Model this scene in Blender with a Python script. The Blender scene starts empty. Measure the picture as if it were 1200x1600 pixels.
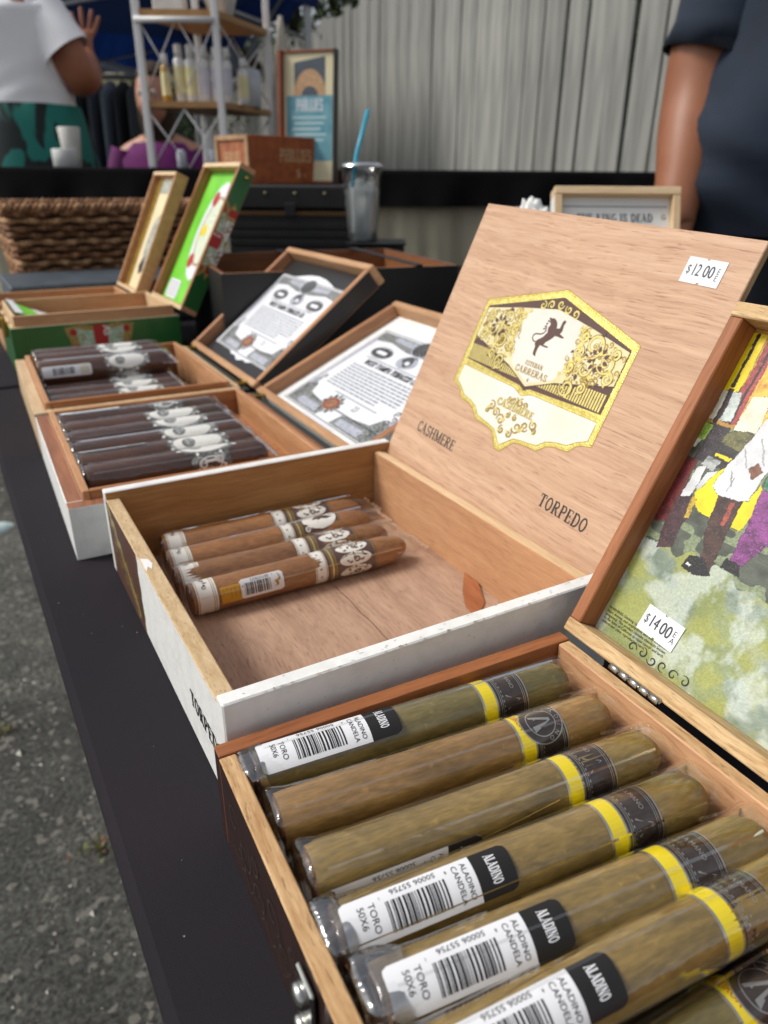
import bpy, bmesh, math, random
import numpy as np
from mathutils import Vector, Matrix
from mathutils.geometry import tessellate_polygon
random.seed(7); rng=np.random.RandomState(5)
R_=math.radians
scene=bpy.context.scene
# ------------------------------------------------------------------ camera
FPX,YAW,PITCH,ROLL,CAMH=1135.6,R_(30.5887),R_(24.7265),R_(.4777),.2466951
def cam_axes():
    cy,sy,cp,sp=math.cos(YAW),math.sin(YAW),math.cos(PITCH),math.sin(PITCH)
    f=Vector((sy*cp,cy*cp,-sp)); r=Vector((cy,-sy,0)); u=r.cross(f)
    c,s=math.cos(ROLL),math.sin(ROLL)
    return c*r+s*u, -s*r+c*u, f
RX,UX,FX=cam_axes()
FH=Vector((math.sin(YAW),math.cos(YAW),0)); RH=Vector((math.cos(YAW),-math.sin(YAW),0))
cd=bpy.data.cameras.new('camera'); cam=bpy.data.objects.new('camera',cd); scene.collection.objects.link(cam)
m=Matrix.Identity(4)
for i in range(3): m[i][0]=RX[i]; m[i][1]=UX[i]; m[i][2]=-FX[i]
m[2][3]=CAMH; cam.matrix_world=m
cd.sensor_fit='VERTICAL'; cd.sensor_height=24; cd.lens=24*FPX/1600
cd.clip_start=.01; cd.clip_end=300
cd.dof.use_dof=True; cd.dof.focus_distance=.315; cd.dof.aperture_fstop=7.5
scene.camera=cam
scene.render.resolution_x=768; scene.render.resolution_y=1024
# ------------------------------------------------------------------ light
w=bpy.data.worlds.new('World'); scene.world=w; w.use_nodes=True
nt=w.node_tree; nt.nodes.clear()
sky=nt.nodes.new('ShaderNodeTexSky'); sky.sky_type='NISHITA'; sky.sun_disc=False
SUN_EL,SUN_AZ=R_(48),R_(-62)      # azimuth clockwise from +Y (minus = to the left)
sky.sun_elevation=SUN_EL; sky.sun_rotation=SUN_AZ
sky.dust_density=3.0; sky.air_density=1.0; sky.ozone_density=1.0
hsv=nt.nodes.new('ShaderNodeHueSaturation'); hsv.inputs['Saturation'].default_value=.32
bg=nt.nodes.new('ShaderNodeBackground'); bg.inputs[1].default_value=.135
out=nt.nodes.new('ShaderNodeOutputWorld')
nt.links.new(sky.outputs[0],hsv.inputs['Color']); nt.links.new(hsv.outputs[0],bg.inputs[0]); nt.links.new(bg.outputs[0],out.inputs[0])
sd=bpy.data.lights.new('sun','SUN'); sd.energy=2.3; sd.angle=R_(18); sd.color=(1,.96,.9)
so=bpy.data.objects.new('sun',sd); scene.collection.objects.link(so)
sdir=Vector((math.sin(SUN_AZ)*math.cos(SUN_EL),math.cos(SUN_AZ)*math.cos(SUN_EL),math.sin(SUN_EL)))
so.rotation_euler=sdir.to_track_quat('Z','Y').to_euler()
scene.view_settings.view_transform='Standard'; scene.view_settings.look='None'
scene.view_settings.exposure=0.05; scene.view_settings.gamma=1
# ------------------------------------------------------------------ helpers
GZ=-.74
def at(px,py,dh):
    """a point of the place: horizontal distance dh ahead, on the sight line measured in the photograph"""
    d=FX+(px-600)/FPX*RX-(py-800)/FPX*UX
    return Vector((0,0,CAMH))+d*(dh/d.dot(FH))
def gz(dh): return GZ+.12*max(0,min(1,(dh-1.6)/.9))      # the lot rises slightly behind the display
def link(o,parent=None):
    scene.collection.objects.link(o)
    if parent is not None: o.parent=parent
    return o
def thing(name,label,cat,loc=(0,0,0),rz=0,group=None,mat=None):
    o=bpy.data.objects.new(name,None); o.empty_display_size=.02; link(o)
    if mat is not None: o.matrix_world=mat
    else: o.location=loc; o.rotation_euler=(0,0,rz)
    o['label']=label; o['category']=cat
    if group: o['group']=group
    return o
def tag(o,label=None,cat=None,group=None,kind=None):
    if label: o['label']=label
    if cat: o['category']=cat
    if group: o['group']=group
    if kind: o['kind']=kind
    return o
def hx(s):
    c=[int(s[i:i+2],16)/255 for i in (0,2,4)]
    return tuple((x/12.92 if x<=.04045 else ((x+.055)/1.055)**2.4) for x in c)
def newmat(name):
    m=bpy.data.materials.new(name); m.use_nodes=True; n=m.node_tree
    b=n.nodes['Principled BSDF']; return m,n,b
def mat(name,col,rough=.6,metal=0,var=.12,vs=40,bump=0,bs=200,col2=None,stretch=(1,1,1),spec=.5,detail=4,coord='Object',coat=0,rnd=0,sheen=0,lo=.35,hi=.65):
    m,n,b=newmat(name)
    if isinstance(col,str): col=hx(col)
    if isinstance(col2,str): col2=hx(col2)
    if col2 is None: col2=tuple(max(0,c*(1-var)) for c in col)
    tc=n.nodes.new('ShaderNodeTexCoord'); mp=n.nodes.new('ShaderNodeMapping'); mp.inputs['Scale'].default_value=stretch
    n.links.new(tc.outputs[coord],mp.inputs[0])
    no=n.nodes.new('ShaderNodeTexNoise'); no.inputs['Scale'].default_value=vs; no.inputs['Detail'].default_value=detail
    n.links.new(mp.outputs[0],no.inputs['Vector'])
    cr=n.nodes.new('ShaderNodeValToRGB'); cr.color_ramp.elements[0].position=lo; cr.color_ramp.elements[1].position=hi
    cr.color_ramp.elements[0].color=(*col,1); cr.color_ramp.elements[1].color=(*col2,1)
    n.links.new(no.outputs[0],cr.inputs[0]); last=cr.outputs[0]
    if rnd:
        oi=n.nodes.new('ShaderNodeObjectInfo'); hs=n.nodes.new('ShaderNodeHueSaturation')
        mr=n.nodes.new('ShaderNodeMapRange'); mr.inputs[3].default_value=1-rnd; mr.inputs[4].default_value=1+rnd
        n.links.new(oi.outputs['Random'],mr.inputs[0]); n.links.new(mr.outputs[0],hs.inputs['Value']); n.links.new(last,hs.inputs['Color']); last=hs.outputs[0]
    n.links.new(last,b.inputs['Base Color'])
    b.inputs['Roughness'].default_value=rough; b.inputs['Metallic'].default_value=metal; b.inputs['Specular IOR Level'].default_value=spec
    b.inputs['Coat Weight'].default_value=coat; b.inputs['Coat Roughness'].default_value=.08
    if sheen: b.inputs['Sheen Weight'].default_value=sheen
    if bump:
        n2=n.nodes.new('ShaderNodeTexNoise'); n2.inputs['Scale'].default_value=bs; n2.inputs['Detail'].default_value=5
        n.links.new(mp.outputs[0],n2.inputs['Vector'])
        bp=n.nodes.new('ShaderNodeBump'); bp.inputs['Strength'].default_value=bump; bp.inputs['Distance'].default_value=.001
        n.links.new(n2.outputs[0],bp.inputs['Height']); n.links.new(bp.outputs[0],b.inputs['Normal'])
    return m
def wood(name,c1,c2,axis='x',fine=900,coarse=60,pore=None,rough=.55,pamt=.5,bump=.25,squash=14,spec=.4,wob=.012):
    """veneer: long fibres along `axis`, slow colour drift, short dark pores"""
    m,n,b=newmat(name)
    if isinstance(c1,str): c1=hx(c1)
    if isinstance(c2,str): c2=hx(c2)
    pore=hx(pore) if isinstance(pore,str) else tuple(c*.35 for c in c2)
    L=n.links.new
    tc=n.nodes.new('ShaderNodeTexCoord'); src=tc.outputs['Object']
    # wobble
    nw=n.nodes.new('ShaderNodeTexNoise'); nw.inputs['Scale'].default_value=14; nw.inputs['Detail'].default_value=2
    L(src,nw.inputs['Vector'])
    vm=n.nodes.new('ShaderNodeVectorMath'); vm.operation='MULTIPLY_ADD'; vm.inputs[1].default_value=(wob,wob,wob)
    L(nw.outputs['Color'],vm.inputs[0]); L(src,vm.inputs[2])
    def mapped(sc):
        mp=n.nodes.new('ShaderNodeMapping'); s=[1,1,1]; s['xyz'.index(axis)]=1/squash; mp.inputs['Scale'].default_value=s
        L(vm.outputs[0],mp.inputs[0]); no=n.nodes.new('ShaderNodeTexNoise'); no.inputs['Scale'].default_value=sc; no.inputs['Detail'].default_value=5; no.inputs['Roughness'].default_value=.6
        L(mp.outputs[0],no.inputs['Vector']); return no
    a=mapped(coarse); f=mapped(fine)
    mx=n.nodes.new('ShaderNodeMath'); mx.operation='MULTIPLY_ADD'; mx.inputs[1].default_value=.45; L(f.outputs[0],mx.inputs[0]); 
    ml=n.nodes.new('ShaderNodeMath'); ml.operation='MULTIPLY'; ml.inputs[1].default_value=.55; L(a.outputs[0],ml.inputs[0]); L(ml.outputs[0],mx.inputs[2])
    cr=n.nodes.new('ShaderNodeValToRGB'); cr.color_ramp.elements[0].position=.38; cr.color_ramp.elements[1].position=.62
    cr.color_ramp.elements[0].color=(*c1,1); cr.color_ramp.elements[1].color=(*c2,1); L(mx.outputs[0],cr.inputs[0])
    p=mapped(fine*1.7); pr=n.nodes.new('ShaderNodeValToRGB'); pr.color_ramp.elements[0].position=.57; pr.color_ramp.elements[1].position=.68
    pr.color_ramp.elements[0].color=(0,0,0,1); pr.color_ramp.elements[1].color=(pamt,)*3+(1,); L(p.outputs[0],pr.inputs[0])
    mi=n.nodes.new('ShaderNodeMixRGB'); L(pr.outputs[0],mi.inputs[0]); L(cr.outputs[0],mi.inputs[1]); mi.inputs[2].default_value=(*pore,1)
    L(mi.outputs[0],b.inputs['Base Color']); b.inputs['Roughness'].default_value=rough; b.inputs['Specular IOR Level'].default_value=spec
    bp=n.nodes.new('ShaderNodeBump'); bp.inputs['Strength'].default_value=bump; bp.inputs['Distance'].default_value=.0004; bp.invert=True
    L(pr.outputs[0],bp.inputs['Height']); L(bp.outputs[0],b.inputs['Normal'])
    return m
def meshobj(name,verts,faces,mats,parent=None,mi=None,smooth=False):
    me=bpy.data.meshes.new(name); me.from_pydata([tuple(v) for v in verts],[],faces); 
    if not isinstance(mats,(list,tuple)): mats=[mats]
    for x in mats: me.materials.append(x)
    if mi is not None: me.polygons.foreach_set('material_index',mi)
    if smooth: me.polygons.foreach_set('use_smooth',[True]*len(me.polygons))
    me.update(); o=bpy.data.objects.new(name,me); return link(o,parent)
def bmobj(name,bm,mats,parent=None,smooth=False):
    me=bpy.data.meshes.new(name); bm.normal_update(); bm.to_mesh(me); bm.free()
    if not isinstance(mats,(list,tuple)): mats=[mats]
    for x in mats: me.materials.append(x)
    if smooth:
        for p in me.polygons: p.use_smooth=True
    o=bpy.data.objects.new(name,me); return link(o,parent)
def board(name,x0,x1,y0,y1,z0,z1,mt,parent=None,bev=.0005,faces=None,seg=1):
    """a bevelled board; faces = {'-x':material,...} paints single sides"""
    bm=bmesh.new(); bmesh.ops.create_cube(bm,size=1)
    for v in bm.verts: v.co=Vector((x0+(v.co.x+.5)*(x1-x0),y0+(v.co.y+.5)*(y1-y0),z0+(v.co.z+.5)*(z1-z0)))
    if bev: bmesh.ops.bevel(bm,geom=list(bm.edges),offset=bev,segments=seg,affect='EDGES',profile=.7)
    bm.normal_update(); mats=[mt]
    if faces:
        ax={'+x':(1,0,0),'-x':(-1,0,0),'+y':(0,1,0),'-y':(0,-1,0),'+z':(0,0,1),'-z':(0,0,-1)}
        for k,mm in faces.items():
            mats.append(mm)
            for f in bm.faces:
                if f.normal.dot(Vector(ax[k]))>.95: f.material_index=len(mats)-1
    return bmobj(name,bm,mats,parent)
def tube(name,pts,r,mt,parent=None,seg=8,caps=True,closed=False):
    """round bar through pts; r a number or list"""
    V=[];F=[];n=len(pts); pts=[Vector(p) for p in pts]
    rr=r if isinstance(r,(list,tuple)) else [r]*n
    up=None
    for i,p in enumerate(pts):
        if closed: t=(pts[(i+1)%n]-pts[i-1])
        else: t=(pts[min(i+1,n-1)]-pts[max(i-1,0)])
        t.normalize()
        if up is None: up=Vector((0,0,1)) if abs(t.z)<.9 else Vector((1,0,0))
        a=t.cross(up); 
        if a.length<1e-6: a=t.orthogonal()
        a.normalize(); b2=a.cross(t); up=b2
        for k in range(seg):
            an=2*math.pi*k/seg; V.append(p+a*math.cos(an)*rr[i]+b2*math.sin(an)*rr[i])
    for i in range(n if closed else n-1):
        for k in range(seg):
            j=(i+1)%n; F.append((i*seg+k,i*seg+(k+1)%seg,j*seg+(k+1)%seg,j*seg+k))
    if caps and not closed: F.append(tuple(range(seg))[::-1]); F.append(tuple((n-1)*seg+k for k in range(seg)))
    if name is None: return V,F
    return meshobj(name,V,F,mt,parent,smooth=True)
def loft(name,rings,mt,parent=None,seg=24,cap=True,fold=0,fs=5):
    """rings: (centre, rx, ry[, axis_x, axis_y]) -> smooth tube of elliptical sections"""
    V=[];F=[]
    for ri,rg in enumerate(rings):
        c,rx,ry=rg[:3]; ax=Vector(rg[3]) if len(rg)>3 else Vector((1,0,0)); ay=Vector(rg[4]) if len(rg)>4 else Vector((0,1,0)); c=Vector(c)
        for k in range(seg):
            a=2*math.pi*k/seg; w_=1+fold*math.sin(fs*a+ri*.9)*math.sin(ri*1.7+a*2)
            V.append(c+ax*math.cos(a)*rx*w_+ay*math.sin(a)*ry*w_)
    n=len(rings)
    for i in range(n-1):
        for k in range(seg): F.append((i*seg+k,i*seg+(k+1)%seg,(i+1)*seg+(k+1)%seg,(i+1)*seg+k))
    if cap: F.append(tuple(range(seg))[::-1]); F.append(tuple((n-1)*seg+k for k in range(seg)))
    return meshobj(name,V,F,mt,parent,smooth=True)
def subsurf(o,lv=1):
    md=o.modifiers.new('s','SUBSURF'); md.levels=lv; md.render_levels=lv; return o
# ------------------------------------------------------------------ flat print: lettering and artwork
_tc={}
def sans(ch_string):
    if ch_string in _tc: return _tc[ch_string]
    cu=bpy.data.curves.new('t','FONT'); cu.body=ch_string; cu.size=1; cu.resolution_u=3; cu.fill_mode='FRONT'
    ob=bpy.data.objects.new('t',cu); scene.collection.objects.link(ob); bpy.context.view_layer.update()
    dg=bpy.context.evaluated_depsgraph_get(); me=ob.evaluated_get(dg).to_mesh()
    V=[(v.co.x,v.co.y) for v in me.vertices]; F=[tuple(p.vertices) for p in me.polygons]
    wd=max([v[0] for v in V],default=.3); ob.evaluated_get(dg).to_mesh_clear()
    bpy.data.objects.remove(ob); bpy.data.curves.remove(cu)
    _tc[ch_string]=(V,F,wd); return _tc[ch_string]
T_,t_=.17,.075
G={ # slab-serif capitals: ('l',x0,y0,x1,y1,w) ('a',cx,cy,rx,ry,a0,a1,w); advance first
'A':(.74,[('l',.1,0,.35,1,t_),('l',.33,1,.6,0,T_),('l',.18,.32,.5,.32,t_),('s',.1,0,.22),('s',.61,0,.26),('l',.27,1,.4,1,t_)]),
'B':(.66,[('l',.17,0,.17,1,T_),('a',.33,.76,.2,.21,-90,90,.13),('l',.05,.97,.35,.97,t_),('l',.17,.53,.34,.53,t_),('a',.34,.28,.23,.25,-90,90,.14),('l',.05,.03,.36,.03,t_)]),
'C':(.66,[('a',.38,.5,.26,.46,50,310,.14),('l',.58,.62,.58,.98,t_),('l',.58,.02,.58,.36,t_)]),
'D':(.72,[('l',.17,0,.17,1,T_),('a',.32,.5,.3,.46,-90,90,.14),('l',.05,.97,.34,.97,t_),('l',.05,.03,.34,.03,t_)]),
'E':(.62,[('l',.17,0,.17,1,T_),('l',.05,.96,.54,.96,t_),('l',.17,.52,.42,.52,t_),('l',.05,.04,.54,.04,t_),('l',.54,.76,.54,1,t_),('l',.54,0,.54,.25,t_),('l',.42,.42,.42,.63,t_)]),
'H':(.78,[('l',.17,0,.17,1,T_),('l',.61,0,.61,1,T_),('l',.17,.52,.61,.52,t_),('s',.17,0,.3),('s',.17,1,.3),('s',.61,0,.3),('s',.61,1,.3)]),
'I':(.36,[('l',.17,0,.17,1,T_),('s',.17,0,.32),('s',.17,1,.32)]),
'L':(.6,[('l',.17,0,.17,1,T_),('l',.04,.04,.54,.04,t_),('l',.54,0,.54,.28,t_),('s',.17,1,.32)]),
'M':(.92,[('l',.13,0,.13,1,t_),('l',.14,1,.45,.05,T_),('l',.45,.05,.75,1,t_),('l',.76,0,.76,1,T_),('s',.13,0,.24),('s',.76,0,.3),('s',.12,1,.24),('s',.79,1,.24)]),
'N':(.78,[('l',.15,0,.15,1,t_),('l',.15,1,.6,0,T_),('l',.61,0,.61,1,t_),('s',.15,0,.26),('s',.14,1,.24),('s',.61,1,.26)]),
'O':(.7,[('a',.34,.5,.25,.46,0,360,.14)]),
'P':(.64,[('l',.17,0,.17,1,T_),('a',.33,.73,.22,.24,-90,90,.13),('l',.05,.97,.35,.97,t_),('l',.17,.5,.34,.5,t_),('s',.17,0,.32)]),
'R':(.72,[('l',.17,0,.17,1,T_),('a',.33,.75,.21,.22,-90,90,.13),('l',.05,.97,.35,.97,t_),('l',.17,.53,.34,.53,t_),('l',.34,.53,.58,.02,.15),('s',.17,0,.3),('s',.62,0,.18)]),
'S':(.6,[('a',.3,.73,.19,.22,20,270,.13),('a',.3,.27,.2,.23,-160,90,.14),('l',.5,.68,.5,.96,t_),('l',.09,.04,.09,.32,t_)]),
'T':(.66,[('l',.32,0,.32,1,T_),('l',.04,.96,.6,.96,t_),('l',.05,.72,.05,1,t_),('l',.59,.72,.59,1,t_),('s',.32,0,.32)]),
'V':(.72,[('l',.1,1,.36,0,T_),('l',.36,0,.6,1,t_),('s',.1,1,.26),('s',.61,1,.22)]),
'W':(1.0,[('l',.1,1,.28,0,T_),('l',.28,0,.48,.9,t_),('l',.46,.9,.66,0,T_),('l',.66,0,.86,1,t_),('s',.1,1,.26),('s',.87,1,.22),('s',.46,.95,.2)]),
'G':(.7,[('a',.38,.5,.26,.46,50,330,.14),('l',.6,.04,.6,.45,.12),('l',.44,.45,.68,.45,t_)]),
'K':(.74,[('l',.17,0,.17,1,T_),('l',.2,.45,.58,1,t_),('l',.28,.55,.6,0,.15),('s',.17,0,.3),('s',.17,1,.3),('s',.62,0,.22)]),
'.':(.3,[('l',.12,0,.12,.14,.14)]),' ':(.35,[]),
}
class Print:
    """collects flat ink shapes in label coordinates (u,v) metres; build() lays them on a surface"""
    def __init__(s): s.V=[];s.F=[];s.M=[];s.mats=[]
    def mi(s,m):
        if m not in s.mats: s.mats.append(m)
        return s.mats.index(m)
    def add(s,pts,faces,m,layer):
        b=len(s.V); s.V+=[(p[0],p[1],layer) for p in pts]; k=s.mi(m)
        for f in faces: s.F.append(tuple(b+i for i in f)); s.M.append(k)
    def poly(s,pts,m,layer=0):
        tr=tessellate_polygon([[Vector((p[0],p[1],0)) for p in pts]]); fs=[]
        for f in tr:
            a,b,c=[pts[i] for i in f]
            if (b[0]-a[0])*(c[1]-a[1])-(b[1]-a[1])*(c[0]-a[0])<0: f=(f[0],f[2],f[1])
            fs.append(tuple(f))
        s.add(pts,fs,m,layer)
    def scan(s,pts,m,layer=0,n=12):
        """convex outline as thin strips (bends well round a cylinder)"""
        v0=min(p[1] for p in pts);v1=max(p[1] for p in pts); P=[];F=[]
        for k in range(n+1):
            v=v0+(v1-v0)*(k/n); vv=min(max(v,v0+1e-7),v1-1e-7); us=[]
            for i in range(len(pts)):
                a,b=pts[i],pts[(i+1)%len(pts)]
                if (a[1]-vv)*(b[1]-vv)<=0 and a[1]!=b[1]: us.append(a[0]+(b[0]-a[0])*(vv-a[1])/(b[1]-a[1]))
            if not us: us=[0]
            P+=[(min(us),v),(max(us),v)]
        for k in range(n): F.append((2*k,2*k+1,2*k+3,2*k+2))
        s.add(P,F,m,layer)
    def rect(s,u0,u1,v0,v1,m,layer=0,n=1): s.scan([(u0,v0),(u1,v0),(u1,v1),(u0,v1)],m,layer,n)
    def rrect(s,u0,u1,v0,v1,r,m,layer=0,n=14):
        P=[]
        for cx,cy,a0 in ((u1-r,v1-r,0),(u0+r,v1-r,90),(u0+r,v0+r,180),(u1-r,v0+r,270)):
            for k in range(5): a=R_(a0+k*22.5); P.append((cx+r*math.cos(a),cy+r*math.sin(a)))
        s.scan(P,m,layer,n)
    def ell(s,cu,cv,ru,rv,m,layer=0,n=14,seg=28): s.scan([(cu+ru*math.cos(2*math.pi*k/seg),cv+rv*math.sin(2*math.pi*k/seg)) for k in range(seg)],m,layer,n)
    def rib(s,pts,w_,m,layer=0,closed=False):
        n=len(pts);P=[];F=[]
        ws=w_ if isinstance(w_,(list,tuple)) else [w_]*n
        for i in range(n):
            if closed: a,b=pts[i-1],pts[(i+1)%n]
            else: a,b=pts[max(i-1,0)],pts[min(i+1,n-1)]
            dx,dy=b[0]-a[0],b[1]-a[1]; l=math.hypot(dx,dy) or 1; nx,ny=-dy/l*ws[i]/2,dx/l*ws[i]/2
            P+=[(pts[i][0]-nx,pts[i][1]-ny),(pts[i][0]+nx,pts[i][1]+ny)]
        for i in range(n if closed else n-1):
            j=(i+1)%n; F.append((2*i,2*j,2*j+1,2*i+1))
        s.add(P,F,m,layer)
    def ring(s,cu,cv,ru,rv,w_,m,layer=0,seg=28): s.rib([(cu+ru*math.cos(2*math.pi*k/seg),cv+rv*math.sin(2*math.pi*k/seg)) for k in range(seg)],w_,m,layer,True)
    def tr(s,u,v,size,rot,sx):
        c,sn=math.cos(rot),math.sin(rot)
        return lambda x,y:(u+(x*sx*c-y*sn)*size,v+(x*sx*sn+y*c)*size)
    def text(s,st,u,v,size,m,layer=1,rot=0,sx=1,align='l',bold=0):
        """sans lettering, size = cap height"""
        V,F,wd=sans(st); k=size/.69
        off={'l':0,'c':-wd/2,'r':-wd}[align]; f=s.tr(u,v,k,rot,sx)
        for d in ([0] if not bold else [-bold,0,bold]): s.add([f(x+off+d,y) for x,y in V],F,m,layer+(abs(d)>0)*.02*(1 if d>0 else -1))
    def serif(s,st,u,v,size,m,layer=1,rot=0,sx=1,align='l',wt=1,gap=.03):
        wd=sum(G[c][0]+gap for c in st); x=-wd/2 if align=='c' else 0
        f0=s.tr(u,v,size,rot,sx)
        for c in st:
            for g in G[c][1]:
                if g[0]=='l': pts=[(g[1],g[2]),(g[3],g[4])]; w_=g[5]*wt
                elif g[0]=='s': pts=[(g[1]-g[3]/2,g[2]+(.035 if g[2]<.5 else -.035)),(g[1]+g[3]/2,g[2]+(.035 if g[2]<.5 else -.035))]; w_=.07*wt
                else:
                    n=max(4,int(abs(g[6]-g[5])/22)); pts=[(g[1]+g[3]*math.cos(R_(g[5]+(g[6]-g[5])*k/n)),g[2]+g[4]*math.sin(R_(g[5]+(g[6]-g[5])*k/n))) for k in range(n+1)]; w_=g[7]*wt
                n=len(pts);P=[];F=[]
                for i in range(n):
                    a,b=pts[max(i-1,0)],pts[min(i+1,n-1)]; dx,dy=b[0]-a[0],b[1]-a[1]; l=math.hypot(dx,dy) or 1; nx,ny=-dy/l*w_/2,dx/l*w_/2
                    P+=[f0(x+pts[i][0]-nx,pts[i][1]-ny),f0(x+pts[i][0]+nx,pts[i][1]+ny)]
                for i in range(n-1): F.append((2*i,2*i+2,2*i+3,2*i+1))
                s.add(P,F,m,layer)
            x+=G[c][0]+gap
        return wd*size*sx
    def spiral(s,cu,cv,r,turns,a0,w_,m,layer=1,cw=1,r0=.12,n=26):
        pts=[];ws=[]
        for k in range(n+1):
            t=k/n; a=a0+cw*turns*2*math.pi*t; rr=r*(1-(1-r0)*t); pts.append((cu+rr*math.cos(a),cv+rr*math.sin(a))); ws.append(w_*(.45+.9*math.sin(math.pi*min(1,t*1.1+.05))))
        s.rib(pts,ws,m,layer)
    def leaf(s,u,v,l,w_,a,m,layer=1):
        c,sn=math.cos(a),math.sin(a); P=[(0,0),(.3,.5),(.6,.42),(1,0),(.6,-.42),(.3,-.5)]
        s.poly([(u+x*l*c-y*w_*sn,v+x*l*sn+y*w_*c) for x,y in P],m,layer)
    def build(s,name,parent,fn,step=.00006):
        V=[fn(u,v,l*step) for u,v,l in s.V]
        return meshobj(name,V,s.F,s.mats,parent,mi=s.M)
def flat(u,v,h): return (u,v,h)
def planemap(O,U,V,N=None):
    O,U,V=Vector(O),Vector(U),Vector(V); N=Vector(N) if N else U.cross(V)
    return lambda u,v,h:O+U*u+V*v+N*h
def cyl(R,rollang=0,x0=0,z0=0):
    """wrap round a cigar lying along x: u along it, v round it from the top towards +y"""
    def f(u,v,h):
        a=v/R+rollang; return (x0+u,(R+h)*math.sin(a),z0+(R+h)*math.cos(a))
    return f
# ------------------------------------------------------------------ materials
white_paint=mat('white_paint','e9e9e6',rough=.45,col2='dcdcd8',vs=90,bump=.35,bs=260,lo=.45,hi=.75)
raw_end=wood('raw_fibre_wood','cdb48f','b4966c','y',fine=520,coarse=160,squash=3.5,pamt=.55,rough=.8,pore='7d6242')
raw_ply=wood('raw_plywood_edge','d0ad80','a87f52','y',fine=700,coarse=260,squash=9,pamt=.55,rough=.8,pore='6b4526',bump=.6)
raw_ply_x=wood('raw_plywood_edge_across','d6b98c','b08a5c','x',fine=700,coarse=260,squash=9,pamt=.5,rough=.8,pore='6b4526',bump=.6)
cedar_x=wood('cedar_along','c0945f','a67a48','x',fine=620,coarse=110,squash=16,pamt=.35,pore='70451f',rough=.6)
cedar_y=wood('cedar_across','cc9c72','b38460','y',fine=620,coarse=110,squash=16,pamt=.35,pore='70451f',rough=.6)
cedar_red_x=wood('red_cedar_along','a0643c','80492a','x',fine=560,coarse=90,squash=16,pamt=.35,pore='4a2410',rough=.5)
cedar_red_y=wood('red_cedar_across','a76b42','87502f','y',fine=560,coarse=90,squash=16,pamt=.35,pore='4a2410',rough=.5)
okoume=wood('okoume_veneer','cfab8c','b58e70','x',fine=640,coarse=140,squash=26,pamt=.7,pore='8f6048',rough=.5,bump=.3,wob=.009)
okoume_y=wood('okoume_floor','bb9a82','9c7c66','y',fine=620,coarse=75,squash=11,pamt=.55,pore='6a4236',rough=.6)
pale_wood=wood('pale_basswood','e2c9a4','cdb088','x',fine=500,coarse=90,squash=14,pamt=.2,rough=.6)
pale_wood_y=wood('pale_basswood_across','dfc39c','c9a97f','y',fine=500,coarse=90,squash=14,pamt=.2,rough=.6)
tan_wood=wood('tan_wood','c79a72','ae8058','x',fine=500,coarse=90,squash=14,pamt=.3,rough=.6)
cloth_black=mat('black_tablecloth',(.0155,.0145,.0185),rough=.9,col2=(.021,.0175,.0215),vs=6,bump=.35,bs=1800,spec=.15)
black_matte=mat('black_lacquer',(.011,.011,.012),rough=.38,var=.2)
black_ink=mat('black_ink',(.012,.011,.011),rough=.5,var=.1)
dark_lbl=mat('dark_brown_print',(.028,.013,.010),rough=.34,col2=(.036,.017,.013),vs=30,coat=.3)
paper_white=mat('white_paper','dcdee3',rough=.55,var=.03)
label_white=mat('white_label','e6e7ea',rough=.4,var=.02)
gold=mat('gold_foil','f2e08a',rough=.27,metal=.85,col2='dcc768',vs=300,bump=.3,bs=900)
gold_print=mat('gold_print','ecd884',rough=.3,metal=.7,var=.2,vs=400)
gold_dark=mat('old_gold','a98c3e',rough=.45,metal=.4,var=.2,vs=500)
brown_print=mat('brown_print','573a30',rough=.45,var=.15)
cream_print=mat('cream_print','ddd4ac',rough=.42,col2='e4dfc8',vs=18)
silver=mat('silver_trim','c8c8c4',rough=.28,metal=.85,var=.1)
steel=mat('steel','b8b8b4',rough=.25,metal=1,var=.05)
brass=mat('brass','b8974a',rough=.3,metal=1,var=.1)
yellow_ink=mat('yellow_print','e6cf0c',rough=.4,var=.05)
yellow_lab=mat('amber_label','d39a1e',rough=.5,var=.08)
red_ink=mat('red_print','b02324',rough=.45,var=.1)
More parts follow.
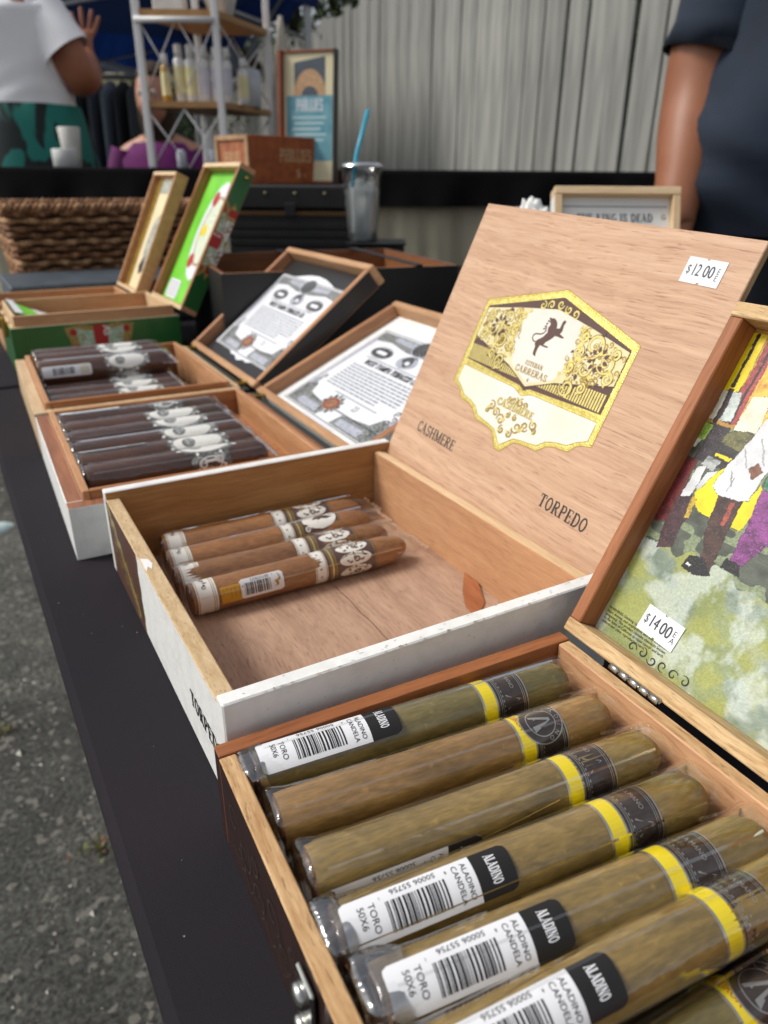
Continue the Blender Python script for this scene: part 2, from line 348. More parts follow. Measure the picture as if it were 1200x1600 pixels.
def leaf_mat(name,c1,c2,vein=.5,rough=.5):
    m,n,b=newmat(name); L=n.links.new; c1,c2=hx(c1),hx(c2)
    tc=n.nodes.new('ShaderNodeTexCoord'); oi=n.nodes.new('ShaderNodeObjectInfo')
    ad=n.nodes.new('ShaderNodeVectorMath'); ad.operation='ADD'; L(tc.outputs['Object'],ad.inputs[0]); 
    rs=n.nodes.new('ShaderNodeVectorMath'); rs.operation='SCALE'; rs.inputs[0].default_value=(3,7,5); L(oi.outputs['Random'],rs.inputs['Scale']); L(rs.outputs[0],ad.inputs[1])
    mp=n.nodes.new('ShaderNodeMapping'); mp.inputs['Scale'].default_value=(.22,1,1); mp.inputs['Rotation'].default_value=(0,0,.25); L(ad.outputs[0],mp.inputs[0])
    a=n.nodes.new('ShaderNodeTexNoise'); a.inputs['Scale'].default_value=80; a.inputs['Detail'].default_value=5; a.inputs['Distortion'].default_value=.6; L(mp.outputs[0],a.inputs['Vector'])
    f=n.nodes.new('ShaderNodeTexNoise'); f.inputs['Scale'].default_value=900; f.inputs['Detail'].default_value=4; L(mp.outputs[0],f.inputs['Vector'])
    cr=n.nodes.new('ShaderNodeValToRGB'); cr.color_ramp.elements[0].position=.33; cr.color_ramp.elements[1].position=.68
    cr.color_ramp.elements[0].color=(*c1,1); cr.color_ramp.elements[1].color=(*c2,1); L(a.outputs[0],cr.inputs[0])
    fr=n.nodes.new('ShaderNodeMapRange'); fr.inputs[1].default_value=.3; fr.inputs[2].default_value=.7; fr.inputs[3].default_value=.74; fr.inputs[4].default_value=1.2; L(f.outputs[0],fr.inputs[0])
    mr=n.nodes.new('ShaderNodeMapRange'); mr.inputs[3].default_value=.86; mr.inputs[4].default_value=1.14; L(oi.outputs['Random'],mr.inputs[0])
    mu=n.nodes.new('ShaderNodeMath'); mu.operation='MULTIPLY'; L(fr.outputs[0],mu.inputs[0]); L(mr.outputs[0],mu.inputs[1])
    # pale water spots and dark flecks of a natural leaf
    sp=n.nodes.new('ShaderNodeTexNoise'); sp.inputs['Scale'].default_value=230; sp.inputs['Detail'].default_value=3; L(ad.outputs[0],sp.inputs['Vector'])
    sr=n.nodes.new('ShaderNodeMapRange'); sr.inputs[1].default_value=.66; sr.inputs[2].default_value=.74; sr.inputs[3].default_value=0; sr.inputs[4].default_value=.22; L(sp.outputs[0],sr.inputs[0])
    sx=n.nodes.new('ShaderNodeMixRGB'); L(sr.outputs[0],sx.inputs[0]); L(cr.outputs[0],sx.inputs[1]); sx.inputs[2].default_value=(*[min(1,v*1.9+.01) for v in c2],1)
    hs=n.nodes.new('ShaderNodeHueSaturation'); L(mu.outputs[0],hs.inputs['Value']); L(sx.outputs[0],hs.inputs['Color']); L(hs.outputs[0],b.inputs['Base Color'])
    # veins running slantwise
    w_=n.nodes.new('ShaderNodeTexWave'); w_.inputs['Scale'].default_value=26; w_.inputs['Distortion'].default_value=5; w_.inputs['Detail'].default_value=3; w_.bands_direction='DIAGONAL'; L(ad.outputs[0],w_.inputs['Vector'])
    pw=n.nodes.new('ShaderNodeMath'); pw.operation='POWER'; pw.inputs[1].default_value=8; L(w_.outputs['Fac'],pw.inputs[0])
    sm=n.nodes.new('ShaderNodeMath'); sm.operation='MULTIPLY_ADD'; sm.inputs[1].default_value=vein; L(pw.outputs[0],sm.inputs[0]); L(a.outputs[0],sm.inputs[2])
    bp=n.nodes.new('ShaderNodeBump'); bp.inputs['Strength'].default_value=.8; bp.inputs['Distance'].default_value=.0009; L(sm.outputs[0],bp.inputs['Height']); L(bp.outputs[0],b.inputs['Normal'])
    b.inputs['Roughness'].default_value=rough; b.inputs['Specular IOR Level'].default_value=.45
    return m
leaf_green=leaf_mat('candela_leaf','665428','90763f')
leaf_olive=leaf_mat('olive_leaf','5a5128','786a3a')
leaf_tan=leaf_mat('tan_leaf','7c5c2c','a07a42')
leaf_brown=leaf_mat('natural_leaf','a26f3c','80532a',rough=.5)
leaf_dark=leaf_mat('maduro_leaf','3a2014','56301a',rough=.42)
filler=mat('filler_tobacco','8a6440',rough=.9,col2='4c3018',vs=900,bump=1,bs=1200)
def cello_mat(name='cellophane',k=1.7,base=.015,bs=62,dist=.0018):
    m=bpy.data.materials.new(name); m.use_nodes=True; n=m.node_tree; n.nodes.clear(); L=n.links.new
    o=n.nodes.new('ShaderNodeOutputMaterial'); t=n.nodes.new('ShaderNodeBsdfTransparent'); t.inputs[0].default_value=(.985,.985,.978,1)
    g=n.nodes.new('ShaderNodeBsdfGlossy'); g.inputs['Roughness'].default_value=.07; g.inputs['Color'].default_value=(1,1,1,1)
    mx=n.nodes.new('ShaderNodeMixShader'); fr=n.nodes.new('ShaderNodeFresnel'); fr.inputs[0].default_value=1.48
    tc=n.nodes.new('ShaderNodeTexCoord'); mp=n.nodes.new('ShaderNodeMapping'); mp.inputs['Scale'].default_value=(.22,1,1)
    oi=n.nodes.new('ShaderNodeObjectInfo'); ad=n.nodes.new('ShaderNodeVectorMath'); L(tc.outputs['Object'],ad.inputs[0]); L(oi.outputs['Location'],ad.inputs[1]); L(ad.outputs[0],mp.inputs[0])
    no=n.nodes.new('ShaderNodeTexNoise'); no.inputs['Scale'].default_value=bs; no.inputs['Detail'].default_value=3; no.inputs['Distortion'].default_value=.8; L(mp.outputs[0],no.inputs['Vector'])
    bp=n.nodes.new('ShaderNodeBump'); bp.inputs['Strength'].default_value=.8; bp.inputs['Distance'].default_value=dist; L(no.outputs[0],bp.inputs['Height'])
    L(bp.outputs[0],g.inputs['Normal']); L(bp.outputs[0],fr.inputs['Normal'])
    a=n.nodes.new('ShaderNodeMath'); a.operation='ADD'; a.use_clamp=True; a.inputs[1].default_value=base; ms=n.nodes.new('ShaderNodeMath'); ms.operation='MULTIPLY'; ms.inputs[1].default_value=k; L(fr.outputs[0],ms.inputs[0]); L(ms.outputs[0],a.inputs[0])
    ge=n.nodes.new('ShaderNodeNewGeometry'); bf=n.nodes.new('ShaderNodeMath'); bf.operation='SUBTRACT'; bf.inputs[0].default_value=1; (L(ge.outputs['Backfacing'],bf.inputs[1]) if base<.05 else setattr(bf.inputs[1],'default_value',0.0)); fm=n.nodes.new('ShaderNodeMath'); fm.operation='MULTIPLY'; L(a.outputs[0],fm.inputs[0]); L(bf.outputs[0],fm.inputs[1]); L(fm.outputs[0],mx.inputs[0]); L(t.outputs[0],mx.inputs[1]); L(g.outputs[0],mx.inputs[2]); L(mx.outputs[0],o.inputs[0])
    return m
cello=cello_mat()
sealm=cello_mat('sealed_cellophane',k=1.2,base=.20,bs=200,dist=.002)
seamm=cello_mat('cellophane_seam',k=1.5,base=.10,bs=100,dist=.001)
cello_soft=cello_mat('soft_cellophane',k=1.5,base=.0,dist=.0014)
cello_mid=cello_mat('thin_cellophane',k=1.3,dist=.0014)
# ------------------------------------------------------------------ ground
def ground():
    N=60; V=[];F=[]
    xs=[-60+120*(i/N) for i in range(N+1)]
    fine=sorted(set([round(a,3) for a in list(np.linspace(-60,60,25))+list(np.linspace(-3,6,19))]))
    for y in fine:
        for x in fine:
            dh=Vector((x,y,0)).dot(FH); V.append((x,y,gz(dh)))
    n=len(fine)
    for j in range(n-1):
        for i in range(n-1): F.append((j*n+i,j*n+i+1,(j+1)*n+i+1,(j+1)*n+i))
    m,nn,b=newmat('asphalt'); L=nn.links.new
    tc=nn.nodes.new('ShaderNodeTexCoord')
    a=nn.nodes.new('ShaderNodeTexNoise'); a.inputs['Scale'].default_value=5; a.inputs['Detail'].default_value=8; a.inputs['Roughness'].default_value=.7; L(tc.outputs['Object'],a.inputs['Vector'])
    v=nn.nodes.new('ShaderNodeTexVoronoi'); v.inputs['Scale'].default_value=95; L(tc.outputs['Object'],v.inputs['Vector'])
    f=nn.nodes.new('ShaderNodeTexNoise'); f.inputs['Scale'].default_value=130; f.inputs['Detail'].default_value=6; f.inputs['Roughness'].default_value=.7; L(tc.outputs['Object'],f.inputs['Vector'])
    cr=nn.nodes.new('ShaderNodeValToRGB'); e=cr.color_ramp.elements; e[0].position=.3; e[0].color=(.028,.029,.027,1); e[1].position=.72; e[1].color=(.125,.125,.113,1); L(a.outputs[0],cr.inputs[0])
    c2=nn.nodes.new('ShaderNodeValToRGB'); e=c2.color_ramp.elements; e[0].position=.36; e[0].color=(.22,.22,.22,1); e[1].position=.68; e[1].color=(2.3,2.3,2.2,1); L(f.outputs[0],c2.inputs[0])
    mu=nn.nodes.new('ShaderNodeMixRGB'); mu.blend_type='MULTIPLY'; mu.inputs[0].default_value=1; L(cr.outputs[0],mu.inputs[1]); L(c2.outputs[0],mu.inputs[2])
    # pale stones showing in the worn binder, brightened in colour for their highlights
    sep=nn.nodes.new('ShaderNodeSeparateColor'); L(v.outputs['Color'],sep.inputs[0]); gt=nn.nodes.new('ShaderNodeMath'); gt.operation='GREATER_THAN'; gt.inputs[1].default_value=.93; L(sep.outputs[0],gt.inputs[0])
    st=nn.nodes.new('ShaderNodeTexNoise'); st.inputs['Scale'].default_value=2.2; st.inputs['Detail'].default_value=4; st.inputs['Distortion'].default_value=1; L(tc.outputs['Object'],st.inputs['Vector'])
    sr=nn.nodes.new('ShaderNodeMapRange'); sr.inputs[1].default_value=.35; sr.inputs[2].default_value=.65; sr.inputs[3].default_value=.62; sr.inputs[4].default_value=1.35; L(st.outputs[0],sr.inputs[0])
    m3=nn.nodes.new('ShaderNodeVectorMath'); m3.operation='SCALE'; L(mu.outputs[0],m3.inputs[0]); L(sr.outputs[0],m3.inputs['Scale'])
    mm=nn.nodes.new('ShaderNodeMixRGB'); L(gt.outputs[0],mm.inputs[0]); L(m3.outputs[0],mm.inputs[1]); mm.inputs[2].default_value=(.22,.21,.18,1)
    L(mm.outputs[0],b.inputs['Base Color']); b.inputs['Roughness'].default_value=.8
    bp=nn.nodes.new('ShaderNodeBump'); bp.inputs['Strength'].default_value=1; bp.inputs['Distance'].default_value=.012; L(f.outputs[0],bp.inputs['Height']); L(bp.outputs[0],b.inputs['Normal'])
    tag(meshobj('ground',V,F,m),kind='structure')
    # loose stones, the pale ones brightened in colour for pebble highlights
    gm=[mat('stone_grey','6c6c66',rough=.8,rnd=.3),mat('stone_pale','d0ccbf',rough=.35,rnd=.3)]
    V=[];F=[];M=[]
    for i in range(4200):
        y=rng.uniform(.0,3.2); x=rng.uniform(-.75,.35); r=rng.uniform(.0015,.0046)*(1+1.2*(rng.rand()<.06)); b0=len(V)
        z=gz(Vector((x,y,0)).dot(FH))
        for d in ((1,0,0),(-1,0,0),(0,1,0),(0,-1,0),(0,0,1),(0,0,-.4)): V.append((x+d[0]*r*rng.uniform(.7,1.3),y+d[1]*r*rng.uniform(.7,1.3),z+max(-.001,d[2]*r*rng.uniform(.5,.9))))
        for q in ((0,2,4),(2,1,4),(1,3,4),(3,0,4),(2,0,5),(1,2,5),(3,1,5),(0,3,5)): F.append(tuple(b0+k for k in q)); M.append(int(rng.rand()<.22))
    tag(meshobj('gravel',V,F,gm,mi=M),'loose grey and pale grit scattered over the asphalt beside the table','gravel',kind='stuff')
ground()
def back(px,py,z):
    d=FX+(px-600)/FPX*RX-(py-800)/FPX*UX; o=Vector((0,0,CAMH)); return o+d*((z-CAMH)/d.z)
weed_g=mat('weed_green',(.13,.14,.03),rough=.6,var=.4,vs=60); weed_r=mat('weed_russet',(.16,.07,.03),rough=.7,var=.4,vs=60)
def weed(px,py,n,sp,label,seed):
    c=back(px,py,GZ); r=random.Random(seed); V=[];F=[];M=[]
    for i in range(n):
        a=r.uniform(0,6.28); d=abs(r.gauss(0,sp)); x,y=c.x+d*math.cos(a),c.y+d*math.sin(a); l=r.uniform(.004,.012); a2=r.uniform(0,6.28); w_=l*.28; t=r.uniform(.2,1)
        p=Vector((x,y,GZ)); dr=Vector((math.cos(a2),math.sin(a2),t)).normalized(); s=dr.cross(Vector((0,0,1))).normalized()*w_; b0=len(V)
        V+=[p,p+dr*l*.5+s,p+dr*l,p+dr*l*.5-s]; F.append((b0,b0+1,b0+2,b0+3)); M.append(int(r.random()<.3))
    tag(meshobj('weed',V,F,[weed_g,weed_r],mi=M),label,'weed')
weed(190,1283,110,.015,'yellowish green weed with russet tips growing in the asphalt left of the table',1)
weed(155,1325,60,.02,'straggly thin weed just below the greener clump on the asphalt',2)
weed(8,1142,50,.010,'small yellow weed at the left edge of the asphalt',3)
# pale blue bottle tip lying on the lot
bl=mat('pale_blue_plastic','cfe4e6',rough=.35,var=.1)
p=back(48,822,GZ+.02); q=back(-60,850,GZ+.03); d=(q-p)
bt=thing('plastic_bottle','pale blue plastic bottle lying on the asphalt at the left','bottle',(p.x,p.y,GZ))
dn=d.normalized(); off=p-Vector((p.x,p.y,GZ))
tube('body',[off+dn*s for s in (.03,.045,.07,.085,.20,.21)],[.018,.022,.033,.035,.035,.028],bl,bt,20)
tube('neck',[off+dn*s for s in (-.001,.001,.03)],[.0125,.015,.018],bl,bt,20)
# ------------------------------------------------------------------ tables and cloths
XE=.0135
leg_m=mat('grey_steel_leg','55565a',rough=.4,metal=.6); top_m=mat('table_plastic','c8c6bf',rough=.5)
def folding_table(x0,x1,y0,y1,label,clabel,yaw=0,origin=None,ztop=0,drop=.034,cat='tablecloth',cm=None):
    zg=GZ
    o=origin or Vector((0,0,0)); 
    t=thing('folding_table',label,'table',(o.x,o.y,zg),yaw,'folding display tables')
    H=ztop-zg
    board('table_top',x0+.012,x1-.012,y0+.012,y1-.012,H-.028,H-.006,top_m,t,.004)
    for sx in (x0+.34,x1-.12):
        for sy in (y0+.1,y1-.1): tube('leg',[(sx,sy,0),(sx,sy,H-.028)],.013,leg_m,t,10)
    # cloth: top with rounded hem, falling sides with soft folds
    V=[];F=[]; r=.004; per=[]
    nx=int((x1-x0)/.02)+1; ny=int((y1-y0)/.02)+1
    for i in range(nx): per.append((x0+(x1-x0)*i/nx,y0,0,-1))
    for i in range(ny): per.append((x1,y0+(y1-y0)*i/ny,1,0))
    for i in range(nx): per.append((x1-(x1-x0)*i/nx,y1,0,1))
    for i in range(ny): per.append((x0,y1-(y1-y0)*i/ny,-1,0))
    n=len(per)
    prof=[(-.008,0),(-r,0),(-r*.3,-r*.3),(0,-r),(0,-.012),(.0,-.020),(.0,-drop*.8),(-.0005,-drop),(-.002,-drop)]
    for k,(ox,oz) in enumerate(prof):
        for i,(x,y,dx,dy) in enumerate(per):
            amp=max(0,(-oz-.03))*.03; wv=amp*(math.sin(i*.21)+.4*math.sin(i*.47+2)-1.6)+oz*.035
            V.append((x+dx*(ox+wv),y+dy*(ox+wv),oz))
    for k in range(len(prof)-1):
        for i in range(n): F.append((k*n+i,k*n+(i+1)%n,(k+1)*n+(i+1)%n,(k+1)*n+i))
    F.append(tuple(range(n)))
    c=meshobj('tablecloth',V,F,cm or cloth_black); c.location=(o.x,o.y,ztop); c.rotation_euler=(0,0,yaw)
    tag(c,clabel,'tablecloth')
    return t
folding_table(XE,.93,-.80,1.02,'folding table under the near black cloth carrying the three front cigar boxes','smooth black tablecloth under the white cigar boxes, its edge beside the asphalt')
folding_table(XE,1.84,1.03,1.94,'folding table beyond the first one under the basket and the green box','black tablecloth under the wicker basket and the green cigar box')
V=[];F=[]
for i in range(120):
    x=rng.uniform(XE+.006,.20); y=rng.uniform(-.1,.85); l=rng.uniform(.0003,.0010); a=rng.uniform(0,6.28); w_=.00018 if rng.rand()<.6 else l*.5; b0=len(V)
    c,s_=math.cos(a),math.sin(a); V+=[(x,y,.0003),(x+c*l-s_*w_,y+s_*l+c*w_,.0005),(x+c*l*1.3,y+s_*l*1.3,.0003),(x+c*l+s_*w_,y+s_*l-c*w_,.0004)]; F.append((b0,b0+1,b0+2,b0+3))
tag(meshobj('lint',V,F,mat('lint','8c8a8c',rough=.9)),'pale lint and dust specks scattered on the black tablecloth','lint',kind='stuff')
# ------------------------------------------------------------------ generic lid / box builders
def lid_matrix(hx_,y,hz,th,ph=0):
    c,s=math.cos(th),math.sin(th); cp,sp=math.cos(ph),math.sin(ph)
    U=Vector((-sp*c,-cp,-sp*s)); V=Vector((cp*c,-sp,cp*s)); N=U.cross(V)
    m=Matrix.Identity(4)
    for i in range(3): m[i][0],m[i][1],m[i][2]=U[i],V[i],N[i]
    m[0][3],m[1][3],m[2][3]=hx_,y,hz
    return m
def frame_lid(root,M,Wd,L,depth,rw,panel_n,m_in,m_u,m_v,ext=None,panel_ext=None,back_t=.003,bev=.0006,bottom_front=None,top_front=None,recess=.0006):
    """open lid seen from inside: four rails and a panel; returns the panel (its rails are its sub-parts)"""
    p=board('lid_panel',rw,Wd-rw,rw,L-rw,panel_n-back_t,panel_n,panel_ext or m_in,root,.0003,{'+z':m_in}); p.matrix_basis=M
    e=ext
    kw=lambda k,extra=None:dict(([(k,e)] if e else [])+([('-z',e)] if e else [])+(list(extra.items()) if extra else []))
    board('lid_rail',0,Wd,0,rw,-depth,0,m_u,p,bev,kw('-y',{'+z':bottom_front} if bottom_front else None))
    board('lid_rail',0,Wd,L-rw,L,-depth,0,m_u,p,bev,kw('+y',{'+z':top_front} if top_front else None))
    board('lid_rail',0,rw,rw+recess*0+.0001,L-rw-.0001,-depth,-recess,m_v,p,bev,kw('-x'))
    board('lid_rail',Wd-rw,Wd,rw+.0001,L-rw-.0001,-depth,-recess,m_v,p,bev,kw('+x'))
    return p
def tray(root,W,D,H,wt,mL,mR,mN,mF,floor_t=.003,m_floor=None,Hs=(0,0,0,0),lift=0):
    """four walls and a floor; mX = (material, {face:mat}); Hs = height change L,R,N,F"""
    def b(x0,x1,y0,y1,dz,mm): return board('wall',x0,x1,y0,y1,lift,H+dz,mm[0],root,.0006,mm[1])
    b(0,wt,wt+.0001,D-wt-.0001,Hs[0],mL); b(W-wt,W,wt+.0001,D-wt-.0001,Hs[1],mR)
    b(0,W,0,wt,Hs[2],mN); b(0,W,D-wt,D,Hs[3],mF)
    board('floor_panel',wt+.0001,W-wt-.0001,wt+.0001,D-wt-.0001,lift,lift+floor_t,m_floor,root,0)
BEAD=None
def price_tag(parent,M,text,w_=.0235,h=.0140):
    P=Print(); n=7
    pts=[(0,0),(w_*.46,0),(w_*.47,.0008),(w_*.53,.0008),(w_*.54,0),(w_,0),(w_,h),(w_*.54,h),(w_*.53,h-.0008),(w_*.47,h-.0008),(w_*.46,h),(0,h)]
    P.poly(pts,label_white,2)
    g=mat('price_ink','3b3e48',rough=.6)
    P.text(text[0],w_*.06,h*.36,h*.34,g,3,sx=.72); P.text(text[1],w_*.20,h*.31,h*.46,g,3,sx=.62,bold=.02); P.text(text[2],w_*.50,h*.31,h*.46,g,3,sx=.74,bold=.02)
    P.text(text[3],w_*.83,h*.50,h*.22,g,3,sx=.9); P.text(text[4],w_*.83,h*.24,h*.22,g,3,sx=.9)
    o=P.build('price_tag',parent,flat); o.matrix_basis=M; return o
def rotz(a,x,y,z=0): return Matrix.Translation((x,y,z))@Matrix.Rotation(a,4,'Z')
# ------------------------------------------------------------------ cigars
def cigar_body(L,r,mats,parent,seed,headlen=.012,taper=.9,nseg=32):
    rd=np.random.RandomState(seed); V=[];F=[]; xs=[0,.0006]+list(np.linspace(.004,L-headlen,16))+[L-headlen+headlen*t for t in (.25,.5,.7,.85,.94,.985,1)]
    ph=rd.uniform(0,6,4); prof=[]
    for x in xs:
        rr=r*(1+.012*math.sin(x*60+ph[0])+.008*math.sin(x*150+ph[1]))
        if x<.001: rr*=.97
        t=(x-(L-headlen))/headlen
        if t>0: rr*=max(.02,(1-t**2.6))**.5*(1-.12*t)+0
        prof.append((x,rr))
    for x,rr in prof:
        for k in range(nseg):
            a=2*math.pi*k/nseg; q=rr*(1+.010*math.sin(2*a+ph[2])+.006*math.sin(3*a+x*80+ph[3])); V.append((x,q*math.sin(a),r+q*math.cos(a)))
    n=len(prof); M=[]
    for i in range(n-1):
        for k in range(nseg): F.append((i*nseg+k,i*nseg+(k+1)%nseg,(i+1)*nseg+(k+1)%nseg,(i+1)*nseg+k)); M.append(0)
    F.append(tuple((n-1)*nseg+k for k in range(nseg))); M.append(0)
    o=meshobj('wrapper_leaf',V,F,[mats[0]],parent,mi=M,smooth=True)
    VS=[];FS=[]; a0=rd.uniform(-.4,.9)
    for q in range(2):
        n0=len(VS); K=26
        for k in range(K+1):
            x=.003+(L*.60)*k/K; a=a0+q*3.2+x*(12 if q==0 else 11); x2=x+.0016
            VS+=[(x,(r*1.004)*math.sin(a),r+(r*1.004)*math.cos(a)),(x2,(r*1.028)*math.sin(a+.05),r+(r*1.028)*math.cos(a+.05)),(x2+.0003,(r*1.0)*math.sin(a+.07),r+(r*1.0)*math.cos(a+.07))]
        for k in range(K): FS+=[(n0+3*k,n0+3*k+3,n0+3*k+4,n0+3*k+1),(n0+3*k+1,n0+3*k+4,n0+3*k+5,n0+3*k+2)]
    meshobj('leaf_seam',VS,FS,mats[0],parent,smooth=True)
    # foot: bunched filler, a shallow bumpy disc
    V=[(0.0003,0,r)];F=[]
    for j,rr in enumerate((.35,.7,.96)):
        for k in range(16):
            a=2*math.pi*k/16; V.append((rd.uniform(-.0004,.0008)+(.0004 if j==2 else 0),r*rr*math.sin(a),r+r*rr*math.cos(a)))
    for k in range(16): F.append((0,1+k,1+(k+1)%16))
    for j in range(2):
        for k in range(16): F.append((1+j*16+k,1+(j+1)*16+k,1+(j+1)*16+(k+1)%16,1+j*16+(k+1)%16))
    meshobj('foot',V,F,filler,parent); return o
def cellophane(L,r,parent,seed,x0=-.0035,tail=.008,up=0.0,tailw=1.25,cm=None):
    rd=np.random.RandomState(seed+90); R=r*1.05; S=[]
    secs=[(x0,.93,.62,5),(x0+.0006,1.02,.86,4.5),(x0+.003,1.04,1.0,3.2),(x0+.008,1.02,1.02,2.3)]
    for x in np.linspace(.016,L-.018,9): secs.append((x,1.02,1.02,2.05))
    secs+=[(L-.010,1.04,1.03,2.2),(L-.003,1.08,.96,2.6),(L+tail*.25,1.15,.72,2.8),(L+tail*.6,1.2,.42,2.8),(L+tail,tailw,.12,3),(L+tail+.003,tailw*1.01,.04,3)]
    n=36;V=[];F=[]; ph=rd.uniform(0,6,6)
    for i,(x,a_,b_,e) in enumerate(secs):
        t=max(0,(x-(L-.01))/(tail+.01)); t0=max(0,1-(x-x0)/.012)
        for k in range(n):
            a=2*math.pi*k/n; c,s=math.cos(a),math.sin(a)
            y=math.copysign(abs(s)**(2/e),s)*R*a_; z=math.copysign(abs(c)**(2/e),c)*R*b_
            wr=1+(.004+.045*t+.02*t0)*math.sin(5*a+ph[0]+i*(.25+t))*math.sin(3*a+ph[1]+i*(.2+1.5*t))+.004*math.sin(9*a+i*.15+ph[2])
            if .1<t<1: wr*=1+.05*math.sin(7*a+ph[3])
            wr=max(wr,.975)
            V.append((x+.0009*math.sin(3*a+ph[4])*(t>.9),y*wr,max(R-.0+z*wr+up*t*t-(R-r)*.2,.0002)))
    m=len(secs)
    for i in range(m-1):
        for k in range(n): F.append(((i+1)*n+k,(i+1)*n+(k+1)%n,i*n+(k+1)%n,i*n+k))
    F.append(tuple(range(n))); F.append(tuple((m-1)*n+k for k in range(n))[::-1])
    co=meshobj('cellophane',V,F,cm or cello,parent,smooth=True)
    # heat-sealed end: a pinched strip with crinkled whitish edges, and the long overlap seam
    VS=[];FS=[]; xe_=L+tail+.0022; hw=tailw*R
    for q,(dx,dz) in enumerate(((-.0030,0),(0,0))):
        for k in range(17):
            y=-hw+2*hw*k/16; VS.append((xe_+dx+.0005*math.sin(k*1.9+ph[0]),y,R+up*(.7 if q==0 else 1)+.0007*math.sin(k*2.3+ph[1]+q)+.0002))
    for k in range(16): FS.append((k,k+1,18+k,17+k))
    n0=len(VS)
    for sg in (-1,1):
        for t in range(7):
            x=L-.012+(xe_-L+.012)*t/6; k=t/6; VS+=[(x,sg*(R*(1.03+.17*k)+ (hw-R*1.2)*k),R*(1.0)+up*k*k),(x,sg*(R*(.97+.15*k)+(hw-R*1.2)*k),R*1.0+up*k*k+.0014*(1-k*.6))]
        b=n0 if sg<0 else n0+14
        for t in range(6): FS.append((b+2*t,b+2*t+1,b+2*t+3,b+2*t+2))
    meshobj('end_seal',[(x,y,max(z,.0003)) for x,y,z in VS],FS,sealm,parent)
    VS=[];FS=[]; a0=ph[5]*.3-1.25
    for t in range(25):
        x=.004+(L-.012)*t/24
        for a_,dr in ((a0,.0002),(a0+.09,.0006)): VS.append((x,(R*1.02+dr)*math.sin(a_),R-(R-r)*.2+(R*1.02+dr)*math.cos(a_)))
    for t in range(24): FS.append((2*t,2*t+1,2*t+3,2*t+2))
    meshobj('overlap_seam',VS,FS,seamm,parent,smooth=True)
    return co
def barcode(P,u0,u1,v0,v1,m,layer,seed,cnt=None):
    r=random.Random(seed); u=u0
    while u<u1-.0002:
        w_=r.choice((.00028,.0003,.0005,.0008)) ; P.rect(u,min(u+w_,u1),v0,v1,m,layer,6); u+=w_+r.choice((.00028,.0003,.0005,.0007))
def label_a(parent,r,roll,tone=0,x0=0.001):
    """white barcode label with a black end"""
    P=Print(); L=.0585; h=.0150; R=r*1.05*1.04+.0004
    P.rrect(0,L,-h/2,h/2,.002,label_white,0,16)
    P.rrect(.0450,L+.00001,-h/2-.00001,h/2+.00001,.0022,black_ink,1,16); P.rect(.0450,.048,-h/2-.00001,h/2+.00001,black_ink,1.2,16)
    P.text('TORO',.0088,h*.30,.0021,black_ink,2,rot=-math.pi/2,sx=1.0); P.text('50X6',.0053,h*.30,.0021,black_ink,2,rot=-math.pi/2,sx=1.0)
    barcode(P,.0142,.0345,-h*.36,h*.22,black_ink,2,3)
    P.text('50006 55756',.0325,h*.43,.0017,black_ink,2,rot=math.pi,sx=1.22); P.text('8',.0362,h*.36,.0010,black_ink,2,rot=math.pi); P.text('1',.0133,h*.36,.0010,black_ink,2,rot=math.pi)
    P.text('ALADINO',.0412,h*.40,.0019,black_ink,2,rot=-math.pi/2,sx=.95); P.text('CANDELA',.0380,h*.40,.0019,black_ink,2,rot=-math.pi/2,sx=.95)
    P.serif('ALADINO',.0498,h*.36,.0036,label_white,3,rot=-math.pi/2,sx=.56,wt=1.15,gap=-.02)
    return P.build('barcode_label',parent,cyl(R,roll,x0,r))
band_dark=mat('band_brown_black',(.020,.012,.009),rough=.4,col2=(.038,.023,.018),vs=500)
def band_a(parent,r,roll,x0,style):
    P=Print(); C=2*math.pi*r
    P.rect(.0002,.0228,-C/2,C/2,silver,0,40)
    P.rect(.0012,.0070,-C/2,C/2,yellow_ink,1,40)
    P.rect(.0078,.0222,-C/2,C/2,band_dark,1,40)
    for u in (.0090,.0098,.0204,.0212): P.rib([(u,-C/2+C*k/40) for k in range(41)],.00022,silver,2)
    for k in range(30): P.rect(.0104,.0108,-C/2+C*k/30,-C/2+C*(k+.45)/30,silver,2.2,1)
    if style!='plain': P.text('JULIO R. EIROA',.0028,C*(.30 if style=='badge' else .42),.0026,red_ink,2,rot=-math.pi/2,sx=.80,bold=.012)
    if style=='badge':
        P.ring(.0130,0,.0092,.0092,.0006,silver,4,36); P.ell(.0130,0,.0090,.0090,band_dark,3,16); P.ring(.0130,0,.0062,.0062,.0004,silver,4,30)
        # ALADINO round the rim and the pyramid-shaped A inside
        for i,ch in enumerate('ALADINO'):
            a=R_(75-i*25); P.text(ch,.0130+.0068*math.cos(a)*1,.0068*math.sin(a),.0017,silver,5,rot=a-math.pi/2,sx=1,align='c')
        P.poly([(.0085,.0024),(.0085,.0036),(.0172,.0006),(.0172,-.0006)],silver,5); P.poly([(.0085,-.0040),(.0085,-.0014),(.0172,-.0006),(.0172,.0006)],silver,5); P.rect(.0102,.0110,-.002,.002,silver,5)
    else:
        P.text('HECHO A MANO',.0158,C*.24,.0018,silver,2,rot=-math.pi/2,sx=.95)
        P.text('FLOR DE TABACO',.0126,C*.24,.0013,gold_dark,2,rot=-math.pi/2,sx=.8)
        P.rib([(.0120,-.012),(.0186,-.009),(.0120,-.006)],.0006,silver,2)
    return P.build('band',parent,cyl(r*1.006+.0001,roll,x0,r))
foldm=cello_mat('folded_cellophane',k=1.0,base=.20,bs=160,dist=.0012)
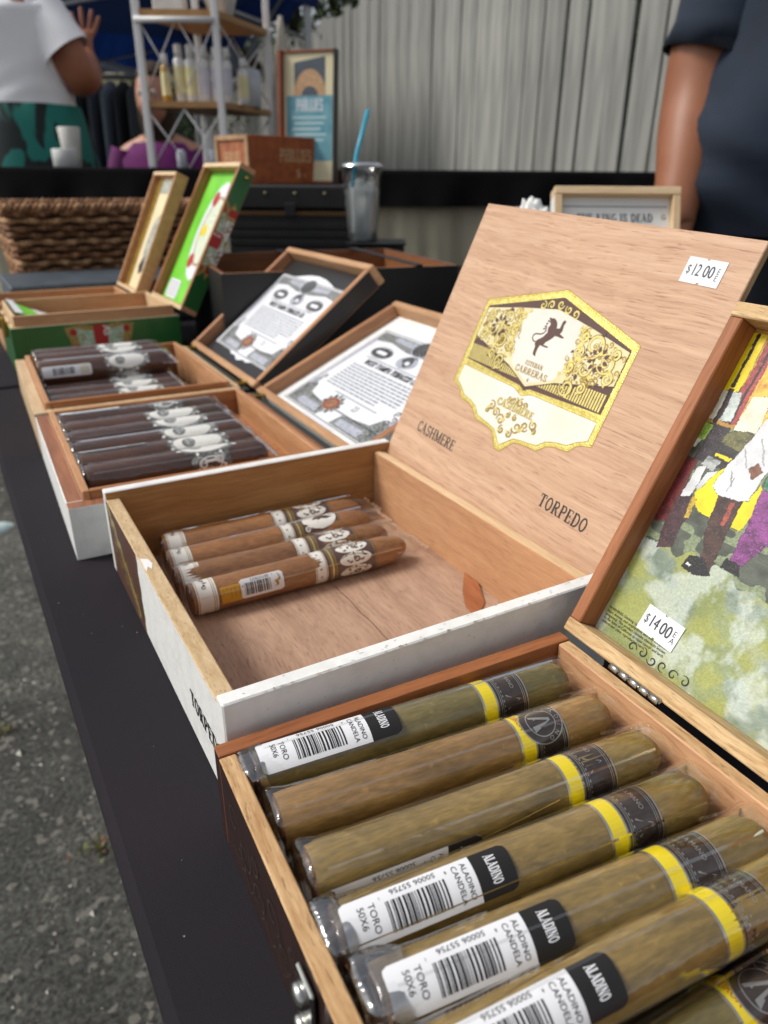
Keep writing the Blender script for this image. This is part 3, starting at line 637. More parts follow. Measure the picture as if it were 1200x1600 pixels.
def folded_end(parent,r,seed,kind):
    rd=np.random.RandomState(seed+7); R=r*1.06; bm=bmesh.new(); n=14
    V=[];F=[]
    for j,(x,k) in enumerate(((-.0060,.90),(-.0068,.97),(-.0040,1.03),(.0012,1.05),(.0030+.004*(kind>1),1.055))):
        for i in range(40):
            a=2*math.pi*i/40; c,s_=math.cos(a),math.sin(a); e=4.2 if j<4 else 2.6
            w=1+(.02 if kind==1 else .06)*math.sin(5*a+j*1.3+seed)*(j>0)
            V.append((x+(.0012 if kind==1 else .0022)*math.sin(3*a+seed)*(j>2),math.copysign(abs(s_)**(2/e),s_)*R*k*w,r+math.copysign(abs(c)**(2/e),c)*R*k*w*.96))
    for j in range(4):
        for i in range(40): F.append(((j+1)*40+i,(j+1)*40+(i+1)%40,j*40+(i+1)%40,j*40+i))
    F.append(tuple(range(40))); bm.free()
    o=meshobj('folded_end',[(x,y,max(z,.0002)) for x,y,z in V],F,foldm,parent,smooth=True)
def cigar_a(loc,yaw,leaf,label,broll,lroll=None,badge=False,seed=0,group='olive cigars in yellow bands',pitch=0,fold=0):
    L,r=.148,.0102
    t=thing('cigar',label,'cigar',loc,0,group); t.rotation_euler=(0,pitch,yaw)
    cigar_body(L,r,[leaf],t,seed); cellophane(L,r,t,seed,tail=.0065 ,up=.0015)
    band_a(t,r,broll,.0975,'badge' if badge else ('text' if seed in (7,40,41) else 'plain'))
    if lroll is not None: label_a(t,r,lroll)
    if fold: folded_end(t,r,seed,fold)
    return t
# ------------------------------------------------------------------ box of olive cigars (nearest)
def box_a():
    W,D,H,w_=.172,.205,.045,.0068
    root=thing('cigar_box','nearest wooden cigar box, full of olive cigars with yellow bands, painted scene in its lid','cigar box',(.0547,.2211,0),-.0466)
    # walls (y runs towards the far side; box lies from y=-D to 0)
    board('wall',0,w_,-D+w_,-w_-.0001,0,H,raw_ply,root,.0005,{'-x':dark_lbl,'+x':cedar_y})
    board('wall',W-w_,W,-D+w_,-w_-.0001,0,H,cedar_y,root,.0006,{'+z':raw_ply})
    board('wall',0,W,-w_,0,0,H+.0006,cedar_red_x,root,.0002,{'-x':dark_lbl})
    board('wall',0,W,-D,-D+w_-.0001,0,H,cedar_red_x,root,.0006,{'-x':dark_lbl,'-y':dark_lbl})
    board('floor_panel',w_+.0001,W-w_-.0001,-D+w_,-w_-.0001,0,.0055,cedar_x,root,0)
    # embossed silver flourishes on the outer end
    P=Print(); sm=mat('silver_emboss','6a6258',rough=.35,metal=.6)
    for k,(u,v,r) in enumerate([(.022,.028,.007),(.034,.022,.008),(.046,.030,.006),(.050,.016,.007),(.064,.026,.007),(.074,.018,.006),(.084,.028,.005),(.030,.014,.005)]): P.spiral(u,v,r,1.4,k*1.3,.0007,sm,1,cw=(-1)**k)
    P.rib([(.018+.002*i,.010+.003*math.sin(i*1.1)) for i in range(36)],.0006,sm,1)
    P.build('silver_scrollwork',root,planemap((-.0002,0,0),(0,-1,0),(0,0,1),(-1,0,0)))
    cl=board('clasp',-.0022,-.0006,-.103,-.091,.014,.040,steel,root,.0006)
    for z in (.034,.019): tube('stud',[(-.0018,-.097,z),(-.0045,-.097,z),(-.0055,-.097,z)],[.0042,.0040,.0022],steel,cl,14)
    # lid
    Ll=.1707; Wd=D; M=lid_matrix(.1746,.0012,.0463,1.0872)
    paint=painting_mat()
    p=frame_lid(root,M,Wd,Ll,.024,.0068,-.013,cedar_y,raw_ply_x,wood('red_rail','a96c44','8a5431','y',fine=480,coarse=80,squash=16,pamt=.3,pore='4e2812'),ext=dark_lbl,panel_ext=dark_lbl,bottom_front=raw_ply_x,top_front=raw_ply_x)
    painting(p,.0069,Wd-.0069,.0069,Ll-.0069,-.0128,paint)
    price_tag(p,rotz(R_(-3),.0270,.0185,-.0124),('$','14','00','E',"A"),.0212,.0128)
    P=Print()
    for i,s in enumerate(['WARNING: Smoking cigars can cause cancer and','heart disease, and emphysema, and may complicate','pregnancy. This product contains chemicals known','to the State of California to cause cancer and birth','defects and other reproductive harm.']):
        P.text(s,.0088,.0190-i*.0019,.00135,black_ink,1,sx=.92)
    for k in range(6): P.spiral(.030+k*.006,.0095+.0006*(k%2),.0026,1.1,k*1.7,.0005,black_ink,1,cw=(-1)**k)
    o=P.build('warning_text',p,lambda u,v,h:(u,v,-.01265+h))
    # hinge
    h=meshobj('hinge',*tube(None,[(.1738,-.0325,.0462),(.1738,-.062,.0462)],.0009,steel,None,8),steel,root,smooth=True)
    for k in range(5):
        y0=-.0325-.0059*k; tube('knuckle',[(.1738,y0,.0462),(.1738,y0-.0003,.0462),(.1738,y0-.0051,.0462),(.1738,y0-.0054,.0462)],[.0012,.0018,.0018,.0012],steel,h,12)
    return root
PAINT=[ # shapes of the scene print: (colour, outline in lid coordinates)
('e8cf10',[(.0045,.1330),(.0040,.162),(.0145,.162),(.0145,.1345)]),('1c1c16',[(.0098,.1360),(.0090,.162),(.0104,.162),(.0111,.1360)]),
('8e3b3c',[(.0145,.12),(.0160,.162),(.0210,.162),(.0220,.12)]),('2a1a1a',[(.0178,.12),(.0184,.162),(.0192,.162),(.0188,.12)]),
('d99a3a',[(.0215,.118),(.0210,.162),(.060,.162),(.060,.12)]),('c8b36a',[(.036,.13),(.034,.162),(.05,.162),(.052,.13)]),
('e6e2c8',[(.0215,.118),(.0225,.134),(.030,.136),(.034,.118)]),
('cfcdb8',[(.0075,.119),(.0066,.1335),(.0098,.1338),(.0112,.1205)]),('a8b2ac',[(.0125,.1197),(.0123,.134),(.0167,.1344),(.0186,.121)]),('2a2024',[(.0104,.118),(.0096,.135),(.0122,.135),(.0124,.118)]),
('7fa03c',[(.0058,.1094),(.0055,.1172),(.0117,.1172),(.0100,.1094)]),('d9dfc4',[(.0056,.105),(.0056,.1094),(.0090,.1094),(.0080,.105)]),
('2c2329',[(.0102,.100),(.0118,.1180),(.0200,.1180),(.0185,.100)]),('5c5a34',[(.0190,.1105),(.0196,.1160),(.0252,.1185),(.0339,.1190),(.0289,.1085),(.0264,.1085)]),
('23201e',[(.0180,.100),(.0190,.1110),(.0290,.1095),(.0275,.100)]),('e9d40f',[(.0191,.1057),(.0278,.1058),(.0279,.1038),(.0197,.1044)]),
('8f9390',[(.0150,.0985),(.0165,.1035),(.0240,.1030),(.0225,.0975)]),
('571a1c',[(.0055,.1000),(.0055,.066),(.0141,.0686),(.0135,.0825),(.0128,.0998)]),
('e9d40f',[(.0195,.0860),(.0227,.0952),(.0275,.1015),(.0265,.0924),(.0318,.0888),(.0336,.0780),(.0264,.0786),(.0215,.0815)]),
('e9d40f',[(.0430,.0785),(.0422,.0903),(.0447,.0919),(.0460,.0995),(.0500,.0957),(.0500,.0907),(.0482,.0782)]),
('3a2226',[(.0125,.0806),(.0188,.0842),(.0220,.0735),(.0224,.0587),(.0158,.0555),(.0136,.066)]),
('a98a2c',[(.0195,.084),(.0225,.083),(.0228,.074),(.0205,.0735)]),
('d6d8d8',[(.0134,.0814),(.0140,.0874),(.0145,.0971),(.0185,.0990),(.0190,.0904),(.0181,.0836)]),
('c9cdcd',[(.0186,.0885),(.0205,.0965),(.0250,.0985),(.0228,.0935),(.0200,.0870)]),
('3c2620',[(.0310,.0895),(.0424,.0912),(.0433,.0765),(.0450,.0548),(.0380,.0533),(.0375,.0647),(.0340,.0707)]),
('8a4030',[(.0375,.0880),(.0400,.0885),(.0405,.077),(.0388,.077)]),
('70346c',[(.0475,.0985),(.0700,.0985),(.0640,.0820),(.0590,.0710),(.0560,.0639),(.0510,.0630),(.0503,.0721),(.0500,.0811)]),
('3e7a55',[(.0470,.104),(.0500,.1160),(.0700,.118),(.0720,.098),(.0475,.0985)]),
('d9dadb',[(.0262,.0915),(.0278,.1027),(.0317,.1158),(.0335,.1250),(.0350,.1310),(.0420,.1350),(.0480,.1300),(.0475,.1120),(.0456,.1053),(.0446,.0914),(.0402,.0897),(.0299,.0888)]),
('6b4330',[(.0374,.1040),(.0402,.1075),(.0440,.1046),(.0415,.1000)]),('5a3a2a',[(.0375,.1345),(.040,.144),(.0445,.143),(.0440,.1340)]),
('141414',[(.0318,.0530),(.0325,.0592),(.0394,.0610),(.0465,.0555),(.0394,.0525)]),('141414',[(.0480,.0610),(.0490,.0655),(.0560,.0650),(.0580,.0605)]),
('f0efe8',[(.0330,.0550),(.0332,.0562),(.0358,.0558),(.0350,.0549)]),
]
def vnoise(x,y,seed):
    xi,yi=np.floor(x).astype(int),np.floor(y).astype(int); fx,fy=x-xi,y-yi; fx=fx*fx*(3-2*fx); fy=fy*fy*(3-2*fy)
    def h(a,b): 
        n=np.sin(a*127.1+b*311.7+seed*74.7)*43758.5453; return n-np.floor(n)
    return (h(xi,yi)*(1-fx)+h(xi+1,yi)*fx)*(1-fy)+(h(xi,yi+1)*(1-fx)+h(xi+1,yi+1)*fx)*fy
def inpoly(x,y,P):
    c=np.zeros(x.shape,bool); n=len(P)
    for i in range(n):
        x1,y1=P[i];x2,y2=P[(i+1)%n]
        if y1==y2: continue
        k=((y1>y)!=(y2>y))&(x<(x2-x1)*(y-y1)/(y2-y1)+x1); c^=k
    return c
def painting_mat():
    m,n,b=newmat('scene_print'); a=n.nodes.new('ShaderNodeVertexColor'); a.layer_name='print'
    n.links.new(a.outputs[0],b.inputs['Base Color']); b.inputs['Roughness'].default_value=.42
    no=n.nodes.new('ShaderNodeTexNoise'); no.inputs['Scale'].default_value=1500; tc=n.nodes.new('ShaderNodeTexCoord'); n.links.new(tc.outputs['Object'],no.inputs['Vector'])
    bp=n.nodes.new('ShaderNodeBump'); bp.inputs['Strength'].default_value=.25; bp.inputs['Distance'].default_value=.0004; n.links.new(no.outputs[0],bp.inputs['Height']); n.links.new(bp.outputs[0],b.inputs['Normal'])
    return m
def painting(parent,u0,u1,v0,v1,z,m):
    nu,nv=380,400; us=np.concatenate([np.linspace(u0,.085,280),np.linspace(.085,u1,101)[1:]]); vs=np.linspace(v0,v1,nv)
    U,V=np.meshgrid(us,vs); nu=len(us)
    du=(vnoise(U*1100,V*1100,1)-.5)*.0005+(vnoise(U*300,V*300,2)-.5)*.0008; dv=(vnoise(U*1100,V*1100,3)-.5)*.0005
    X,Y=U+du,V+dv
    c=lambda h:np.array(hx(h))
    col=np.zeros(U.shape+(3,))
    # washed grass and path in pale greens
    def fbm(fu,fv,sd,o=5):
        t=0;amp=.5
        for q in range(o): t=t+amp*vnoise(U*fu*2**q+3*q,V*fv*2**q+U*8*q,sd+q*13); amp*=.55
        return np.clip((t/.93-.5)*1.9+.5,0,1)
    a=fbm(60,75,4); b2=fbm(150,240,5); d=vnoise(U*1500,V*1900,6)
    base=c('a9b5a4')[None,None]*(1-a[...,None])+c('72806f')[None,None]*a[...,None]
    k=np.clip((fbm(45,60,7)-.56)*5,0,1)[...,None]; base=base*(1-k*.65)+c('8b9340')*k*.65
    k=np.clip((fbm(90,120,27)-.62)*5,0,1)[...,None]; base=base*(1-k*.5)+c('a5a64e')*k*.5
    k=np.clip((fbm(70,50,17)-.60)*5,0,1)[...,None]; base=base*(1-k*.6)+c('c6cfc6')*k*.6
    base=base*(.84+.3*d[...,None])
    # darker cobbles between the legs
    up=Y>(.0555+.006*vnoise(U*150,V*0,8)); dk=c('4a4f44')[None,None]*(.6+.8*b2[...,None]); base=np.where(up[...,None],dk,base)
    k=(up&(vnoise(U*160,V*330,9)>.6))[...,None]; base=np.where(k,c('7e8a6a')*(.7+.6*d[...,None]),base)
    top=Y>.150; col=base
    up2=Y>.118; col=np.where(up2[...,None],c('b98a3c')*(.7+.5*b2[...,None]),col)
    for h,P in PAINT:
        msk=inpoly(X,Y,P)
        # hand-inked dark contour
        e=np.zeros_like(msk)
        for s in (-.00022,.00022): e|=inpoly(X+s,Y,P); e|=inpoly(X,Y+s,P)
        rough=(vnoise(U*500,V*500,11)>.32); col=np.where((e&~msk&rough)[...,None],c('1a1718'),col)
        q=c(h); light=q.mean()>.45
        tex=(.80+.26*fbm(160,160,12))[...,None] if light else (.45+1.1*fbm(260,420,13))[...,None]
        col=np.where(msk[...,None],np.clip(q*tex,0,.85),col)
        if not light:
            sp=msk&(vnoise(U*2200,V*2600,14)>.80); col=np.where(sp[...,None],np.clip(q*1.8+.03,0,.6),col)
    # a few folds drawn on the white coat
    for P in ([(.030,.101),(.034,.094),(.0345,.0944),(.0306,.1012)],[(.036,.118),(.043,.107),(.0433,.1076),(.0364,.1184)],[(.031,.112),(.036,.104),(.0363,.1045),(.0314,.1124)],[(.0333,.0985),(.0330,.0915),(.0334,.0915),(.0338,.0985)]):
        col=np.where(inpoly(X,Y,P)[...,None],c('8c8f92'),col)
    gr=(.93+.14*vnoise(U*2500,V*2500,15))[...,None]; col=np.clip(col*gr,0,.9)
    VV=np.stack([U,V,np.full(U.shape,z)],-1).reshape(-1,3)
    idx=np.arange(nu*nv).reshape(nv,nu); F=np.stack([idx[:-1,:-1],idx[:-1,1:],idx[1:,1:],idx[1:,:-1]],-1).reshape(-1,4)
    me=bpy.data.meshes.new('painting_print'); me.vertices.add(len(VV)); me.vertices.foreach_set('co',VV.ravel())
    me.loops.add(F.size); me.loops.foreach_set('vertex_index',F.ravel()); me.polygons.add(len(F)); me.polygons.foreach_set('loop_start',np.arange(0,F.size,4)); me.polygons.foreach_set('loop_total',np.full(len(F),4))
    me.update(calc_edges=True); me.materials.append(m)
    at_=me.color_attributes.new('print','FLOAT_COLOR','POINT'); rgba=np.concatenate([col.reshape(-1,3),np.ones((len(VV),1))],1); at_.data.foreach_set('color',rgba.ravel().astype(np.float32))
    o=bpy.data.objects.new('painting_print',me); return link(o,parent)
box_a()
def inbox(b,x,y,z):
    c,s=math.cos(b[2]),math.sin(b[2]); return (b[0]+c*x-s*y,b[1]+s*x+c*y,z)
BA=(.0547,.2211,-.0466)
UZ=.0247
rows=[(-.0135+.0015,.0125,leaf_olive,-.05,'olive green labelled cigar in the nearest box, beside the wall of the white box',-.15,-.22,False),
(-.0368,.0125,leaf_tan,-.065,'tan cigar without a barcode label, round pyramid badge on its yellow band',-.25,None,True),
(-.0630,.0140,leaf_green,-.065,'olive yellow-banded cigar with only a sliver of its label showing at its side',.5,-1.85,False),
(-.0868,.0125,leaf_green,-.068,'fourth yellow-banded cigar from the white box, with silvery wrapper end and barcode label',-.05,-.50,False),
(-.1095,.0155,leaf_green,-.085,'fifth yellow-banded cigar from the white box, crumpled wrapper end and barcode label',-.1,-.50,False),
(-.1315,.0165,leaf_green,-.05,'big foreground yellow-banded cigar, its barcode label cut by the bottom of the photo',-.1,-.45,False)]
for i,(y,x,lf,yw,lab,br,lr,bd) in enumerate(rows):
    P=inbox(BA,x,y,UZ); cigar_a(P,BA[2]+yw,lf,lab,br,lr,bd,seed=i*3+1,fold=(1,0,0,1,2,0)[i])
low=[(-.1500,'shaded lower cigar with a round badge, right beside the big foreground cigar',-.2,True),(-.1722,'lower cigar whose yellow band is in the bottom right corner of the photo',.35,False)]
for i,(y,lab,br,bd) in enumerate(low):
    cigar_a(inbox(BA,.0115,y,.0056),BA[2]-.02,leaf_olive if i==0 else leaf_green,lab,br,None,bd,seed=40+i)
for i in range(6):
    cigar_a(inbox(BA,.0115,-.0178-.0216*i,.0056),BA[2]-.004,leaf_green,'olive cigar of the lower layer hidden beneath the upper row of the nearest box',.2,None,False,seed=60+i,group='cigars under the upper row')
# ------------------------------------------------------------------ white box with plain veneer lid
def emblem(parent):
    P=Print(); c=.1147
    S=lambda pts:[(c+x,y) for x,y in pts]
    half=[(.0625,.0715),(.0595,.0698),(.056,.0653),(.0514,.0646),(.0444,.0641),(.0383,.0619),(.0323,.0569),(.0244,.0567),(.0182,.0561),(.0115,.0548),(.0069,.0502),(.0029,.0458)]
    outer=[(-.0705,.1340),(0,.1531),(.0705,.1340),(.0705,.0735)]+half+[(-x,y) for x,y in half[::-1]]+[(-.0705,.0735)]
    P.poly(S(outer),gold,2)
    e=S(outer)+[S(outer)[0]]; P.rib(e,.0005,gold_dark,2.5)
    # milled edge: small raised beads
    def beads(a,b,off,st=.0016):
        L=math.hypot(b[0]-a[0],b[1]-a[1]); n=int(L/st); 
        for k in range(n):
            t=(k+.5)/n; x=a[0]+(b[0]-a[0])*t; y=a[1]+(b[1]-a[1])*t
            d=((b[0]-a[0])/L,(b[1]-a[1])/L); nx,ny=-d[1]*off,d[0]*off
            P.rib([(x+nx*.6,y+ny*.6),(x+nx*1.5,y+ny*1.5)],.00045,gold_dark,3)
    q=S(outer)
    for i in range(len(q)): beads(q[i],q[(i+1)%len(q)],-.0010 if i<len(q) else 0)
    up=[(-.0662,.1303),(0,.1482),(.0662,.1303),(.0662,.0918),(.005,.0890),(0,.0868),(-.005,.0890),(-.0662,.0918)]
    P.poly(S(up),brown_print,4)
    hl=[(.0590,.0722),(.0560,.0702),(.0530,.0682),(.0440,.0668),(.0365,.0645),(.0310,.0600),(.0244,.0590),(.0175,.0583),(.0100,.0570),(.0055,.0535),(0,.0492)]
    low=[(-.0662,.0872),(-.009,.0864),(0,.0832),(.009,.0864),(.0662,.0872),(.0662,.0756)]+hl+[(-x,y) for x,y in hl[-2::-1]]+[(-.0662,.0756)]
    P.poly(S(low),mat('offwhite_print','e2ddc6',rough=.42,col2='e6e3d6',vs=18),4); P.rib(S(low+[low[0]]),.0004,gold_dark,4.5)
    for k in range(84):
        x=-.0655+.00156*k; 
        if abs(x)<.075 and abs(x)<.0655: P.rib(S([(x,.0878 if abs(x)>.006 else .0850),(x+.0004,.0905 if abs(x)>.006 else .0875)]),.0004,gold_dark,3)
    # fluted panels under the lozenge
    for k in range(62):
        x=-.0655+.00215*k
        if x>.0656: break
        ytop=.1030-.002 if abs(x)>.05 else .0905+(.0105)*(abs(x)/.05)
        if abs(x)>.006: P.rib(S([(x,.0925),(x,max(.094,ytop+.002))]),.0013,gold_print,5)
    hexa=[(-.0662,.1290),(-.0350,.1352),(0,.1408),(.0350,.1352),(.0662,.1290),(.0662,.1085),(.0225,.0980),(0,.0892),(-.0225,.0980),(-.0662,.1085)]
    P.poly(S(hexa),mat('pale_gold_ground','d9cb92',rough=.4,col2='e3d9b4',vs=60),6); P.rib(S(hexa+[hexa[0]]),.0007,brown_print,7)
    core=[(-.023,.1365),(0,.1398),(.023,.1365),(.029,.118),(.021,.1000),(0,.0915),(-.021,.1000),(-.029,.118)]
    P.poly(S(core),mat('pearl_white','e6e1d4',rough=.4),7)
    # scrollwork left and right
    sc=[(.040,.1265,.0085,1),(.040,.1125,.0080,-1),(.054,.1190,.0070,1),(.0300,.1200,.0050,-1),(.0590,.1110,.0045,-1),(.0580,.1255,.0040,1),(.0285,.1105,.0040,1),(.0300,.1300,.0040,1),(.0330,.0985,.0060,1),(.0440,.1010,.0035,-1)]
    for s in (-1,1):
        for x,y,r,cw in sc:
            P.spiral(c+s*x,y,r,1.6,(0 if s>0 else math.pi)+r*500,.0016,brown_print,8,cw=cw*s); P.spiral(c+s*x,y,r*.97,1.6,(0 if s>0 else math.pi)+r*500,.0011,gold_print,9,cw=cw*s)
            for k in range(4):
                a=k*1.57+r*300; P.leaf(c+s*(x+r*.75*math.cos(a)),y+r*.75*math.sin(a),r*.55,r*.35,a+.9*s,brown_print if k%2 else gold_print,8.5+(k%2)*.3)
        for k in range(9):
            a=R_(200+k*38); P.leaf(c+s*(.047+.004*math.cos(a)),.1195+.004*math.sin(a),.0042,.0026,a if s>0 else math.pi-a,brown_print,9.4)
        for k in range(14):
            t=k/13; P.leaf(c+s*(.024+.006*math.sin(t*3)),.104+.030*t,.0034,.0022,(R_(30) if k%2 else R_(150)),gold_print,9.5)
    for x in (-.008,0,.008,-.015,.015):
        P.spiral(c+x,.1435-abs(x)*.22,.0030,1.3,x*300,.0009,gold_print,8,cw=1 if x>0 else -1)
    rq=random.Random(12)
    for s in (-1,1):
        for k in range(120):
            x=rq.uniform(.024,.064); y=rq.uniform(.100,.1345); lim=.1290+(.0662-x)*.20; lo_=.0985+(x-.0225)*.22
            if y>lim-.002 or y<lo_: continue
            if rq.random()<.5: P.leaf(c+s*x,y,rq.uniform(.0018,.0034),rq.uniform(.0009,.0016),rq.uniform(0,6.28),brown_print if rq.random()<.45 else gold_dark,8.2)
            else: P.spiral(c+s*x,y,rq.uniform(.0014,.0026),1.2,rq.uniform(0,6.28),.0007,gold_dark,8.3,cw=s)
    lion=[(.1112,.1341),(.1144,.1345),(.1169,.1334),(.1187,.1314),(.1194,.1291),(.1221,.1297),(.1223,.134),(.1233,.1353),(.125,.1346),(.1242,.1323),(.125,.1288),(.1242,.1265),(.1278,.1257),(.129,.125),(.1271,.1245),(.1235,.1247),(.1208,.1246),(.1187,.122),(.1152,.119),(.1147,.1172),(.1178,.1174),(.12,.1169),(.1185,.1163),(.1151,.1162),(.112,.1166),(.1113,.1147),(.1113,.1115),(.1119,.1089),(.1092,.1098),(.1086,.1119),(.1084,.1146),(.1069,.1164),(.1073,.1187),(.1116,.122),(.1135,.1251),(.1123,.1281),(.1133,.1303),(.1112,.1322)]
    P.poly(lion,brown_print,10)
    for k in range(5): P.leaf(.1118-.0004*k,.1335-.0016*k,.0022,.0012,R_(170+8*k),brown_print,10)
    P.rib([(.1072,.1176),(.1048,.1176),(.1030,.1188),(.1024,.1208),(.1036,.1222),(.1058,.1226),(.1085,.1230),(.1105,.1242),(.1116,.1258),(.1108,.1272)],.0008,brown_print,10)
    P.leaf(.1108,.1270,.0024,.0012,R_(110),brown_print,10)
    P.serif('ESTEBAN',c,.1024,.0030,gold_dark,10,sx=1.15,align='c'); P.serif('CARRERAS',c,.0968,.0042,gold_dark,10,sx=1.28,align='c')
    P.leaf(c-.0000,.0925,.0028,.0014,R_(90),gold_dark,10)
    # lower flourish
    P.serif('CASHMERE',c,.0722,.0050,gold_dark,8,sx=1.25,align='c',wt=1.5); P.serif('CASHMERE',c-.0001,.0723,.0050,gold_print,9,sx=1.25,align='c',wt=.95)
    for s in (-1,1):
        for x,y,r,cw in [(.0215,.0700,.0035,1),(.0150,.0670,.0035,-1),(.0085,.0640,.0040,1),(.0040,.0585,.0030,-1),(.0030,.0790,.0030,1),(.0080,.0785,.0022,-1),(.0240,.0665,.0020,-1),(.0035,.0690,.0022,1)]:
            P.spiral(c+s*x,y,r,1.4,x*400,.0010,gold_dark,8,cw=cw*s); P.leaf(c+s*x,y,r*1.3,r*.6,x*700*s,gold_print,9)
    return P.build('emblem',parent,flat)
BK=(.061,.2263,-.0121)
def box_b():
    W,D,H=.2147,.2474,.0587
    root=thing('cigar_box','white-painted box of four brown cigars, veneer lid with large gold and brown emblem','cigar box',(BK[0],BK[1],0),BK[2])
    wp={'-x':white_paint,'+z':white_paint}
    board('wall',0,W,0,.0078,0,H,white_paint,root,.0007,{'+y':cedar_x})
    board('wall',0,W,D-.0078,D,0,H+.0004,white_paint,root,.0007,{'-y':wood('box_inner_far','b08450','96693c','x',fine=520,coarse=90,squash=18,pamt=.3,pore='6c4520')})
    board('wall',0.0004,.0090,.0079,D-.0079,0,H-.0048,raw_end,root,.0006,{'-x':white_paint,'+x':cedar_y})
    board('wall',.2005,.2058,.0079,D-.0079,0,H-.0060,cedar_y,root,.0004,{'+z':pale_wood_y})
    board('wall',.2068,.2095,.0079,D-.0079,0,H-.0072,pale_wood_y,root,.0004)
    board('back_strip',.2128,W,.0079,D-.0079,0,H-.0240,white_paint,root,.0004)
    board('floor_panel',.0091,.2004,.0079,D-.0079,.001,.0055,okoume_y,root,0)
    # torn shaving stuck on the floor and a crack in the veneer
    sh=wood('veneer_chip_wood','a8683f','8f5330','y',fine=400,coarse=80,squash=8,rough=.6)
    meshobj('veneer_chip',[(.176,.066,.0060),(.190,.078,.0066),(.1995,.098,.0082),(.1985,.112,.0090),(.186,.096,.0064),(.177,.080,.0060)],[(0,1,4,5),(1,2,3,4)],sh,root)
    P=Print(); P.rib([(.118+.0004*math.sin(k*1.3),.055+.0062*k) for k in range(15)],.0005,mat('crack_dark','5b3526',rough=.8),1); P.build('crack',root,lambda u,v,h:(u,v,.0056+h))
    # outer end: brown and gold artwork over the white paint, and the size name
    pm=planemap((.0002,0,0),(0,-1,0),(0,0,1),(-1,0,0)); P=Print()
    u0,u1=-(D-.0005),-.155
    zz=[(u1+.0012*math.sin(k*2.1),.0535-.0535*k/9) for k in range(10)]
    P.poly([(u0,.0535)]+zz+[(u0,.0002)],brown_print,1)
    zg=[(u0+.012+(u1-u0-.020)*k/16+.0022*math.sin(k*2.3),.051-.045*k/16+.002*math.cos(k*1.9)) for k in range(17)]
    P.rib(zg,.0052,gold_print,2); P.rib([(a-.006,b-.004) for a,b in zg],.0016,gold_print,2)
    P.rib(zz,.0010,gold_dark,3)
    for k in range(7): P.spiral(u0+.012+k*.011,.012+.02*((k*37)%10)/10,.0045,1.3,k,.0009,gold_dark,2)
    P.build('end_artwork',root,pm,.00004)
    P=Print(); P.serif('TORPEDO',-.056,.0200,.0090,black_ink,1,sx=1.05); P.build('size_lettering',root,pm,.00004)
    nick=mat('bare_wood_nick','a98c66',rough=.8); scuff=mat('grey_scuff','b9b8b2',rough=.6); P=Print(); rr=random.Random(8)
    for k in range(34):
        u=rr.uniform(.004,.205); l=rr.uniform(.0006,.004); P.poly([(u,.0001),(u+l*.5,rr.uniform(.0003,.0010)),(u+l,.0001)],nick if rr.random()<.35 else scuff,1)
    for k in range(26):
        u=rr.uniform(.005,.20); v=rr.uniform(.001,.0070); l=rr.uniform(.0004,.0022); a=rr.uniform(-.6,.6); P.rib([(u,v),(u+l*math.cos(a),v+l*math.sin(a)*.4)],rr.uniform(.00015,.0004),scuff,1)
    P.build('paint_scuffs',root,lambda u,v,h:(u,v,H+.0001+h))
    P=Print()
    for k in range(60):
        u=rr.uniform(.006,.205); v=rr.uniform(.006,.055); l=rr.uniform(.0003,.0012); P.poly([(u,v),(u+l,v+l*.3),(u+l*.7,v+l*.8)],scuff,1)
    P.build('paint_specks',root,lambda u,v,h:(u,-.0001-h,v))
    # chip of paint flaked on the raw edge
    P=Print(); P.poly([(.0012,.147),(.0052,.144),(.0060,.138),(.0042,.132),(.0030,.136),(.0010,.130)],white_paint,2); P.build('paint_flake',root,lambda u,v,h:(u,v,H-.0047+h))
    M=lid_matrix(.2112,D-.007,.0495,1.1585,.047)
    lid=board('lid_panel',-.0005,.2282,-.001,.1975,-.0048,0,okoume,root,.0005,{'+x':raw_ply,'+y':raw_ply_x}); lid.matrix_basis=M
    emblem(lid)
    P=Print(); P.serif('CASHMERE',.0258,.0290,.0078,black_ink,1,sx=1.07,gap=.02); P.serif('TORPEDO',.1668,.0292,.0080,black_ink,1,sx=1.02,gap=.03)
    P.text('.',.2088,.0300,.004,mat('rust_dot','a04a22'),1); P.build('lid_lettering',lid,flat)
    price_tag(lid,rotz(R_(-.5),.1890,.1712,.0002),('$','12','00','E','E'),.0240,.0134)
box_b()
ring_white=mat('band_white','eceae4',rough=.4,var=.05)
def label_b(parent,r):
    R=r*1.05*1.02+.00025; P=Print()
    clear=mat('tape_clear','c9a77a',rough=.3,spec=.7)
    h=.0125
    P.rrect(.0280,.0560,-h/2,h/2,.0018,label_white,1,10)
    P.rect(.0160,.0285,-h*.5,h*.34,yellow_lab,1.4,10)
    barcode(P,.0310,.0475,-h*.34,h*.26,black_ink,2,8)
    P.text('5871370072',.0470,h*.45,.0018,black_ink,2,rot=math.pi,sx=.92); P.text('8',.0302,h*.2,.0014,black_ink,2,rot=math.pi); P.text('0',.0494,h*.42,.0010,black_ink,2,rot=math.pi)
    for k,(s,sz) in enumerate((('TORPEDO',.0016),('Cashmere',.0016),('Connecticut',.0014),('6 1/2',.0016),('52 RG',.0014))): P.text(s,.0268-.0024*k,h*.26,sz,gold_dark,2,rot=-math.pi/2,sx=.72,bold=.03)
    # little gold lion
    for k in range(5): P.leaf(.0512+.0006*k,-.0030+.0014*k,.0028,.0016,R_(60+50*k),gold_dark,2)
    P.rib([(.0500,-.003),(.0520,0),(.0535,.003),(.0525,.0045)],.0008,gold_dark,2)
    return P.build('barcode_label',parent,cyl(R,R_(-68),0,r))
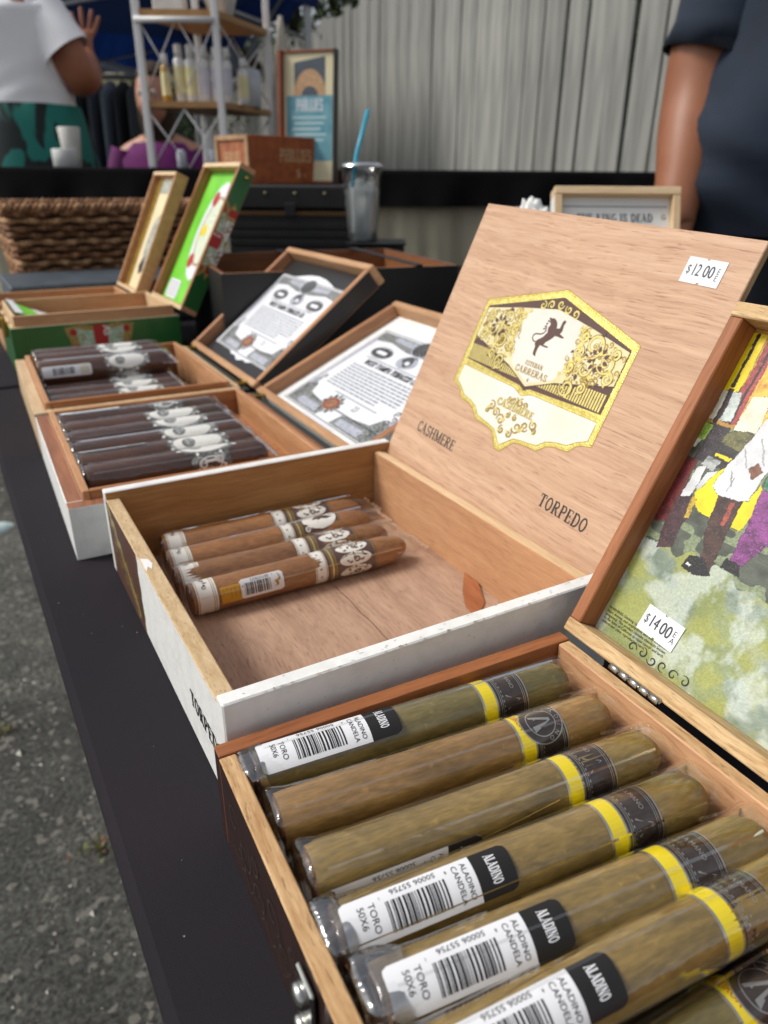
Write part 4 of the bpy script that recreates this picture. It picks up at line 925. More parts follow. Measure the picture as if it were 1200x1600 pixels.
def cigar_b(loc,yaw,label,roll,ring2,seed,lab=False):
    L,r=.150,.0102
    t=thing('cigar',label,'cigar',loc,yaw,'cigars in the white veneer-lidded box')
    cigar_body(L,r,[leaf_brown],t,seed,headlen=.022); cellophane(L,r,t,seed,tail=.010,tailw=1.15,cm=cello_mid)
    C=2*math.pi*r
    P=Print(); P.rect(.0022,.0145,-C/2,C/2,ring_white,0,40)
    for u in (.0030,.0120,.0132): P.rib([(u,-C/2+C*k/40) for k in range(41)],.0004,gold_dark,1)
    for v in (-.4,0,.4):
        for k in (-1,0,1): P.leaf(.0072,C*v+k*.0011,.0032-abs(k)*.0008,.0013,k*.9,brown_print,1)
        P.spiral(.0072,C*v+.0032,.0014,1.2,0,.0005,brown_print,1); P.spiral(.0072,C*v-.0032,.0014,1.2,0,.0005,brown_print,1,cw=-1)
    P.build('foot_band',t,cyl(r*1.006+.0001,roll,0,r))
    P=Print(); x=.078
    P.rect(x-.0006,x+.0445,-C/2,C/2,brown_print,0,40)
    P.rect(x,x+.0085,-C/2,C/2,ring_white,1,40); 
    for u in (x+.0008,x+.0078,x+.0108,x+.0140,x+.0150,x+.0435): P.rib([(u,-C/2+C*k/40) for k in range(41)],.0005,gold_dark,2)
    P.rect(x+.0118,x+.0130,-C/2,C/2,gold_print,2,40)
    for v in (0,):
        if ring2=='lion':
            P.ell(x+.0300,0,.0130,.0105,ring_white,3,14)
            P.poly([(x+.024,-.002),(x+.027,.001),(x+.030,.0045),(x+.033,.006),(x+.037,.0045),(x+.034,.0025),(x+.036,0),(x+.040,-.002),(x+.035,-.0035),(x+.031,-.002),(x+.027,-.0055),(x+.0285,-.002)],brown_print,5)
            for k in range(4): P.spiral(x+.0190,-.009+.006*k,.0024,1.4,k,.0008,ring_white,3)
        else:
            for k in range(7):
                vv=-C*.42+C*.14*k; P.ell(x+.0290,vv,.0115,.0046,ring_white,2+.2*(k%2),8,16)
                [P.leaf(x+.0225+.0021*q,vv+.0022*math.sin(q*1.9+k),.0030,.0014,q*1.1+k*.7,brown_print if q%3 else gold_dark,3.4+.05*q) for q in range(8)]; P.spiral(x+.0300,vv,.0024,1.5,k,.0008,brown_print,3.9,cw=(-1)**k); P.rib([(x+.019,vv+.0018),(x+.024,vv+.0034),(x+.031,vv+.0030),(x+.038,vv+.0010)],.0005,gold_dark,3.9); P.leaf(x+.0215,vv,.0034,.0020,math.pi,ring_white,3); P.leaf(x+.0370,vv,.0034,.0020,0,ring_white,3)
                P.leaf(x+.0285,vv+.0022,.0030,.0016,1.57,brown_print,3.5)
    for k in range(12): P.leaf(x+.0030,-C/2+C*k/12,.0018,.0012,0,brown_print,2)
    P.build('band',t,cyl(r*1.006+.0001,roll,0,r))
    if lab: label_b(t,r)
    return t
for i,(x,y,yw,lab,ro,rg) in enumerate([(.0295,.2262,-.015,'brown cigar lying along the far wall of the white box, half hidden by its neighbour',.2,'scroll'),
    (.0265,.2015,.01,'brown cigar second from the far wall of the white box, lion on its white band',.0,'lion'),
    (.0255,.1775,-.015,'brown cigar third from the far wall of the white box, its band half covered',.5,'scroll'),
    (.0275,.1540,-.005,'nearest brown cigar in the white box, amber and white barcode sticker',-.2,'scroll')]):
    cigar_b(inbox(BK,x,y,.0057),BK[2]+yw,lab,ro,rg,seed=70+i,lab=(i==3))
# ------------------------------------------------------------------ two boxes of dark cigars with certificate lids
engr=mat('grey_engraving','4a4d4a',rough=.5,col2='9a9d9c',vs=520,detail=6,lo=.42,hi=.6)
engr_dark=mat('dark_engraving','26282a',rough=.5,col2='6a6d6c',vs=700,detail=6,lo=.45,hi=.62)
lilac=mat('pale_lilac_print','b9bcc8',rough=.5,col2='8f939c',vs=420)
ink_soft=mat('soft_grey_ink','6a7078',rough=.6)
brown_seal=mat('brown_seal_print','7a4a33',rough=.5,col2='a77a5a',vs=500)
def certificate(parent,u0,u1,v0,v1,z,title_off=0):
    P=Print(); w_=u1-u0; h=v1-v0; X=lambda a:u0+w_*a; Y=lambda b:v0+h*b
    # scalloped paper
    top=[(X(1),Y(.97)),(X(.8),Y(.97)),(X(.72),Y(1)),(X(.62),Y(1.03)),(X(.5),Y(1.045)),(X(.38),Y(1.03)),(X(.28),Y(1)),(X(.2),Y(.97)),(X(0),Y(.97))]
    bot=[(X(0),Y(0)),(X(.3),Y(0)),(X(.36),Y(-.03)),(X(.42),Y(-.02)),(X(.5),Y(-.055)),(X(.58),Y(-.02)),(X(.64),Y(-.03)),(X(.7),Y(0)),(X(1),Y(0))]
    P.poly(top+bot,paper_white,1)
    P.rib([(X(.015),Y(.01)),(X(.015),Y(.96)),(X(.985),Y(.96)),(X(.985),Y(.01))],w_*.006,engr_dark,2,True)
    P.poly([(X(.03),Y(.83)),(X(.03),Y(.945)),(X(.97),Y(.945)),(X(.97),Y(.83)),(X(.8),Y(.86)),(X(.6),Y(.82)),(X(.4),Y(.82)),(X(.2),Y(.86))],engr,2)
    P.poly([(X(.2),Y(.89)),(X(.2),Y(.93)),(X(.42),Y(.93)),(X(.42),Y(.87))],lilac,3); P.poly([(X(.58),Y(.87)),(X(.58),Y(.93)),(X(.8),Y(.93)),(X(.8),Y(.89))],lilac,3)
    P.ell(X(.5),Y(.90),w_*.09,h*.085,engr_dark,3,14); P.ring(X(.5),Y(.90),w_*.09,h*.085,w_*.008,lilac,4)
    for s in (0,1):
        a=lambda t:X(t) if s==0 else X(1-t)
        P.poly([(a(.025),Y(.10)),(a(.025),Y(.85)),(a(.06),Y(.85)),(a(.05),Y(.30)),(a(.09),Y(.2)),(a(.09),Y(.10))],lilac,2.5)
        P.poly([(a(.03),Y(.02)),(a(.03),Y(.22)),(a(.12),Y(.25)),(a(.16),Y(.16)),(a(.40),Y(.12)),(a(.42),Y(.02))],engr,3)
        P.poly([(a(.14),Y(.035)),(a(.14),Y(.10)),(a(.38),Y(.095)),(a(.38),Y(.035))],lilac,4)
        for k in range(6): P.spiral(a(.07+.02*(k%2)),Y(.08+.05*k),w_*.022,1.3,k,w_*.006,engr_dark,4.5,cw=(-1)**k)
    for x,y,rx,ry in ((.24,.735,.095,.055),(.78,.735,.095,.055)):
        P.ell(X(x),Y(y),w_*rx,h*ry,engr_dark,4,14); 
        for k in range(22):
            a=2*math.pi*k/22; P.leaf(X(x)+w_*rx*.93*math.cos(a),Y(y)+h*ry*.93*math.sin(a),w_*.016,w_*.012,a,engr_dark,4)
        P.rrect(X(x-.052),X(x+.052),Y(y-.018),Y(y+.018),h*.012,paper_white,5,4)
    P.ell(X(.51),Y(.735),w_*.085,h*.07,lilac,4,14); P.ell(X(.50),Y(.760),w_*.045,h*.045,engr_dark,5,12); P.ell(X(.515),Y(.725),w_*.028,h*.028,paper_white,6,8); P.spiral(X(.53),Y(.74),w_*.05,1.3,1,w_*.012,engr_dark,6)
    P.rib([(X(.17),Y(.655)),(X(.83),Y(.655))],h*.006,ink_soft,3)
    P.serif('WEST TAMPA TOBACCO CO.',X(.50),Y(.583),h*.052,mat('title_ink','17181c',rough=.5),5,sx=1.05*w_/h*.70,align='c',wt=1.5)
    r=random.Random(4)
    for k in range(9):
        y=.545-.030*k; u=.15; e=.85 if k<7 else .7
        while u<e:
            q=r.uniform(.02,.07); P.rib([(X(u),Y(y)),(X(min(u+q,e)),Y(y))],h*.011,ink_soft,3); u+=q+.009
    P.rib([(X(.32),Y(.262)),(X(.78),Y(.262))],h*.007,ink_soft,3)
    for k in range(12):
        a=2*math.pi*k/12; P.leaf(X(.42)+w_*.06*math.cos(a),Y(.155)+h*.06*math.sin(a),w_*.035,w_*.028,a,engr if k%2 else engr_dark,5)
    P.ell(X(.42),Y(.155),w_*.07,h*.065,brown_seal,6,12); P.ring(X(.42),Y(.155),w_*.055,h*.048,w_*.008,mat('seal_red','7c2f22'),7); P.rib([(X(.38),Y(.155)),(X(.46),Y(.155))],h*.022,brown_seal,8)
    P.text('23',X(.60),Y(.185),h*.05,ink_soft,4,sx=.9)
    P.rib([(X(.20),Y(.13)),(X(.95),Y(.13))],h*.010,engr_dark,4.2)
    return P.build('certificate_print',parent,lambda u,v,hh:(u,v,z+hh),.00008)
BT=(.0434,.496,-.0323)
outer_red=wood('rim_walnut','a06b4c','83533a','y',fine=420,coarse=80,squash=14,pamt=.3,pore='5c3524',rough=.45)
outer_pale=wood('rim_pale','d6bd98','bd9d76','y',fine=420,coarse=80,squash=14,pamt=.25,rough=.5)
liner=wood('liner_cedar','c4936a','a8764f','y',fine=420,coarse=80,squash=14,pamt=.25,pore='7a4c2c',rough=.55)
liner_x=wood('liner_cedar_along','b27b4e','94603a','x',fine=420,coarse=80,squash=14,pamt=.25,pore='6a3f22',rough=.55)
slate=mat('dark_green_strip','2c3431',rough=.4)
def box_c(y0,D,rim,ext,floor_z,label,lidspec,white_in):
    W,H=.216,.040; b=(BT[0],BT[1],BT[2]); o=inbox(b,0,y0,0)
    root=thing('cigar_box',label,'cigar box',o,BT[2])
    board('wall',0,.0112,.0114,D,0,H,ext,root,.0006,{'+z':rim,'+x':rim})
    board('wall',0,.2040,0,.0113,0,H,ext,root,.0012,{'+z':rim,'+y':rim},seg=2); board('wall',.0114,.2040,D-.0100,D,0,H,rim,root,.0012)
    board('wall',.196,.2065,.0114,D-.0102,0,H,rim,root,.001)
    board('gap_shade_strip',.2070,.2150,.002,D-.002,0,H-.002,slate,root,.001)  # dark strip standing in for the shaded gap between rim and lid
    a,c=.0115,.0113; e=D-.0101
    board('liner',a,a+.005,c,e,.006,.0465,liner,root,.0006); board('liner',.1900,.1952,c,e,.006,.0465,liner,root,.0006)
    board('liner',a+.0052,.1898,c,c+.005,.006,.0462,liner_x,root,.0006); board('liner',a+.0052,.1898,e-.005,e,.006,.0465,liner_x,root,.0006)
    board('floor_panel',.0114,.1955,.0114,e,.001,floor_z,black_matte if floor_z<.01 else liner_x,root,0)
    th,L,lw,dep=lidspec; M=lid_matrix(.2162,D-.001,.0405,th)
    p=frame_lid(root,M,D-.002,L,dep,.0085,-.014,white_paint if white_in else black_matte,wood('lid_rail_wood','c39a72','a67a54','x',fine=420,coarse=80,squash=14,pamt=.25),wood('lid_rail_side','b98860','97684a','y',fine=420,coarse=80,squash=14,pamt=.25),ext=white_paint if white_in else black_matte,panel_ext=white_paint if white_in else black_matte,back_t=.005,bev=.0012)
    if white_in: certificate(p,.022,D-.024,.018,.160,-.0138)
    else: certificate(p,.024,D-.026,.026,.160,-.0138)
    for k,yy in enumerate((.016,D-.03)):
        h=board('hinge',.2058,.2150,yy,yy+.012,H-.0008,H+.0012,brass,root,.0003)
        for q in range(4): tube('knuckle',[(.2150,yy+q*.003,H+.0015),(.2150,yy+q*.003+.0027,H+.0015)],.0013,brass,h,8)
    return root,o
r1,o1=box_c(0,.235,outer_red,white_paint,.0215,'white cigar box of fat dark cigars, its white lined lid holding a certificate',(.4438,.1891,.009,.020),True)
r0,o0=box_c(.2455,.2505,outer_pale,outer_pale,.006,'box of dark cigars before the green box, black lid holding a certificate',(.6766,.1905,.009,.024),False)
band_grey=mat('grey_band_print','6f716e',rough=.4,col2='b5b7b3',vs=420,detail=6,lo=.42,hi=.6,metal=.2)
band_grey_d=mat('dark_grey_band_print','3f403e',rough=.4,col2='7d7e7a',vs=420,detail=5,metal=.2)
def cigar_c(loc,yaw,label,roll,seed,style=0,lab=None,group='dark cigars in the certificate boxes'):
    L,r=.143,.0132
    t=thing('cigar',label,'cigar',loc,yaw,group)
    cigar_body(L,r,[leaf_dark],t,seed); cellophane(L,r,t,seed,tail=.004,x0=-.0045,cm=cello_soft)
    P=Print(); C=2*math.pi*r; x=.092
    P.rect(x-.012,x+.016,-C/2,C/2,band_grey_d,0,36)
    for k in range(4):
        vv=C*(.25*k); vv=vv if vv<C/2 else vv-C
        if k%2==style%2:
            P.ell(x,vv,.0260,.0125,band_grey_d,1,14); P.ell(x,vv,.0235,.0112,band_grey,2,14); P.ell(x-.001,vv,.0200,.0098,ring_white,3,14)
            for q in range(16): aa=q*.3927; P.leaf(x+.0225*math.cos(aa),vv+.0108*math.sin(aa),.004,.0026,aa,ring_white if q%2 else band_grey_d,2.5)
            P.ell(x-.0085,vv,.0050,.0050,band_grey,4,8); P.ring(x-.0085,vv,.0050,.0048,.0007,band_grey_d,5)
            P.rrect(x-.0015,x+.0125,vv-.0052,vv+.0052,.0018,ring_white,5,8)
            for q in range(3): P.rib([(x+.001+.0036*q,vv+.0035),(x+.001+.0036*q,vv-.0035)],.0014,lilac,6)
        else:
            for q in range(7): a=q*.9; P.ell(x+.011*math.cos(a),vv+.006*math.sin(a),.0058,.0042,band_grey if q%2 else band_grey_d,1+.2*q,8,14)
            P.ring(x,vv,.0085,.0055,.0010,ring_white,4); P.spiral(x-.006,vv,.0042,1.4,seed,.0012,ring_white,4); P.spiral(x+.007,vv+.002,.0036,1.4,seed+2,.0010,ring_white,4,cw=-1)
            P.rib([(x-.010,vv-.004),(x-.004,vv+.002),(x+.004,vv+.0025),(x+.012,vv-.003)],.0024,ring_white,5)
    P.build('band',t,cyl(r*1.006+.0001,roll-.35,0,r))
    if lab is not None:
        P=Print(); R=r*1.05*1.02+.0003
        P.rrect(0,.052,-.0065,.0065,.002,label_white,0,12); barcode(P,.011,.034,-.004,.0042,mat('barcode_grey','3c3d42'),2,9); P.rrect(.040,.050,-.005,.005,.001,mat('label_cream','d9d3bd'),2,8)
        P.build('barcode_label',t,cyl(R,lab,-.001,r))
    return t
b1=lambda x,y,z:inbox(BT,x,y,z); b0_=lambda x,y,z:inbox(BT,x,.2455+y,z)
for i,(y,ro,st,lb,lab) in enumerate([(.2035,.2,1,.3,'fat dark cigar farthest back in the white certificate box, white sticker on top'),
    (.1745,.1,0,None,'fat dark cigar second from the back of the white certificate box, white oval band'),
    (.1460,.25,0,None,'fat dark cigar third from the back of the white certificate box, middle of the row'),
    (.1170,.05,0,None,'fat dark cigar fourth from the back of the white certificate box'),
    (.0880,-.1,0,.5,'fat dark cigar next to the nearest one, glossy white sticker over its foot end'),
    (.0590,-.9,1,None,'nearest fat dark cigar in the white certificate box, grey ornate band facing out')]):
    cigar_c(b1(.0205,y-.003,.0217),BT[2]+.0,lab,ro,90+i,st,lb)
for i,(y,z,ro,lb,lab) in enumerate([(.213,.0300,.1,None,'dark cigar farthest back on the upper row before the green box'),(.182,.0310,.3,None,'dark cigar in the middle of the upper row before the green box'),(.151,.0300,-.5,-1.35,'dark cigar with cream barcode sticker, front of the upper row before the green box')]):
    cigar_c(b0_(.0225,y,z),BT[2],lab,ro,110+i,0,lb)
for i,y in enumerate((.2230,.1955,.168,.1405,.112,.083,.054)):
    lab=['dark cigar of the lower layer hidden under the upper row before the green box']*4+['dark lower cigar just in front of the stacked row before the green box','dark lower cigar second in front of the stacked row before the green box','dark lower cigar against the cedar divider before the green box']
    cigar_c(b0_(.0225,y,.0062),BT[2],lab[i],.2,120+i,0,None,group='cigars of the lower layer')
# ------------------------------------------------------------------ green box
green=mat('green_lacquer','256b30',rough=.35,col2='1f5f2a',vs=20,coat=.3); bright_green=mat('bright_green_paper','5fbf1e',rough=.5,col2='7fd53f',vs=14)
mint=mat('pale_mint_print','bfd3bd',rough=.5,col2='8fae93',vs=260); goldish=mat('ornate_gold_print','b7a05c',rough=.5,col2='8b6a30',vs=300,detail=5)
def crest(parent,fn,w_,h,word):
    P=Print(); 
    P.poly([(-w_*.5,h*.95),(-w_*.42,h*.55),(-w_*.5,h*.4),(-w_*.36,0),(w_*.36,0),(w_*.5,h*.4),(w_*.42,h*.55),(w_*.5,h*.95),(w_*.25,h),(0,h*.92),(-w_*.25,h)],goldish,1)
    P.poly([(-w_*.36,h*.92),(-w_*.30,h*.5),(-w_*.2,h*.1),(w_*.2,h*.1),(w_*.30,h*.5),(w_*.36,h*.92),(w_*.15,h*.85),(-w_*.15,h*.85)],mint,2)
    for s in (-1,1):
        P.poly([(s*w_*.33,0),(s*w_*.33,h*.55),(s*w_*.42,h*.55),(s*w_*.42,0)],red_ink,3); P.ell(s*w_*.38,h*.84,w_*.05,h*.08,red_ink,3,8)
        for k in range(4): P.spiral(s*w_*(.12+.05*k),h*(.2+.17*k),w_*.05,1.3,k,w_*.014,goldish if k%2 else ring_white,3.5,cw=s)
        P.poly([(s*w_*.03,h*.05),(s*w_*.28,h*.05),(s*w_*.28,h*.42),(s*w_*.10,h*.40)],ring_white,2.6)
        for k in range(3): P.spiral(s*w_*(.10+.07*k),h*.22,w_*.035,1.2,k,w_*.012,brown_print,3.2,cw=s)
    P.poly([(-w_*.10,h*.36),(-w_*.10,h*.98),(w_*.10,h*.98),(w_*.10,h*.36),(0,h*.28)],red_ink,4)
    P.text(word,w_*.045,h*.94,h*.16,ring_white,5,rot=-math.pi/2,sx=.85,bold=.03)
    return P.build('crest_label',parent,fn)
def box_green():
    X0,Y0,W,D,H=.066,1.073,.223,.165,.0640
    root=thing('cigar_box','bright green lacquered cigar box with red and gold crest, lid standing open','cigar box',(X0,Y0,0),0)
    g=lambda **k:k
    board('wall',0,W,0,.006,0,H,green,root,.002,{'+z':pale_wood},seg=2); board('wall',0,W,D-.006,D,0,H,green,root,.002,{'+z':pale_wood},seg=2)
    board('wall',0,.006,.0062,D-.0062,0,H,green,root,.001,{'+z':pale_wood_y}); board('wall',W-.006,W,.0062,D-.0062,0,H,green,root,.001,{'+z':pale_wood_y})
    for a in ((.0062,W-.0062,.0062,.0105),(.0062,W-.0062,D-.0105,D-.0062)): board('liner',*a,.004,H+.014,tan_wood,root,.0006,{'+z':pale_wood})
    for a in ((.0062,.0100,.0107,D-.0107),(W-.0100,W-.0062,.0107,D-.0107)): board('liner',*a,.004,H+.014,pale_wood_y,root,.0006)
    board('floor_panel',.0101,W-.0101,.0107,D-.0107,.001,.004,tan_wood,root,0)
    crest(root,planemap((W*.50,-.0002,.002),(1,0,0),(0,0,1),(0,-1,0)),.092,H-.004,'AS')
    # folded liner papers standing up inside at the left
    V=[(.012,.02,.080),(.012,.15,.080),(.042,.14,.066),(.048,.03,.066)]; meshobj('paper_flap',V,[(0,3,2,1)],bright_green,root)
    V=[(.0115,.018,.0815),(.0115,.152,.0815),(.020,.15,.079),(.022,.02,.079)]; meshobj('paper_edge',V,[(0,3,2,1)],paper_white,root)
    V=[(.048,.03,.0665),(.042,.14,.0665),(.085,.13,.050),(.10,.05,.048)]; meshobj('tissue',V,[(0,3,2,1)],mat('white_tissue','e8e8e4',rough=.7,var=.2,vs=60,bump=.6,bs=150),root)
    for y in (.04,.11): board('clasp',-.006,-.0005,y,y+.02,.046,.072,brass,root,.001)
    M=lid_matrix(W+.001,D,H+.007,R_(61)); L=.222
    p=frame_lid(root,M,D,L,.025,.007,-.015,bright_green,tan_wood,wood('lid_side_red','b57c50','986040','y',fine=420,coarse=80,squash=14,pamt=.2),ext=green,panel_ext=green,bottom_front=pale_wood,top_front=pale_wood)
    for q in p.children:
        pass
    P=Print(); c0=(D*.62,L*.55)
    P.ell(c0[0],c0[1],.050,.078,paper_white,1,20); P.ell(c0[0],c0[1],.034,.050,mat('pale_scene','dfe3c9',rough=.5,col2='b9c9b4',vs=200),2,16); P.ring(c0[0],c0[1],.036,.053,.004,goldish,3)
    for sx,sy in ((-.022,.050),(-.026,-.048),(.025,.050),(.025,-.048)): P.ell(c0[0]+sx,c0[1]+sy,.012,.012,red_ink,4,10)
    P.ell(c0[0]-.02,c0[1],.012,.010,yellow_ink,4,8); P.rrect(.020,.075,.010,.040,.002,paper_white,2,4)
    for k in range(5): P.rib([(.024,.035-.005*k),(.070,.035-.005*k)],.0012,ink_soft,3)
    P.build('lining_print',p,lambda u,v,h:(u,v,-.0145+h))
    # crest wraps the outside of the near rail
    crest(p,planemap((D+.0003,L*.5,-.0247),(0,1,0),(0,0,1),(1,0,0)),.115,.0235,'NOIA')
    tube('lid_stud',[(D+.001,L*.93,-.016),(D+.006,L*.93,-.016)],[.003,.002],brass,p,10)
box_green()
def box_slate():
    slate2=mat('slate_box_paint','3c454d',rough=.45,col2='4a545c',vs=30)
    X0,Y0,W,D,H=.066,1.246,.200,.135,.070
    root=thing('cigar_box','wooden cigar box behind the green one, open lid lined in cream with a gold strip','cigar box',(X0,Y0,0),0)
    tray(root,W,D,H,.006,(tan_wood,{}),(tan_wood,{}),(tan_wood,{}),(tan_wood,{}),m_floor=tan_wood)
    M=lid_matrix(W+.001,D,H+.003,R_(64)); L=.200
    cream=mat('cream_lining','e3cf9f',rough=.5,col2='ead9b0',vs=14)
    p=frame_lid(root,M,D,L,.021,.006,-.011,cream,tan_wood,tan_wood,ext=tan_wood,panel_ext=tan_wood,bottom_front=pale_wood,top_front=pale_wood,)
    gm=mat('gold_strip','b8963a',rough=.35,metal=.6,col2='8d6c20',vs=160,detail=6,bump=.6,bs=500)
    P=Print(); P.rect(.0072,.034,.0072,L-.0072,gm,1); P.rect(.034,.037,.0072,L-.0072,gold,1)
    gp=mat('grey_vignette','8b8f86',rough=.5,col2='b9bcae',vs=120); P.poly([(.065,.05),(.058,.08),(.065,.12),(.09,.135),(.11,.12),(.118,.08),(.11,.05),(.09,.035)],gp,1); P.poly([(.058,.045),(.070,.030),(.088,.038),(.078,.065)],black_ink,2); P.poly([(.040,.168),(.040,.190),(.125,.190),(.125,.168)],gp,2)
    P.build('lining_print',p,lambda u,v,h:(u,v,-.0105+h))
box_slate()
def slate_box():
    slate2=mat('slate_box_paint','3c454d',rough=.45,col2='4a545c',vs=30)
    root=thing('storage_box','low slate grey box between the wicker basket and the open wooden boxes','box',(.100,1.400,0),0)
    board('body',0,.34,0,.20,0,.062,slate2,root,.003); board('lid',-.002,.342,-.002,.202,.0625,.076,slate2,root,.003); board('dark_notch',.03,.11,-.0035,-.0022,.020,.050,black_matte,root,.0005)  # black patch stands for the notch, its inner shade put into the colour
slate_box()
# ------------------------------------------------------------------ wicker basket
def basket():
    w1=mat('wicker','a0724c',rough=.8,col2='5d3f29',vs=180,bump=.8,bs=500,rnd=.25); w2=mat('wicker_light','c49b70',rough=.8,col2='8f6747',vs=180,bump=.8,bs=500)
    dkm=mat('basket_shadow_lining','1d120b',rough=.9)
    x0,y0,W,D,H=.158,1.66,.38,.24,at(25,322,1.49).z
    root=thing('wicker_basket','brown woven wicker basket with braided rim behind the cigar boxes','basket',(x0,y0,0),0)
    fl=.028 # outward flare
    def per(t,z):  # t along front/right/back/left
        k=fl*z/H; ax,bx,ay,by=-k,W+k,-k,D+k; lw,lh=bx-ax,by-ay; T=2*(lw+lh); s=(t%1)*T
        if s<lw: return ax+s,ay,0,-1
        s-=lw
        if s<lh: return bx,ay+s,1,0
        s-=lh
        if s<lw: return bx-s,by,0,1
        s-=lw; return ax,by-s,-1,0
    # dark inner shell, the shade behind the weave put into its colour
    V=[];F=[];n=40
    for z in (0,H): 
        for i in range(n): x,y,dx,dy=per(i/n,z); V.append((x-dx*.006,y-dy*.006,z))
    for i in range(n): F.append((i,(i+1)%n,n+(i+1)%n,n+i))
    F.append(tuple(range(n))[::-1]); meshobj('shade_shell',V,F,dkm,root)
    NS=66; rows=14
    for r in range(rows):
        z=.008+(H-.022)*r/(rows-1); V=[];F=[]; m_=NS*6
        for i in range(m_):
            t=i/m_; x,y,dx,dy=per(t,z); ph=t*NS*math.pi+r*math.pi; d=.007*math.cos(ph); rr=.0050*(1+.15*math.cos(ph))
            for k in range(6):
                a=2*math.pi*k/6; V.append((x+dx*(d+.0045*math.cos(a)),y+dy*(d+.0045*math.cos(a)),z+rr*1.15*math.sin(a)+.0012*math.sin(ph*.5+r)))
        for i in range(m_):
            j=(i+1)%m_
            for k in range(6): F.append((i*6+k,i*6+(k+1)%6,j*6+(k+1)%6,j*6+k))
        meshobj('weaver',V,F,w1 if r%3 else w2,root,smooth=True)
    for j in range(3):
        pts=[]; m_=260
        for i in range(m_):
            t=i/m_; x,y,dx,dy=per(t,H); a=t*2*math.pi*46+j*2.094; pts.append((x+dx*.006*math.cos(a),y+dy*.006*math.cos(a),H-.004+.006*math.sin(a)))
        tube('rim_braid',pts,.0045,w2 if j==0 else w1,root,6,closed=True)
basket()
# ------------------------------------------------------------------ things further along the display
def frame_at(p,xdir):
    x=Vector(xdir); x.z=0; x.normalize(); z=Vector((0,0,1)); y=z.cross(x)
    m=Matrix.Identity(4)
    for i in range(3): m[i][0],m[i][1],m[i][2],m[i][3]=x[i],y[i],z[i],p[i]
    return m
# black trunk
def trunk():
    p=at(352,288,1.62); q=at(570,288,1.62); W=(q-p).length; Dp=.20; H=p.z
    root=thing('trunk','black studded trunk carrying the orange wooden crate','trunk',mat=frame_at((p.x,p.y,0),q-p))
    m=mat('trunk_black','101011',rough=.5,col2='181819',vs=60,bump=.3,bs=900)
    board('body',0,W,0,Dp,0,H-.048,m,root,.003)
    lid=board('lid',-.003,W+.003,-.003,Dp+.003,H-.046,H,m,root,.004)
    for k in range(5): tube('stud',[(.02+k*(W-.04)/4,-.003,H-.016),(.02+k*(W-.04)/4,-.007,H-.016)],[.0042,.0025],mat('stud_brass','8b8468',rough=.35,metal=.9),lid,12)
    board('trim_band',-.001,W+.001,-.0045,-.0012,H-.058,H-.050,mat('trim_bronze','5a4020',rough=.5,metal=.3),root,.0005)
    for k in range(9): board('slat',.002,W-.002,-.0035,-.0003,.012+k*.017,.024+k*.017,m,root,.0008)
    board('latch',W*.42,W*.50,-.008,-.0035,H-.060,H-.034,m,root,.001)
    return p,q,H,Dp
tp,tq,tH,tD=trunk()
rust=mat('orange_stained_wood','b4602f',rough=.7,col2='934a26',vs=60,bump=.5,bs=300,detail=6); rust_l=mat('faded_stained_wood','b9754f',rough=.8,col2='95573a',vs=60,bump=.5,bs=300); edge_l=mat('worn_crate_edge','c09a72',rough=.8,var=.3)
fade=mat('faded_lettering','ecd0a0',rough=.8,col2='d0a070',vs=180,detail=5)
def crate():
    c=at(392,283,1.66); r=at(509,284,1.69); z=tH+.001
    W=.243; Dl=.120; H=at(450,206,1.67).z-at(450,283,1.67).z
    root=thing('wooden_crate','old orange wooden crate lettered PHILLIES standing on the black trunk','crate',mat=frame_at((c.x,c.y,z),Vector((r.x-c.x,r.y-c.y,0))+FH*.0))
    ang=R_(118)
    # long front, and the left side going back obliquely
    t=.009
    board('front_panel',0,W,0,t,0,H,rust,root,.001); board('back_panel',0,W,Dl-t,Dl,0,H,rust,root,.001)
    board('end_panel',0,t,t+.0002,Dl-t-.0002,0,H-.001,rust_l,root,.001); board('end_panel',W-t,W,t+.0002,Dl-t-.0002,0,H-.001,rust,root,.001)
    board('bottom_panel',t+.0002,W-t-.0002,t+.0002,Dl-t-.0002,0,.006,rust,root,0)
    for a in ((0,.010,0,H),(Dl-.010,Dl,0,H)): board('corner_batten',-.0035,-.0003,a[0],a[1],a[2],a[3],edge_l,root,.0006)
    for a in ((.0102,Dl-.0102,0,.009),(.0102,Dl-.0102,H-.009,H)): board('corner_batten',-.0035,-.0003,*a,edge_l,root,.0006)
    P=Print(); P.serif('PHILLIES',W*.5,H*.47,H*.27,fade,1,sx=.74,align='c',wt=.9); P.text('5',W*.50,H*.14,H*.17,fade,1,bold=.03); P.text('c',W*.58,H*.14,H*.12,fade,1)
    P.build('lettering',root,planemap((0,-.0003,0),(1,0,0),(0,0,1),(0,-1,0)))
    P=Print(); P.serif('PHILLIES',Dl*.5,H*.42,H*.24,fade,1,sx=.55,align='c',wt=.9); P.build('lettering',root,planemap((-.0004,Dl,0),(0,-1,0),(0,0,1),(-1,0,0)))
    root.rotation_mode='XYZ'
    root.matrix_world=root.matrix_world@Matrix.Rotation(R_(34),4,'Z')
    return root
crate()
